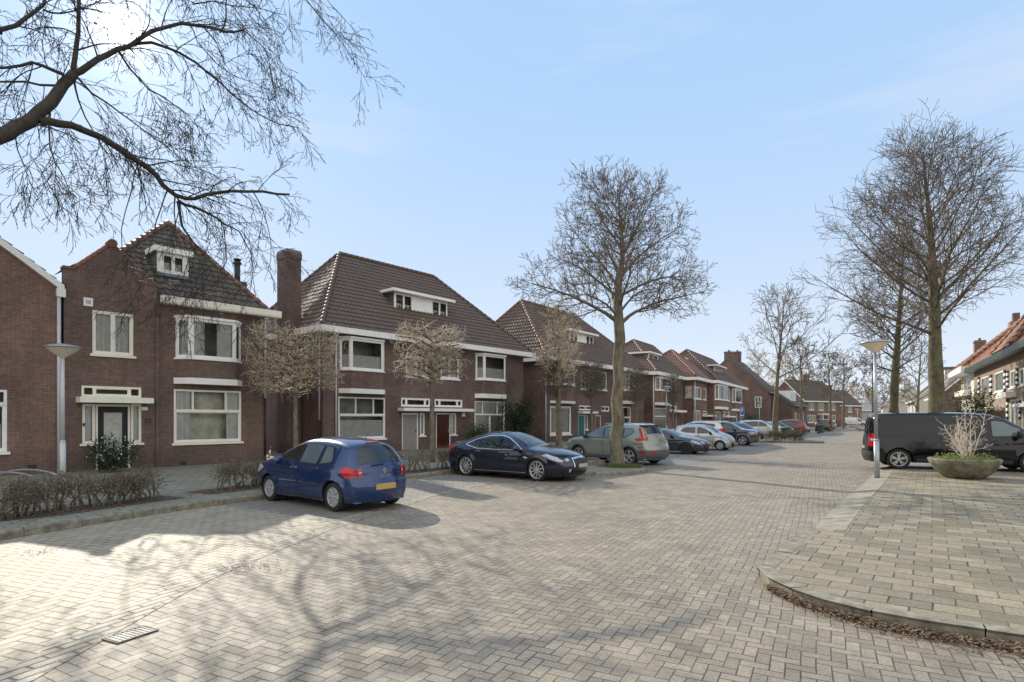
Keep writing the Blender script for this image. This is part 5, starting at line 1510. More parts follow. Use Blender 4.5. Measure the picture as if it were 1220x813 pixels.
def build_cars():
    paints()
    P1 = (-.785, .62); P2 = (.805, -.593)
    def place(front_or_rear, ax, head, k=1.0):
        "origin of a car from the ground point of one near wheel: ax = x of that axle, side = half width towards the viewer"
        (x, y), lat = front_or_rear
        hx, hy = head; lx, ly = -hy, hx
        return (x - hx*ax*k - lx*lat*k, y - hy*ax*k - ly*lat*k)
    # blue hatchback: rear left wheel
    o = place((gp(400, 609.5), .75), -1.285, P1, .95)
    c = hatchback('hatchback_car', o, P1, 'shiny blue hatchback with red tail lights and yellow plate, nearest parked car'); c.scale = (.95, .95, .97)
    o = place((gp(641.2, 573.5), -.83), 1.52, P2, .94)
    c = sedan('sedan_car', o, P2, 'long navy sedan with multi spoke wheels and oval chrome nose, parked facing the road'); c.scale = (.94, .94, .97)
    h = (-.66, .75)
    o = place((gp(751, 554.5), .80), -1.36, h)
    suv('suv_car', o, h, 'sage green compact suv with angular red tail lights, behind the street tree')
    h = (.84, -.54)
    o = place((gp(817.5, 541.5), -.78), 1.28, h)
    coupe('coupe_car', o, h, 'low dark grey coupe with dark wheels, parked beside the sage green suv')
    h = (.845, -.535)
    o = place((gp(858, 537.0), -.71), 1.17, h)
    citycar('city_car', o, h, 'small silver hatchback facing the road, next to the dark grey coupe')
    h = (-.85, .525)
    suv('suv_car', (13.2, 41.6), h, 'white compact suv parked nose in, its red tail lights towards the road', 'paint_white', 'plain', 'twin', 'car_glass', clad=False)
    h = (.85, -.525)
    o = place((gp(885, 531.2), -.8), 1.34, h)
    suv('suv_car', o, h, 'black suv facing the road between the white suv and a blue car', 'paint_black', 'plain', 'twin', 'car_glass', clad=True)
    citycar('city_car', (19.4, 49.2), h, 'bright blue small car, last one before the hedge under the second bare tree', 'paint_midblue')
    suv('suv_car', (24.2, 56.5), h, 'white suv just behind the second bare street tree', 'paint_white', 'plain', 'twin', 'car_glass', clad=False)
    citycar('city_car', (26.9, 60.5), h, 'pale grey small car between the green bin and the red car', 'paint_lightgrey')
    suv('suv_car', (31.2, 66.2), (-.85, .525), 'bright red car parked nose in far down the row', 'paint_red', 'plain', 'twin', 'car_glass', clad=False)
    citycar('city_car', (34.0, 70.0), h, 'blue small car next to the far red car', 'paint_midblue')
    suv('suv_car', (44.0, 82.0), (.51, .86), 'black suv parked lengthwise beyond the grey bin', 'paint_black', 'plain', 'twin', 'car_glass', clad=False)
    citycar('city_car', (52.5, 96.0), (.51, .86), 'dark grey car parked lengthwise at the far bend, half hidden by a tree', 'paint_grey')
    citycar('city_car', (57.0, 104.0), (.51, .86), 'tiny looking dark car farthest along the left kerb', 'paint_black')
    suv('suv_car', (48.2, 89.0), (.51, .86), 'pale grey suv parked lengthwise just beyond the far black suv', 'paint_lightgrey', 'plain', 'twin', 'car_glass', clad=False)
    citycar('city_car', (61.8, 112.0), (.51, .86), 'white speck of a car near the vanishing point of the left kerb', 'paint_white')
    citycar('city_car', (29.2, 64.0), (.86, -.51), 'dark blue small car half hidden left of the far red car', 'paint_navy')
    van('delivery_van', (78.0, 132.0), (.85, -.52), 'white van parked in front of the far low hall', 'paint_white', 1.0)
    # black van on the right, square to the street
    a = math.radians(-24)
    h = (math.cos(a), math.sin(a))
    k = 1.06
    w = gp(1070.4, 559.0, .10); lat = -.86 * k
    o = (w[0] + h[0]*1.78*k - (-h[1])*lat, w[1] + h[1]*1.78*k - h[0]*lat)
    van('panel_van', o, h, 'black panel van parked across the right pavement behind the planter bowl', 'paint_van', k, .10)
# ------------------------------------------------------------------ trees and plants
def rvec(rng):
    while True:
        v = Vector((rng.uniform(-1,1), rng.uniform(-1,1), rng.uniform(-1,1)))
        if .05 < v.length < 1: return v.normalized()

def side_dir(d, ang, az):
    a = d.orthogonal().normalized(); b = d.cross(a)
    return (d * math.cos(ang) + (a * math.cos(az) + b * math.sin(az)) * math.sin(ang)).normalized()

class Tree:
    def __init__(s, seed, lv, sides=(10, 7, 5, 3, 3, 3), min_r=.006, split=2):
        s.rng = random.Random(seed); s.lv = lv; s.sides = sides; s.min_r = min_r; s.split = split
        s.trunk = MB(); s.crown = MB()
    def grow(s, p, d, L, r, k, r_end=None):
        "one shoot of level k with its side shoots"
        c = s.lv[k]; rng = s.rng
        n = c.get('seg', 6); pts = [Vector(p)]; dirs = [d.copy()]; 
        d = d.copy()
        for i in range(n):
            d = (d + rvec(rng) * c.get('wob', .12) + Vector((0, 0, 1)) * c.get('up', 0.0)).normalized()
            pts.append(pts[-1] + d * (L / n)); dirs.append(d.copy())
        re = r * c.get('taper', .3) if r_end is None else r_end
        rad = [max(s.min_r, r + (re - r) * (i / n) ** c.get('tp', 1.0)) for i in range(n + 1)]
        if k == 0: rad = [q * rng.uniform(.93, 1.09) for q in rad]
        if k == 0 and c.get('flare'):
            pts.insert(1, pts[0] + (pts[1] - pts[0]) * .12); dirs.insert(1, dirs[0]); rad.insert(1, rad[0] * 1.12); rad[0] = rad[0] * c['flare']
        (s.trunk if k < s.split else s.crown).tube(pts, rad, s.sides[k], 0, k < 2)
        s.side(pts, dirs, rad, L, k)
    def side(s, pts, dirs, rad, L, k, num=None):
        if k + 1 >= len(s.lv): return
        c = s.lv[k]; q = s.lv[k + 1]; rng = s.rng
        n = len(pts) - 1
        num = num if num is not None else (c['num'] if k == 0 else max(1, round(c['num'] * min(1.3, L / c['len']) ** .9)))
        az = rng.uniform(0, 2*PI)
        for j in range(num):
            f = c.get('from', .25) + (1 - c.get('from', .25)) * ((j + rng.random() * .8) / num) ** c.get('dist', 1.0)
            f = min(f, .995)
            i = min(int(f * n), n - 1); t = f * n - i
            p = pts[i].lerp(pts[i+1], t); d = dirs[i+1]
            az += 2.4 + rng.uniform(-.5, .5)
            ang = math.radians(q.get('ang', 45) + (q.get('ang_top', q.get('ang', 45)) - q.get('ang', 45)) * f + rng.uniform(-1, 1) * q.get('angv', 10))
            nd = side_dir(d, ang, az)
            if q.get('flat'): nd.z *= (1 - q['flat']); nd.normalize()
            prof = q.get('prof')
            ln = q['len'] * (prof(f) if prof else (1 - .55 * f)) * rng.uniform(.75, 1.2)
            rr = min(rad[i] * q.get('rr', .55), q.get('rmax', 9))
            s.grow(p, nd, ln, max(rr, s.min_r), k + 1)
    def emit(s, name, label, cat, bark, twig, loc=(0, 0, 0), group=None):
        root = empty(name, loc, 0, label, cat, group)
        s.trunk.build('trunk', M[bark], root)
        if s.crown.v: s.crown.build('crown', M[twig], root)
        return root

def tree_street(seed, H, r, cr, fork, name, label, loc, ang=(74, 32), pw=.62, lrr=.42, lup=.06, tp=.8, bark='bark', twig='twig', nlimb=22, dens=(8, 7, 4), group='bare street trees', mr=.008, lean=(0, 0), low=1.0):
    def prof(f):   # limb length over the height of the crown
        g = (f - fork) / (1 - fork)
        return max(.16, (1 - g) ** pw) * (low if g < .12 else 1)
    lv = [dict(num=nlimb, seg=18, wob=.022, up=.02, taper=.08, tp=tp, flare=1.5, dist=.9, **{'from': fork}),
          dict(len=cr, prof=prof, ang=ang[0], ang_top=ang[1], angv=9, num=dens[0], seg=8, wob=.13, up=lup, taper=.2, rr=lrr, **{'from': .2}),
          dict(len=cr*.42, ang=44, angv=14, num=dens[1], seg=5, wob=.17, up=.05, taper=.3, rr=.5, **{'from': .15}),
          dict(len=cr*.20, ang=42, angv=16, num=dens[2], seg=4, wob=.2, up=.03, taper=.4, rr=.6, **{'from': .15}),
          dict(len=cr*.10, ang=40, angv=18, num=0, seg=2, wob=.2, taper=.6, rr=.7)]
    t = Tree(seed, lv, min_r=mr)
    t.grow(Vector((0, 0, -.1)), Vector((lean[0], lean[1], 1)).normalized(), H, r, 0)
    return t.emit(name, label, 'tree', bark, twig, loc, group)

def build_trees():
    G = 'bare street trees'
    # middle tree on the kerb island
    island_tree()
    # big pair at the right
    tree_street(29, 14.2, .40, 6.2, .43, 'bare_tree', 'tallest bare tree with dense pointed crown, right behind the black van', (20.0, 27.2, .1), bark='bark_moss', nlimb=54, dens=(12, 8, 4), mr=.0085, low=.85, lean=(-.012, 0), ang=(84, 36), pw=.8, lrr=.26, lup=.045, tp=1.1)
    tree_street(7, 14.0, .32, 4.6, .38, 'bare_tree', 'second big bare tree, behind the right lamp post, its crown merging with the tallest one', (25.4, 38.5, .1), bark='bark_moss', nlimb=46, dens=(11, 8, 4), mr=.011, low=.7, ang=(82, 36), pw=.8, lrr=.28, lup=.045, tp=1.1)
    tree_street(83, 11.2, .26, 5.4, .45, 'bare_tree', 'slim bare tree growing out of the clipped hedge in the parking row', (20.9, 46.0, .1), nlimb=18, dens=(7, 6, 3), mr=.014)
    tree_street(61, 11.5, .27, 4.6, .45, 'bare_tree', 'slender bare tree standing behind the far red car', (37.2, 74.5, .1), nlimb=16, dens=(7, 6, 3), mr=.022)
    tree_street(62, 10.5, .24, 4.6, .4, 'bare_tree', 'thin pale bare tree in front of the far black suv', (44.6, 81.0, .1), nlimb=15, dens=(6, 6, 3), mr=.024)
    tree_street(63, 13.2, .30, 5.0, .35, 'bare_tree', 'dark thin bare tree farthest along the left kerb', (59.5, 104.0, .1), nlimb=16, dens=(7, 6, 3), mr=.03)
    for i, (px, Y, H, lab) in enumerate(((1092, 60, 10.5, 'bare tree with low forked trunk between the two big trunks'), (1040, 88, 11, 'far bare tree left of the second big trunk'), (1066, 105, 12, 'far bare tree hazy behind the second big trunk'))):
        tree_street(70 + i, H, .22, 4.2, .3, 'bare_tree', lab, ((px - CXP)/F*Y, Y, .1), nlimb=16, dens=(7, 6, 3), mr=Y*.00028)
    # trees behind the far houses: rounded hazy crowns
    for i, (px, Y, H, lab) in enumerate(((905, 122, 15, 'hazy bare tree crown behind the dark brick gable'), (935, 128, 16, 'hazy bare tree crown right of the dark brick gable'), (965, 150, 13, 'hazy low tree behind the far brick row'), (1015, 195, 13, 'round hazy tree behind the low hall'), (1040, 200, 11, 'second hazy round tree behind the low hall'))):
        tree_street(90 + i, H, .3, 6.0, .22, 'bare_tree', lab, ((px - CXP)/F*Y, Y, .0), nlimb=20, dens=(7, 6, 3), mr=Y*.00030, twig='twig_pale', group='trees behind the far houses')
    tree_street(47, 8.4, .13, 2.6, .42, 'bare_tree', 'small bare tree with pale twigs before the dormer above the teal front door', ((668-CXP)/F*35.0, 35.0, .12), twig='twig_pale', nlimb=26, dens=(8, 7, 4), mr=.012)
    fore_tree()
    pollards()

def limb(t, pp, Yf, r0, r1, num, dd, jit=.03, sides=6):
    "a limb through photo columns and rows at a chosen distance, smoothed and given side shoots"
    pts = [at(x, y, Yf(x) + dd * i / len(pp)) for i, (x, y) in enumerate(pp)]
    q = [pts[0]]
    for a, b in zip(pts[:-1], pts[1:]): q += [a.lerp(b, .33), a.lerp(b, .67)]
    q.append(pts[-1])
    for i in range(1, len(q) - 1): q[i] = (q[i-1] + q[i]*2 + q[i+1]) / 4 + rvec(t.rng) * jit
    L = sum((b - a).length for a, b in zip(q[:-1], q[1:]))
    rad = [(r0 + (r1 - r0) * (i / (len(q)-1)) ** .8) * t.rng.uniform(.94, 1.07) for i in range(len(q))]
    (t.trunk if r0 > .045 else t.crown).tube(q, rad, sides)
    dirs = [(b - a).normalized() for a, b in zip(q[:-1], q[1:])]; dirs = [dirs[0]] + dirs
    if num: t.side(q, dirs, rad, L, 0, num)
    return q

def island_tree():
    lv = [dict(num=0, seg=6, **{'from': .25}),
          dict(len=1.7, ang=46, angv=14, num=7, seg=6, wob=.14, up=.05, taper=.25, rr=.45, rmax=.03, **{'from': .15}),
          dict(len=.9, ang=42, angv=15, num=5, seg=5, wob=.17, up=.05, taper=.35, rr=.55, **{'from': .12}),
          dict(len=.42, ang=40, angv=16, num=2, seg=3, wob=.2, up=.04, taper=.5, rr=.65, **{'from': .15}),
          dict(len=.2, ang=40, angv=18, num=0, seg=2, wob=.2, taper=.6, rr=.8)]
    t = Tree(17, lv, min_r=.0066, split=1)
    Y0 = 21.6
    tr = [(735,560),(735,553),(735,540),(733,520),(737,500),(734,478),(738,455),(736,430),(739,405),(737,383),(736,355),(737,330),(742,300),(741,265),(738,230),(735,203)]
    rr = [.36,.30,.25,.225,.235,.205,.215,.195,.20,.19,.15,.125,.095,.065,.038,.014]
    fit = lambda x, y: (737 + (x - 737)*.88, 385 + (y - 385)*(.87 if y < 385 else 1))
    pts = [at(*fit(x, y), Y0) for x, y in tr]
    t.trunk.tube(pts, rr, 14)
    d = [(b - a).normalized() for a, b in zip(pts[:-1], pts[1:])]; d = [d[0]] + d
    t.side(pts[10:], d[10:], rr[10:], 4, 0, 26)
    Yf = lambda x: Y0
    for pp, r0, r1, num, dd in (
        ([(736,384),(714,368),(690,356),(664,344),(640,336),(618,331)], .085, .014, 17, -.6), ([(738,387),(756,370),(776,362),(796,355),(816,350),(838,345)], .085, .014, 17, .7),
        ([(736,352),(721,335),(700,320),(680,306),(658,296)], .065, .012, 14, .9), ([(737,337),(722,311),(705,294),(690,275),(672,256)], .06, .012, 13, -.8),
        ([(738,350),(760,335),(785,326),(810,321),(830,322)], .065, .012, 14, -1.0), ([(740,322),(760,296),(780,280),(800,266),(816,258)], .055, .011, 13, .8),
        ([(742,295),(760,262),(775,232),(785,208)], .045, .01, 11, -.5), ([(741,282),(721,256),(706,226),(694,207)], .045, .01, 11, .5),
        ([(741,262),(752,236),(760,208)], .03, .009, 8, .6), ([(739,250),(722,226),(713,203)], .03, .009, 8, -.6),
        ([(737,370),(728,340),(716,318),(708,300)], .06, .012, 12, 3.2), ([(738,362),(745,340),(752,322),(756,300)], .06, .012, 12, -3.0),
        ([(738,372),(752,352),(768,340),(786,338)], .06, .012, 12, 2.8), ([(736,376),(724,362),(706,350),(690,345)], .06, .012, 12, -2.6),
        ([(740,330),(748,300),(762,275),(768,255)], .05, .011, 11, 2.0), ([(738,325),(728,296),(716,270),(700,250)], .05, .011, 11, 2.0),
        ([(741,310),(745,280),(740,250),(742,225)], .04, .01, 9, -2.0), ([(690,356),(672,364),(655,372),(640,384)], .02, .008, 7, -.3)):
        limb(t, [fit(*q) for q in pp], Yf, r0, r1, num, dd, .02, 7)
    t.emit('bare_tree', 'bare tree with mossy trunk and open crown, on the kerb island beside the sage suv', 'tree', 'bark', 'twig', group='bare street trees')

def fore_tree():
    "old spreading tree at the left, only its crown reaches into the photograph"
    def dep(px): return 13.4 + (px + 110) / 350.0 * 4.7
    lv = [dict(num=6, seg=6, **{'from': .2}),
          dict(len=2.15, ang=50, angv=20, num=7, seg=8, wob=.15, up=-.07, taper=.28, rr=.38, rmax=.024, **{'from': .12}),
          dict(len=1.25, ang=42, angv=20, num=4, seg=6, wob=.16, up=-.14, taper=.4, rr=.55, **{'from': .12}),
          dict(len=.55, ang=40, angv=20, num=2, seg=4, wob=.2, up=-.12, taper=.5, rr=.6, **{'from': .15}),
          dict(len=.24, ang=40, angv=20, num=0, seg=2, wob=.2, taper=.6, rr=.8)]
    t = Tree(5, lv, min_r=.0068, split=1)
    base = Vector((-13.9, 12.6, .1)); fork = at(-62, 188, dep(-62))
    t.trunk.tube([base - Vector((0,0,.2)), base + Vector((0,0,.4)), base + Vector((.05,.02,2)), base + Vector((.12,.15,5)), fork], [.52, .40, .34, .31, .25], 14)
    limbs = [
        ([(-62,188),(0,165),(30,149),(55,131),(75,106),(88,88)], .205, .125, 5, 0),
        ([(88,88),(93,62),(91,28),(94,-14),(84,-60),(88,-110)], .075, .03, 10, .2),
        ([(88,88),(110,78),(135,63),(160,52),(188,32),(224,26),(262,39),(290,36)], .095, .03, 12, -.3),
        ([(262,39),(272,12),(270,-15),(285,-60)], .03, .012, 5, 0),
        ([(158,53),(190,51),(225,65),(258,95),(281,118),(302,131),(322,145),(356,152)], .05, .012, 13, .4),
        ([(48,146),(75,147),(110,157),(150,182),(180,204),(200,226),(212,240),(240,237),(262,226),(300,226),(345,232)], .115, .036, 18, -.2),
        ([(212,240),(238,250),(262,262),(285,276)], .055, .02, 6, 0), ([(212,240),(212,262),(226,285),(245,305)], .05, .018, 6, .3),
        ([(200,226),(188,255),(178,290),(172,330),(165,362)], .022, .007, 3, .2), ([(262,262),(275,300),(262,335),(248,360)], .02, .007, 3, .1), ([(285,276),(305,310),(300,350),(280,385)], .02, .007, 3, .4), ([(165,195),(150,240),(142,285),(150,330)], .02, .007, 3, -.5), ([(300,226),(318,262),(325,300),(315,335)], .02, .007, 3, .2), ([(245,305),(235,340),(215,365)], .018, .007, 5, .2),
        ([(150,182),(170,190),(192,188),(215,196),(235,205)], .025, .008, 6, .5),
        ([(-40,46),(0,40),(25,28),(52,12),(56,-10),(70,-50)], .07, .03, 7, .3), ([(52,12),(80,16),(105,10),(130,-6)], .028, .012, 5, .4),
        ([(80,96),(60,78),(30,74),(0,82),(-30,78)], .055, .025, 7, .4),
        ([(75,106),(40,98),(0,95),(-30,100)], .035, .02, 6, .7),
        ([(88,88),(118,118),(150,140),(182,162),(206,182)], .035, .009, 8, -.5), ([(140,60),(160,88),(185,113),(215,128),(236,152)], .035, .009, 8, .2),
        ([(88,95),(95,130),(120,165),(135,200)], .03, .008, 7, .6), ([(60,128),(55,165),(70,205),(88,235)], .028, .008, 7, -.6),
        ([(20,155),(22,190),(40,215)], .02, .008, 5, .3),
        ([(285,-60),(325,-40),(355,-12),(382,20),(405,46),(422,76),(440,104)], .03, .006, 8, .8), ([(330,-40),(360,-30),(392,0),(412,26)], .02, .006, 4, 1.0),
        ([(290,36),(310,50),(322,72),(345,92)], .02, .007, 6, .2), ([(224,26),(240,60),(262,80),(290,95),(330,112)], .022, .007, 7, -.2),
        ([(88,-60),(140,-50),(190,-35),(240,-20),(290,-5)], .05, .012, 12, .3), ([(0,40),(-10,0),(10,-50),(20,-100)], .06, .02, 8, .2),
        ([(230,5),(262,2),(300,10),(340,18)], .022, .007, 6, .4),
        # unseen upper and far limbs, they throw the shadows on the road
        ([(-62,188),(-100,60),(-90,-80),(-40,-190)], .16, .05, 14, .5), ([(-90,-80),(-10,-140),(80,-180),(170,-190)], .08, .02, 14, .8),
    ]
    rng = t.rng
    for pp, r0, r1, num, dd in limbs:
        pts = [at(x, y, dep(x) + dd * i / len(pp)) for i, (x, y) in enumerate(pp)]
        # smooth the polyline
        q = [pts[0]]
        for a, b in zip(pts[:-1], pts[1:]):
            q += [a.lerp(b, .33), a.lerp(b, .67)]
        q.append(pts[-1])
        for i in range(1, len(q) - 1): q[i] = (q[i-1] + q[i]*2 + q[i+1]) / 4 + rvec(rng) * .045
        L = sum((b - a).length for a, b in zip(q[:-1], q[1:]))
        rad = [r0 + (r1 - r0) * (i / (len(q)-1)) ** .8 for i in range(len(q))]
        (t.trunk if r0 > .06 else t.crown).tube(q, rad, 9 if r0 > .06 else 6)
        dirs = [(b - a).normalized() for a, b in zip(q[:-1], q[1:])]; dirs = [dirs[0]] + dirs
        t.side(q, dirs, rad, L, 0, num)
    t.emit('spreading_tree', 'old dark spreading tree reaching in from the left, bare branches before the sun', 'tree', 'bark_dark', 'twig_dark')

def pollard(seed, loc, Ht, w, d, h, n, label, ang, r=.11, twig='twig_pale', name='pollarded_tree'):
    "clipped box crown on a straight stem: flat arms with masses of short shoots"
    rng = random.Random(seed)
    root = empty(name, (loc[0], loc[1], loc[2] if len(loc) > 2 else .1), ang, label, 'tree', 'clipped front garden trees')
    tr = MB(); tr.tube([(0,0,-.1),(0.02,0,.3),(0,.01,Ht*.6),(0,0,Ht),(0,0,Ht+h*.7)], [r*1.3, r, r*.85, r*.8, r*.3], 9)
    cr = MB()
    tips = []
    for i in range(14):
        z = Ht + h * (i/13) * .85 - .05
        sgn = 1 if i % 2 else -1
        L = w/2 * rng.uniform(.8, 1.0)
        q = [Vector((0,0,z - .25)), Vector((sgn*L*.35, rng.uniform(-.1,.1), z - .05)), Vector((sgn*L*.7, rng.uniform(-.15,.15)*d, z + rng.uniform(-.05,.12))), Vector((sgn*L, rng.uniform(-.2,.2)*d, z + rng.uniform(0,.15)))]
        tr.tube(q, [r*.6, r*.46, r*.36, r*.25], 6)
        for a, b in zip(q[:-1], q[1:]):
            for f in (0, .33, .66, 1): tips.append(a.lerp(b, f))
    for i in range(int(n*.72)):
        p = rng.choice(tips) + Vector((rng.gauss(0,.10), rng.gauss(0, d*.22), rng.gauss(0,.12)))
        dv = Vector((rng.gauss(0,.6), rng.gauss(0,.7), rng.gauss(.35,.5))).normalized()
        L = rng.uniform(.18, .5)
        q = [p, p + dv*L*.5 + rvec(rng)*.04]; q.append(q[-1] + (dv + rvec(rng)*.5).normalized()*L*.5)
        for c in q:
            c.x = max(-w/2, min(w/2, c.x)); c.z = min(c.z, Ht + h)
        cr.tube(q, [.011, .008, .006], 3, 0, False)
        # winter buds and dry leaves on the shoots
        if rng.random() < .45:
            for f in (.4, .75, 1.0):
                c = q[0].lerp(q[2], f) + rvec(rng)*.03; a = rvec(rng); b = a.orthogonal().normalized(); s = rng.uniform(.018, .038)
                cr.add([c - b*s, c + a*s*.55, c + b*s, c - a*s*.55], [(0,1,2,3)], 0)
    tr.build('trunk', M['bark'], root); cr.build('crown', M[twig], root)
    return root

def pollards():
    def L(px, py): return (*gp(px, py, .12), .12)
    a = math.radians(49)
    def spot(px, Y): return ((px - CXP)/F*Y, Y, .12)
    pollard(1, spot(352, 23.5), 3.05, 4.1, 1.1, 2.75, 2600, 'clipped box crowned tree in the gap between two brick houses, behind the blue hatchback', a)
    pollard(2, spot(515, 23.2), 3.5, 3.4, 1.1, 2.15, 1900, 'clipped box crowned tree in front of the middle of the wide hipped house', a)
    pollard(3, spot(664, 36.5), 3.4, 3.6, 1.2, 2.7, 2600, 'clipped dark crowned tree before the left bay of the house with the teal door', math.radians(52), twig='twig')
    pollard(4, spot(705, 40.5), 3.5, 3.2, 1.2, 2.4, 2200, 'clipped dark crowned tree beside the teal front door', math.radians(52), twig='twig')
    pollard(5, spot(758, 45.5), 3.2, 3.2, 1.2, 2.8, 2000, 'clipped dark crowned tree right of the mossy street trunk', math.radians(52), twig='twig')
    pollard(6, spot(802, 52), 3.2, 3.0, 1.2, 2.8, 1800, 'clipped dark crowned tree beside the left hand lamp of the parking row', math.radians(57), twig='twig')

def hedge(name, label, pts, w, h, n_stem, n_twig, n_leaf, seed, leaf='leaf_brown', base=.12):
    rng = random.Random(seed)
    root = empty(name, (pts[0][0], pts[0][1], base), 0, label, 'hedge', 'low front hedges')
    P = [Vector((p[0]-pts[0][0], p[1]-pts[0][1], 0)) for p in pts]
    seg = list(zip(P[:-1], P[1:])); Ls = [(b-a).length for a, b in seg]; T = sum(Ls)
    def pick(f):
        d = f * T
        for (a, b), l in zip(seg, Ls):
            if d <= l: 
                t = (b-a).normalized(); return a + t*d, t
            d -= l
        return seg[-1][1], (seg[-1][1]-seg[-1][0]).normalized()
    st = MB(); tw = MB(); lf = MB()
    tops = []
    for i in range(n_stem):
        p, t = pick((i + rng.random()*.7) / n_stem); nn = Vector((-t.y, t.x, 0))
        p = p + nn * rng.uniform(-.3, .3) * w
        q = [p]
        dv = Vector((rng.gauss(0,.25), rng.gauss(0,.25), 1)).normalized()
        for k in range(5):
            dv = (dv + rvec(rng)*.45).normalized(); dv.z = abs(dv.z)
            q.append(q[-1] + dv * h * .8 / 5)
        st.tube([p - Vector((0,0,.1))] + q[1:], [.026, .024, .019, .015, .011, .007], 5)
        tops += q[2:]
    up_ = [q for q in tops if q.z > h*.42] or tops
    for i in range(n_twig):
        p = rng.choice(up_ if rng.random() < .85 else tops) + Vector((rng.gauss(0,.12), rng.gauss(0,.12), rng.gauss(0,.08)))
        dv = (rvec(rng) + Vector((0,0,.35))).normalized(); L = rng.uniform(.1,.32)
        q = [p, p + dv*L*.5, p + dv*L + rvec(rng)*.05]
        for c in q: c.z = max(.05, min(h*(.97 + .06*rng.random()), c.z))
        tw.tube(q, [.006,.005,.0035], 3, 0, False)
    for i in range(n_leaf):
        p = rng.choice(up_) + Vector((rng.gauss(0,.14), rng.gauss(0,.14), rng.gauss(0,.10)))
        p.z = max(.05, min(h, p.z))
        a = rvec(rng); b = a.orthogonal().normalized(); s = rng.uniform(.012,.028)
        lf.add([p - b*s, p + a*s*.6, p + b*s, p - a*s*.6], [(0,1,2,3)])
    st.build('stem', M['bark_grey'], root); tw.build('twigs', M['twig'], root); lf.build('leaves', M[leaf], root)
    return root

def bush(name, label, loc, rx, rz, n, leaf, seed, size=.07, flowers=0, pot=None, cat='bush', spikes=0):
    rng = random.Random(seed)
    root = empty(name, loc, 0, label, cat)
    st = MB(); lf = MB(); fl = MB()
    cen = []
    for i in range(16):
        a = rng.uniform(0, 2*PI); r = rx * math.sqrt(rng.random()) * .8
        top = Vector((r*math.cos(a), r*math.sin(a), rz*rng.uniform(.45, 1.0)*(1 - .3*(r/rx)**2)))
        st.tube([(0,0,-.05), (top.x*.4, top.y*.4, top.z*.5), top], [.03, .018, .006], 5)
        for f in (.35, .55, .75, .92, 1): cen.append(Vector((top.x*f, top.y*f, top.z*f)))
    leaf_cloud(lf, cen, n, rx*.2, size, rng)
    for i in range(spikes):
        c = rng.choice(cen); q = [c, c + Vector((rng.gauss(0,.2), rng.gauss(0,.2), rng.uniform(.25,.6)))]
        st.tube([q[0], q[1]], [.012, .005], 4)
        leaf_cloud(lf, [q[0].lerp(q[1], f/5) for f in range(6)], 26, .05, size*.8, rng)
    st.build('stem', M['twig'], root); lf.build('foliage', M[leaf], root)
    if flowers:
        leaf_cloud(fl, [c for c in cen if c.z > rz*.35], flowers, rx*.22, .075, rng); fl.build('flowers', M['petal'], root)
    return root

# ------------------------------------------------------------------ street furniture
def lamp(label, x, y, h, z=.1, wide=.80, lean=(0, 0), mat='steel'):
    o = empty('street_lamp', (x, y, z), 0, label, 'street lamp', 'street lamps with flat dish heads')
    o.rotation_euler = (lean[0], lean[1], 0)
    MB().tube([(0,0,-.1),(0,0,1.1)], .075, 14).tube([(0,0,1.1),(0,0,1.16)], [.075,.055], 14).tube([(0,0,1.16),(0,0,h-.28)], [.055,.042], 14).build('pole', M[mat], o)
    r = wide/2
    hd = MB(); hd.lathe([(.05,h-.34),(.10,h-.30),(r*.45,h-.23),(r*.82,h-.10),(r*.96,h-.055)], 28)
    hd.build('lamp_shade', M['lamp_dish'], o)
    MB().lathe([(r*.95,h-.06),(r*1.04,h-.045),(r*1.04,h-.015),(r*.7,h+.03),(r*.25,h+.07),(.0001,h+.075)], 28).build('lamp_cap', M['steel'], o)
    return o

def bin_(label, x, y, rz, mat):
    o = empty('wheeled_bin', (x, y, .1), rz, label, 'bin')
    b = MB(); w, d = .26, .31
    vs = [(-w*.82,-d*.8,.08),(w*.82,-d*.8,.08),(w*.82,d*.75,.08),(-w*.82,d*.75,.08),(-w,-d,.95),(w,-d,.95),(w,d,.95),(-w,d,.95)]
    b.add(vs, [(0,3,2,1),(4,5,6,7),(0,1,5,4),(1,2,6,5),(2,3,7,6),(3,0,4,7)]); b.box(-w-.02, w+.02, -d-.02, d+.02, .90, .955)
    b.build('body', M[mat], o)
    l = MB(); l.add([(-w-.03,-d-.04,.96),(w+.03,-d-.04,.96),(w+.03,d+.05,1.02),(-w-.03,d+.05,1.02),(-w*.8,-d*.8,1.02),(w*.8,-d*.8,1.02),(w*.85,d,1.07),(-w*.85,d,1.07)], [(0,1,5,4),(1,2,6,5),(2,3,7,6),(3,0,4,7),(4,5,6,7)])
    l.tube([(-w*.8, d+.10, .95), (w*.8, d+.10, .95)], .018, 6); l.build('lid', M[mat], o)
    for s in (-1, 1):
        MB().lathe([(.0001,-.025),(.09,-.025),(.1,-.015),(.1,.015),(.09,.025),(.0001,.025)], 16, (0,0,0), 'y').build('wheel', M['tyre'], o)
        k = COL.objects[-1]; k.location = (s*(w*.85+.02), d*.8, .1); k.rotation_euler = (0, 0, PI/2)
    return o

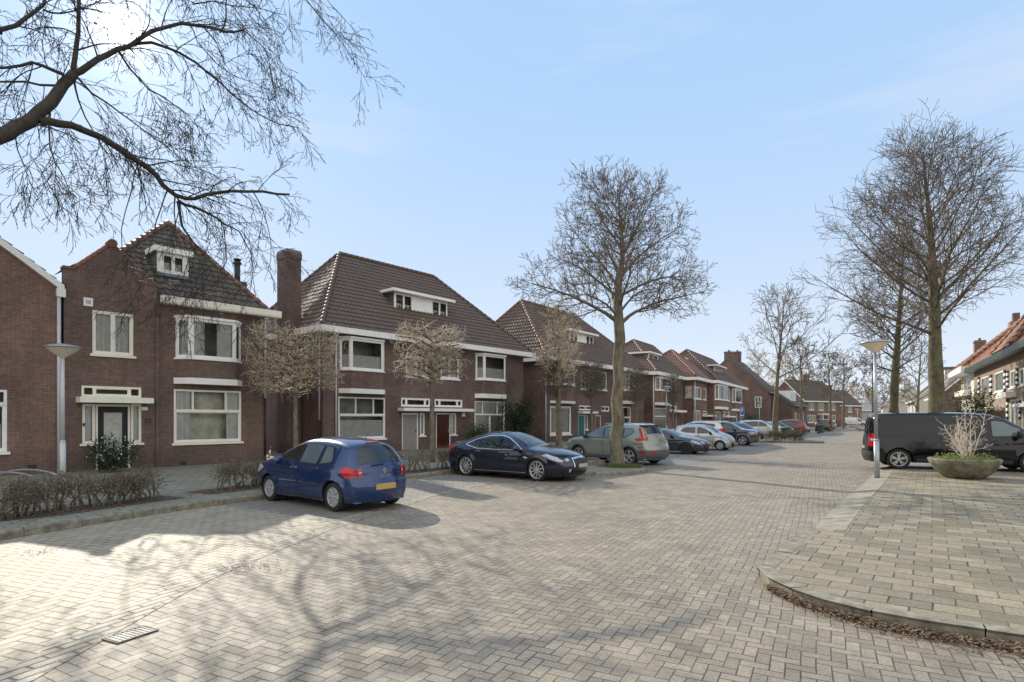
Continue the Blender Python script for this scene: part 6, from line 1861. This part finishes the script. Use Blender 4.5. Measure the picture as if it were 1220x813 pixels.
def build_furniture():
    lamp('metal street lamp with dish head, on the right pavement before the black van', *gp(1045, 568, .1), 4.13, lean=(0, -.018))
    x = (74.8 - CXP)/F*16.6
    lamp('grey street lamp with flat dish head, before the brick wall at the far left', x, 16.6, 3.85, wide=.86, mat='pipe_grey')
    lamp('street lamp with dish head behind the parked dark grey coupe and silver hatchback', (794-CXP)/F*50, 50, 4.5, wide=.85)
    for px, Y, h, lab in ((904.7, 83, 4.1, 'pale street lamp standing against the dark brick gable wall'), (1003.8, 112, 4.2, 'far street lamp beside the dark thin bare tree'), (1021.6, 125, 3.7, 'far pale street lamp in front of the low hall')):
        lamp(lab, (px-CXP)/F*Y, Y, h, wide=.8 + Y*.0012, mat='pipe_grey')
    # planter bowl with dry shrub
    py = 17.35; px = (1148.5 - CXP)/F*py
    pl = empty('planter_bowl', (px, py, .1), 0, 'wide round mossy concrete bowl on the right pavement in front of the black van', 'planter')
    b = MB(); b.lathe([(.0001,.0),(.42,.0),(.52,.04),(.70,.20),(.84,.40),(.90,.55),(.885,.585),(.83,.59),(.80,.56),(.78,.50),(.0001,.50)], 48); b.build('bowl', M['planter'], pl)
    rng = random.Random(8)
    so = MB(); so.lathe([(.0001,.555),(.4,.54),(.78,.515)], 28); so.build('soil', M['soil'], pl)
    sh = empty('dry_shrub', (px + .12, py, .62), 0, 'bleached leafless shrub of stiff upright twigs growing in the round concrete bowl', 'shrub')
    t = Tree(3, [dict(num=0, seg=3), dict(len=1.45, ang=24, angv=14, num=8, seg=7, wob=.16, up=.03, taper=.35, rr=.9, **{'from': .1}), dict(len=.62, ang=42, angv=16, num=4, seg=4, wob=.2, up=.05, taper=.45, rr=.6, **{'from': .2}), dict(len=.26, ang=45, angv=15, num=0, seg=3, wob=.2, taper=.5, rr=.7)], min_r=.0042, split=0)
    for i in range(11):
        a = rng.uniform(0, 2*PI); r = rng.uniform(0,.16)
        d = Vector((math.cos(a)*rng.uniform(.02,.45), math.sin(a)*rng.uniform(.02,.45), 1)).normalized()
        t.grow(Vector((r*math.cos(a), r*math.sin(a), -.08)), d, rng.uniform(.9, 1.75), .0125, 1)
    t.crown.build('twigs', M['twig_white'], sh)
    lf = MB(); cs = [(math.cos(q)*r_, math.sin(q)*r_, .58) for q in np.linspace(0, 2*PI, 20) for r_ in (.25,.5,.68)]
    leaf_cloud(lf, cs, 900, .07, .075, rng); gc = lf.build('ground_plants', M['leaf_lime'], None); gc.location = (px, py, .1)
    tag(gc, 'low yellowish green plants filling the round concrete bowl', 'plant', kind='stuff')
    # parking sign
    Y = 60; x = (884-CXP)/F*Y
    sg = empty('parking_sign', (x, Y, .1), math.radians(25), 'blue parking sign with white letter on a thin post', 'sign')
    MB().tube([(0,.03,-.1),(0,.03,2.9)], .035, 8).build('post', M['steel'], sg)
    MB().box(-.3,.3,-.012,.0,1.85,2.88).build('sign_board', M['sign_blue'], sg)
    br = MB(); t0 = .018
    br.box(-.28,.28,-.0145,-.0125,1.87,1.87+t0).box(-.28,.28,-.0145,-.0125,2.86-t0,2.86).box(-.28,-.28+t0,-.0145,-.0125,1.89,2.84).box(.28-t0,.28,-.0145,-.0125,1.89,2.84).build('sign_border', M['white'], sg)
    text_part('P', .62, (-.02, -.015, 2.52), (PI/2,0,0), 'white', sg, 'letter', .002)
    ar = MB(); ar.box(-.2,.2,-.0155,-.0125,2.02,2.1); ar.add([(-.2,-.0155,2.16),(-.2,-.0155,1.96),(-.26,-.0155,2.06)], [(0,1,2)]); ar.build('symbol', M['white'], sg)
    bin_('dark green wheeled bin beside the clipped hedge under the slim bare tree', 23.0, 48.6, .6, 'green_bin')
    bin_('dark grey wheeled bin far along the row, before the black suv', *( (978-CXP)/F*66, 66), .6, 'grey_bin')
    # bicycle hoops behind the left hedge
    for i, (p0, p1, top) in enumerate((((-12, 578), (84, 596), 568), ((-40, 575), (62, 594), 567))):
        Y = 14.6 - i*.7
        a = at(p0[0], p0[1], Y); b_ = at(p1[0], p1[1], Y - .6); a.z = .1; b_.z = .1
        m = (a + b_) / 2
        pts = []
        for k in range(17):
            th = PI * k / 16
            pts.append(m + (a - m) * math.cos(th) + Vector((0, 0, .52 * math.sin(th) ** .8 if 0 < k < 16 else -.05)))
        o = MB().tube(pts, .024, 8).build('bicycle_hoop', M['steel'], None)
        tag(o, ('curved galvanised bicycle hoop behind the left hedge, the one nearer the lamp', 'curved galvanised bicycle hoop behind the left hedge, the one nearer the photo edge')[i], 'bicycle stand')
    # hedges and bushes
    hd = [gp(0, 619, .12), gp(60, 610, .12), gp(120, 602, .12), gp(186, 593, .12)]
    hedge('bare_hedge', 'longest low bare hedge with few brown leaves at the lower left, by the bicycle hoops', [( -9.6, 9.6), *hd], .55, .74, 60, 1500, 2600, 1)
    hedge('bare_hedge', 'short low bare hedge in front of the brick house with the wide living room window', [gp(258, 585, .12), gp(318, 578, .12), gp(345, 574, .12)], .5, .78, 26, 750, 1300, 2)
    hedge('bare_hedge', 'low bare hedge between the blue hatchback and the navy sedan', [gp(448, 564, .12), gp(515, 560, .12), gp(585, 553, .12)], .6, .85, 34, 1000, 2000, 3)
    hedge('clipped_hedge', 'small clipped dark hedge around the foot of the slim bare tree in the parking row', [(19.6, 44.6), (21.6, 44.4), (23.2, 46.4)], 1.1, .95, 40, 2200, 5000, 4, leaf='leaf_dark')
    p = gp(117, 562, .12)
    bush('flowering_bush', 'dark green bush with white flowers beside the front step of house 23', (-13.05, 18.9, .12), .75, 1.15, 2600, 'leaf_dark', 3, .075, flowers=110)
    bush('evergreen_bush', 'rounded green bush under the right bay of the wide hipped house', ((566-CXP)/F*33.5, 33.5, .12), 1.0, 1.5, 2600, 'leaf_green', 4, .10)
    bush('evergreen_bush', 'tall dark evergreen shrub with pale shoots between the two hipped pairs', ((614-CXP)/F*36, 36, .12), 1.15, 3.4, 6000, 'leaf_dark', 5, .12, spikes=26)
    bush('evergreen_bush', 'big green shrub before the orange roofed house, above the black van', ((1162-CXP)/F*33, 33, .12), 1.3, 3.5, 3600, 'leaf_green', 6, .13, spikes=22)
    bush('evergreen_bush', 'dark round shrub at the foot of the far dark brick wall', ((895-CXP)/F*88, 88, .12), 1.6, 2.6, 1500, 'leaf_dark', 7, .25)
    # red and white marker post beside the blue car
    mk = empty('marker_post', ((318.5-CXP)/F*19.5, 19.5, .12), 0, 'leaning red and white striped marker post at the corner of the brick house', 'post')
    mk.rotation_euler = (0, .14, 0)
    for i in range(6): MB().tube([(0,0,.0 + i*.14),(0,0,.14 + i*.14)], .022, 8).build('stripe', M['red_lens' if i % 2 else 'white'], mk)
    # old kerb stones lying at the tree foot
    rk = MB(); 
    rk.box(-.45,.45,-.12,.12,.10,.30); o = rk.build('loose_kerb_stone', M['kerb']); o.location = (3.05, 21.9, 0); o.rotation_euler = (0, 0, .2); tag(o, 'loose kerb stone lying beside the mossy trunk on the island', 'stone')

# ------------------------------------------------------------------ ground
def sheet(name, pts, z, mat, kind='structure', label=None):
    mb = MB(); mb.poly([(p[0], p[1], z) for p in pts]); return mb.build(name, M[mat], None, kind=kind, label=label)

def offset_line(pts, d):
    out = []
    for i, p in enumerate(pts):
        a = pts[max(i-1, 0)]; b = pts[min(i+1, len(pts)-1)]
        t = unit((b[0]-a[0], b[1]-a[1])); out.append((p[0] - t[1]*d, p[1] + t[0]*d))
    return out

def smooth(pts, it=2):
    for _ in range(it):
        o = [pts[0]]
        for a, b in zip(pts[:-1], pts[1:]):
            o.append((a[0]*.75+b[0]*.25, a[1]*.75+b[1]*.25)); o.append((a[0]*.25+b[0]*.75, a[1]*.25+b[1]*.75))
        o.append(pts[-1]); pts = o
    return pts

def strip(mb, A, B, z0, z1=None, mi=0):
    z1 = z0 if z1 is None else z1
    for i in range(len(A) - 1):
        mb.quad((*A[i], z0), (*A[i+1], z0), (*B[i+1], z1), (*B[i], z1), mi)

def kerb(name, line, w, z, mat='kerb', zb=-.02, seg=1.0):
    "kerb stones along a line, the street on its right side"
    d = [0]
    for a, b in zip(line[:-1], line[1:]): d.append(d[-1] + math.hypot(b[0]-a[0], b[1]-a[1]))
    n = max(1, int(d[-1] / seg))
    xs = np.array([p[0] for p in line]); ys = np.array([p[1] for p in line])
    mb = MB(); g = .006; rng = random.Random(3)
    for i in range(n):
        f = np.array([d[-1]*i/n + g, d[-1]*(i+.5)/n, d[-1]*(i+1)/n - g])
        P = list(zip(np.interp(f, d, xs), np.interp(f, d, ys)))
        Q = offset_line(P, w); zz = z + rng.uniform(-.006, .006)
        R = offset_line(P, .025)
        for k in range(2):
            mb.quad((*P[k], zb), (*P[k+1], zb), (*P[k+1], zz - .03), (*P[k], zz - .03))
            mb.quad((*P[k], zz - .03), (*P[k+1], zz - .03), (*R[k+1], zz), (*R[k], zz))
            mb.quad((*R[k], zz), (*R[k+1], zz), (*Q[k+1], zz), (*Q[k], zz))
        mb.quad((*P[0], zb), (*P[0], zz - .03), (*Q[0], zz), (*Q[0], zb)); mb.quad((*P[2], zz - .03), (*P[2], zb), (*Q[2], zb), (*Q[2], zz))
    return mb.build(name, M[mat], None, kind='structure')

def build_ground():
    sheet('ground', [(-1500,-1500),(1500,-1500),(1500,1500),(-1500,1500)], -.03, 'terrain')
    mb = MB()      # the street, finely divided and gently uneven
    rng = random.Random(2)
    sheet('road', [(-20,-8),(20,-8),(60,20),(110,160),(40,160),(-10,60),(-30,20)], 0, 'road')
    KL = [(-9.1,-6),(-8.7,2),(-8.45,6),(-7.95,8.9),(-7.35,10.57),(-6.75,11.95),(-5.73,13.6),(-4.5,15.6),(-3.15,17.96),(-1.87,19.75),(-.75,21.1)]
    isl = [(.6,20.05),(2.1,18.85),(2.6,18.72),(3.6,19.1),(4.6,19.9),(4.85,20.6),(4.55,21.4),(3.2,22.7),(1.75,24.1)]
    far = [(8.2,35.6),(13.5,45),(15.6,47.6),(19.0,45.4),(20.4,44.2),(22.4,43.2),(23.6,43.6),(24.1,45.2),(22.4,48.6),(18.6,52.8),(30,73),(50,107),(64,131),(78,155)]
    line = smooth(KL[:4], 1)[:-1] + KL[3:] + smooth(isl, 2) + smooth(far[:2], 0) + smooth(far[2:10], 1) + far[10:]
    kerb('kerb_left', line, .16, .135, seg=.9)
    inn = offset_line(line, .155)
    sheet('pavement_left', inn + [(40,160),(-70,140),(-70,-6)], .12, 'slabs_left')
    # right pavement
    KR = [(16,-2.2),(9,1.2),(6.5,3.0),(4.9,4.35),(4.25,4.78),(3.64,5.12),(3.2,5.5),(2.97,5.95),(2.86,6.5),(2.95,6.9)]
    crv = smooth(KR, 2)
    kerb('kerb_right', crv[::1], -.17, .105, seg=.95) if False else kerb('kerb_right', crv, -.16, .112, seg=.8)
    side = [(2.95,6.9),(5.3,10.1),(9.87,16.3),(14.7,23),(20,32),(36,58),(55,92),(78,135)]
    kerb('kerb_flush', [(2.95,6.93),(4.9,9.55)], -.15, .10, seg=1.0)
    inner = offset_line(crv, -.155)
    # smooth sloping entry stones and the flush band
    s0 = [(4.9,9.55),(7.3,12.9),(9.87,16.3),(14.7,23.0)]
    s1 = offset_line(s0, -.52)
    mb = MB(); 
    n = 11
    def lerp_line(P, f):
        d = [0]
        for a, b in zip(P[:-1], P[1:]): d.append(d[-1] + math.hypot(b[0]-a[0], b[1]-a[1]))
        return (float(np.interp(f*d[-1], d, [p[0] for p in P])), float(np.interp(f*d[-1], d, [p[1] for p in P])))
    for i in range(n):
        f0, f1 = i/n + .001, (i+1)/n - .001
        a, b, c, d = lerp_line(s0, f0), lerp_line(s0, f1), lerp_line(s1, f1), lerp_line(s1, f0)
        mb.quad((*a, .018), (*b, .018), (*c, .104), (*d, .104)); mb.quad((*a, -.02), (*b, -.02), (*b, .018), (*a, .018)); mb.quad((*a, -.02), (*a, .018), (*d, .104), (*d, -.02)); mb.quad((*b, .018), (*b, -.02), (*c, -.02), (*c, .104))
    mb.build('ramp_stones', M['ramp'], None, kind='structure')
    k0 = offset_line([(2.95,6.93),(4.9,9.55)], -.145)
    sheet('pavement_right', inner[::-1][:1] and (inner + [k0[1]] + s1 + [(15.2,22.7),(20.4,31.7),(36.4,57.7),(55.4,91.8),(78,134),(140,134),(140,-2.2)]), .10, 'slabs')
    kerb('kerb_far', [(15.0,23.4),(20,32),(36,58),(55,92),(78,135)], -.16, .112, seg=1.2)
    # bay under the van
    u = (.9135,-.407); n_ = (.407,.9135); o = (13.4, 20.0)
    sheet('van_bay', [o, (o[0]+u[0]*16, o[1]+u[1]*16), (o[0]+u[0]*16+n_[0]*6, o[1]+u[1]*16+n_[1]*6), (o[0]+n_[0]*4.2+1.0, o[1]+n_[1]*4.2)], .104, 'drive')
    # worn apron at the left, gutter rows and parking bays
    g0 = [(-3.5,-2),(-3.42,3.2),(-3.5,5.3),(-3.55,6.6),(-3.42,7.8),(-2.95,10.4),(-1.55,15.0),(.55,18.4)]
    g0 = smooth(g0, 1)
    g1 = offset_line(g0, .34)
    sheet('side_road', [*g1, *[p for p in reversed(inn_clip(line))]], .002, 'apron')
    bb = [(3.3,18.6),(5.6,22.2)]
    mb = MB(); strip(mb, g1, g0, .0045); mb.build('gutter_strip', M['gutter'], None, kind='structure')
    sheet('parking_bays', [(.1,20.6),(-1.9,19.5),(-4.6,15.3),(-6.3,12.6),(-3.4,10.6),(-1.6,14.95),(.6,18.35),(2.1,18.75)], .003, 'bay') 
    sheet('parking_bays', [(1.9,24.05),(4.9,21.5),(8.8,25.2),(13.0,32.0),(20.2,43.9),(15.5,47.5)], .003, 'bay')
    sheet('parking_bays', [(18.7,52.7),(24.2,45.4),(28.5,52),(40,71),(60,105),(50.1,107),(30.1,73)], .003, 'bay')
    # white marking blocks between the bays
    mk = MB(); rng = random.Random(5)
    def blocks(a, b, n):
        for i in range(n):
            f = (i + .5) / n; x = a[0]+(b[0]-a[0])*f; y = a[1]+(b[1]-a[1])*f; an = math.radians(39) + rng.uniform(-.05,.05)
            c, s = math.cos(an), math.sin(an); w, l = .035, .085
            mk.poly([(x+c*dx*l-s*dy*w, y+s*dx*l+c*dy*w, .007) for dx, dy in ((-1,-1),(1,-1),(1,1),(-1,1))])
    blocks((-6.1,12.5), (-3.3,10.5), 9); blocks((-3.2,17.2), (-.4,14.9), 9); blocks((-3.3,10.55), (-1.65,14.9), 10); blocks((.75,18.2), (2.0,17.2), 5); blocks((-1.4,15.3),(2.1,18.4),12)
    blocks((7.3,30.8),(11.0,28.3),9); blocks((9.0,34.2),(13,31.7),9)
    mk.build('bay_marking', M['white_paver'], None, kind='structure')
    # storm drain
    cx, cy = gp(156, 757)
    g = empty('storm_drain', (cx, cy, .0), math.radians(64), 'rusty pale storm drain grating set in the gutter rows at the lower left', 'drain')
    MB().box(-.18,.18,-.115,.115,.006,.008).build('pit', M['black_iron'], g)
    fr = MB(); fr.box(-.18,.18,-.115,-.098,.009,.013); fr.box(-.18,.18,.098,.115,.009,.013); fr.box(-.18,-.163,-.098,.098,.009,.013); fr.box(.163,.18,-.098,.098,.009,.013); fr.build('frame', M['kerb'], g)
    for i in range(9):
        x = -.145 + .29*i/8
        MB().box(x-.0095, x+.0095, -.098, .098, .009, .0125).build('grate_bar', M['white_paver'], g)
    # soil strips under hedges, debris along the kerbs
    def bed(name, pts, w, z=.124):
        a = offset_line(pts, w/2); b = offset_line(pts, -w/2); sheet(name, a + b[::-1], z, 'soil')
    bed('planting_bed', smooth([(-9.7,9.2),(-9.0,10.5), gp(60,612,.12), gp(120,603,.12), gp(205,592,.12)], 1), .95)
    bed('planting_bed', [gp(236,588,.12), gp(318,578,.12), gp(350,573,.12)], 1.0)
    bed('planting_bed', [gp(440,566,.12), gp(515,561,.12), gp(600,552,.12)], 1.1)
    sheet('planting_bed', [(3.2,21.0),(4.0,20.5),(4.5,20.9),(4.3,21.6),(3.6,22.2),(3.1,21.8)], .128, 'soil')
    litter()

def inn_clip(line):
    return [(p[0]+.05, p[1]) for p in line if -6 <= p[1] <= 18.3 and p[0] < -1.5]

def litter():
    rng = random.Random(12)
    def scatter(name, fn, n, mat, smin, smax, label):
        mb = MB()
        for i in range(n):
            x, y, z = fn()
            a = rvec(rng); a.z *= .35; a.normalize(); b = Vector((-a.y, a.x, rng.uniform(-.4,.4))).normalized(); s = rng.uniform(smin, smax)
            c = Vector((x, y, z + s*.35))
            mb.add([c - b*s, c + a*s*.5, c + b*s, c - a*s*.5], [(0,1,2,3)])
        o = mb.build(name, M[mat], None, label=label, kind='stuff')
        return o
    ln = smooth([(9.0,1.15),(6.5,2.95),(4.9,4.30),(4.25,4.73),(3.64,5.07),(3.2,5.45),(2.95,5.95),(2.84,6.4)], 2)
    def along():
        i = min(int(rng.random()**.9 * (len(ln)-1)), len(ln)-2); f = rng.random()
        a, b = ln[i], ln[i+1]; w = abs(rng.gauss(0, (.34 if rng.random() < .35 else .15) * max(.05, 1 - i / (len(ln)*.95))))
        t = unit((b[0]-a[0], b[1]-a[1]))
        return a[0]+(b[0]-a[0])*f - abs(t[1])*w, a[1]+(b[1]-a[1])*f - abs(t[0])*w, .004 + rng.random()*max(0,.05 - w*.12)
    scatter('leaf_litter', along, 11000, 'leaf_litter', .010, .024, 'brown leaf litter heaped along the right kerb')
    beds = [smooth([(-9.0,10.5), gp(60,612,.12), gp(120,603,.12), gp(205,592,.12)], 1), [gp(236,588,.12), gp(318,578,.12)], [gp(440,566,.12), gp(600,552,.12)]]
    def inbed():
        L = rng.choice(beds); i = rng.randrange(len(L)-1); f = rng.random(); a, b = L[i], L[i+1]
        return a[0]+(b[0]-a[0])*f + rng.gauss(0,.28), a[1]+(b[1]-a[1])*f + rng.gauss(0,.28), .125
    scatter('leaf_litter', inbed, 4500, 'leaf_litter', .015, .03, 'fallen brown leaves under the low front hedges')
    def spots():
        cx, cy, r = rng.choice((( *gp(45,659), .16), (*gp(300,674), .22), (*gp(290,677), .15)))
        return cx + rng.gauss(0, r), cy + rng.gauss(0, r*.8), .006
    scatter('leaf_litter', spots, 420, 'leaf_litter', .008, .018, 'small patches of crumbled leaves on the left pavers')
    def anywhere():
        y = rng.uniform(4, 16); return rng.uniform(-.6*y, .5*y), y, .01
    scatter('leaf_litter', anywhere, 260, 'leaf_litter', .008, .017, 'scattered leaf crumbs on the road')
    g = MB()
    for i in range(1500):
        a = rng.uniform(0, 2*PI); r = .75*math.sqrt(rng.random()); x, y = 4.05 + r*math.cos(a)*.9, 20.95 + r*math.sin(a)*.6
        h = rng.uniform(.05,.16); dx, dy = rng.gauss(0,.05), rng.gauss(0,.05)
        g.add([(x-.008,y,.12),(x+.008,y,.12),(x+dx,y+dy,.12+h)], [(0,1,2)])
    g.build('grass', M['grass'], None, label='tuft of grass at the foot of the island tree', kind='stuff')
    g = MB()
    for k in range(900):
        y = rng.uniform(17.2, 20.2); x = 12 + rng.uniform(0, 5)
        h = rng.uniform(.01,.03); g.add([(x-.006,y,.1),(x+.006,y,.1),(x+rng.gauss(0,.02),y+rng.gauss(0,.02),.1+h)], [(0,1,2)])
    g.build('grass', M['grass'], None, label='sparse weeds in the joints around the planter bowl', kind='stuff')

# ------------------------------------------------------------------ light, sky, camera
def build_world():
    w = bpy.data.worlds.new('World'); SC.world = w; w.use_nodes = True
    nt = w.node_tree; bg = nt.nodes['Background']
    sx, sy, sz = -467.0, 690.0, 466.0
    el = math.atan2(sz, math.hypot(sx, sy)); az = math.atan2(sx, sy)       # azimuth from +Y towards +X
    sky = node(nt, 'ShaderNodeTexSky', sky_type='NISHITA'); sky.sun_disc = False
    sky.sun_elevation = el; sky.sun_rotation = az
    sky.altitude = 10; sky.air_density = SKY['air']; sky.dust_density = SKY['dust']; sky.ozone_density = SKY['ozone']
    # bright haze round the sun and thin cloud veils, placed by direction
    co = node(nt, 'ShaderNodeTexCoord').outputs['Generated']
    d = Vector((sx, sy, sz)).normalized()
    dp = node(nt, 'ShaderNodeVectorMath', operation='DOT_PRODUCT'); nt.links.new(co, dp.inputs[0]); dp.inputs[1].default_value = d
    c = S(nt, dp.outputs['Value']).max(0.0)
    glow = c.op('POWER', 9000.0) * SKY['g1'] + c.op('POWER', 1500.0) * (SKY['g2'] * 2.2) + c.op('POWER', 180.0) * (SKY['g2'] * .7) + c.op('POWER', 24.0) * SKY['g3']
    mp = node(nt, 'ShaderNodeMapping'); mp.inputs['Scale'].default_value = (1.0, 1.0, 6.5); nt.links.new(co, mp.inputs[0])
    cl = ramp(nt, noise(nt, mp.outputs[0], 2.4, 5, .55), .55, .8) * SKY['cloud']
    sep = node(nt, 'ShaderNodeSeparateXYZ'); nt.links.new(co, sep.inputs[0])
    hz = ramp(nt, S(nt, sep.outputs[2]), .72, .0)
    hz = hz * hz
    haze = mixc(nt, hz, SKY['zen'], SKY['hor'])                       # daylight scattered in the spring haze
    base = mixc(nt, SKY['mix'], sky.outputs[0], haze)
    veil = mixc(nt, cl, base, SKY['veil'])
    # added bright cloud behind the camera, unseen, to lift the shaded house fronts
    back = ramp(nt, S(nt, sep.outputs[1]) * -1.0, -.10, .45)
    fill_puff = ramp(nt, noise(nt, mp.outputs[0], 1.3, 5, .6), .25, .65) * .45 + .55
    veil = mixc(nt, back * fill_puff, veil, SKY['fill_bank'])
    ad = node(nt, 'ShaderNodeMix', data_type='RGBA', blend_type='ADD'); ad.inputs[0].default_value = 1
    nt.links.new(veil, ad.inputs[6])
    gl = node(nt, 'ShaderNodeCombineColor'); 
    lnk(nt, glow, gl.inputs[0]); lnk(nt, glow * .97, gl.inputs[1]); lnk(nt, glow * .92, gl.inputs[2])
    nt.links.new(gl.outputs[0], ad.inputs[7])
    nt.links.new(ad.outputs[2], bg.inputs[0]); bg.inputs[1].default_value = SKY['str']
    L = bpy.data.lights.new('sun', 'SUN'); L.energy = SKY['sun']; L.angle = math.radians(.4); L.color = (1, .915, .77)
    o = bpy.data.objects.new('sun', L); COL.objects.link(o); o.rotation_euler = d.to_track_quat('Z', 'Y').to_euler(); o.location = d * 60

SKY = dict(air=1.0, dust=.6, ozone=2.0, g1=90.0, g2=2.6, g3=.45, cloud=.35, mix=.94, zen=(3.5, 5.5, 8.4), hor=(7.3, 7.8, 8.4), veil=(7.2, 7.5, 7.9), fill_bank=(11.8, 11.5, 10.8), str=.12, sun=5.0)

def build_camera():
    c = bpy.data.cameras.new('camera'); c.sensor_fit = 'HORIZONTAL'; c.sensor_width = 36; c.lens = 36 * F / 1220
    c.shift_y = (HOR - 406.5) / 1220; c.clip_end = 5000; c.clip_start = .05
    o = bpy.data.objects.new('camera', c); COL.objects.link(o)
    o.location = (0, 0, CAMH); o.rotation_euler = (PI/2, 0, 0)
    SC.camera = o

def main():
    SC.view_settings.view_transform = 'Standard'; SC.view_settings.look = 'None'; SC.view_settings.exposure = 0; SC.view_settings.gamma = 1
    SC.render.engine = 'CYCLES'
    cy = SC.cycles
    cy.use_denoising = True; cy.max_bounces = 6; cy.diffuse_bounces = 3; cy.glossy_bounces = 3; cy.transmission_bounces = 3; cy.transparent_max_bounces = 6
    cy.caustics_reflective = False; cy.caustics_refractive = False; cy.sample_clamp_indirect = 6
    mats()
    build_world(); build_camera(); build_ground(); build_houses(); build_far_houses(); build_cars(); build_trees(); build_furniture()

main()
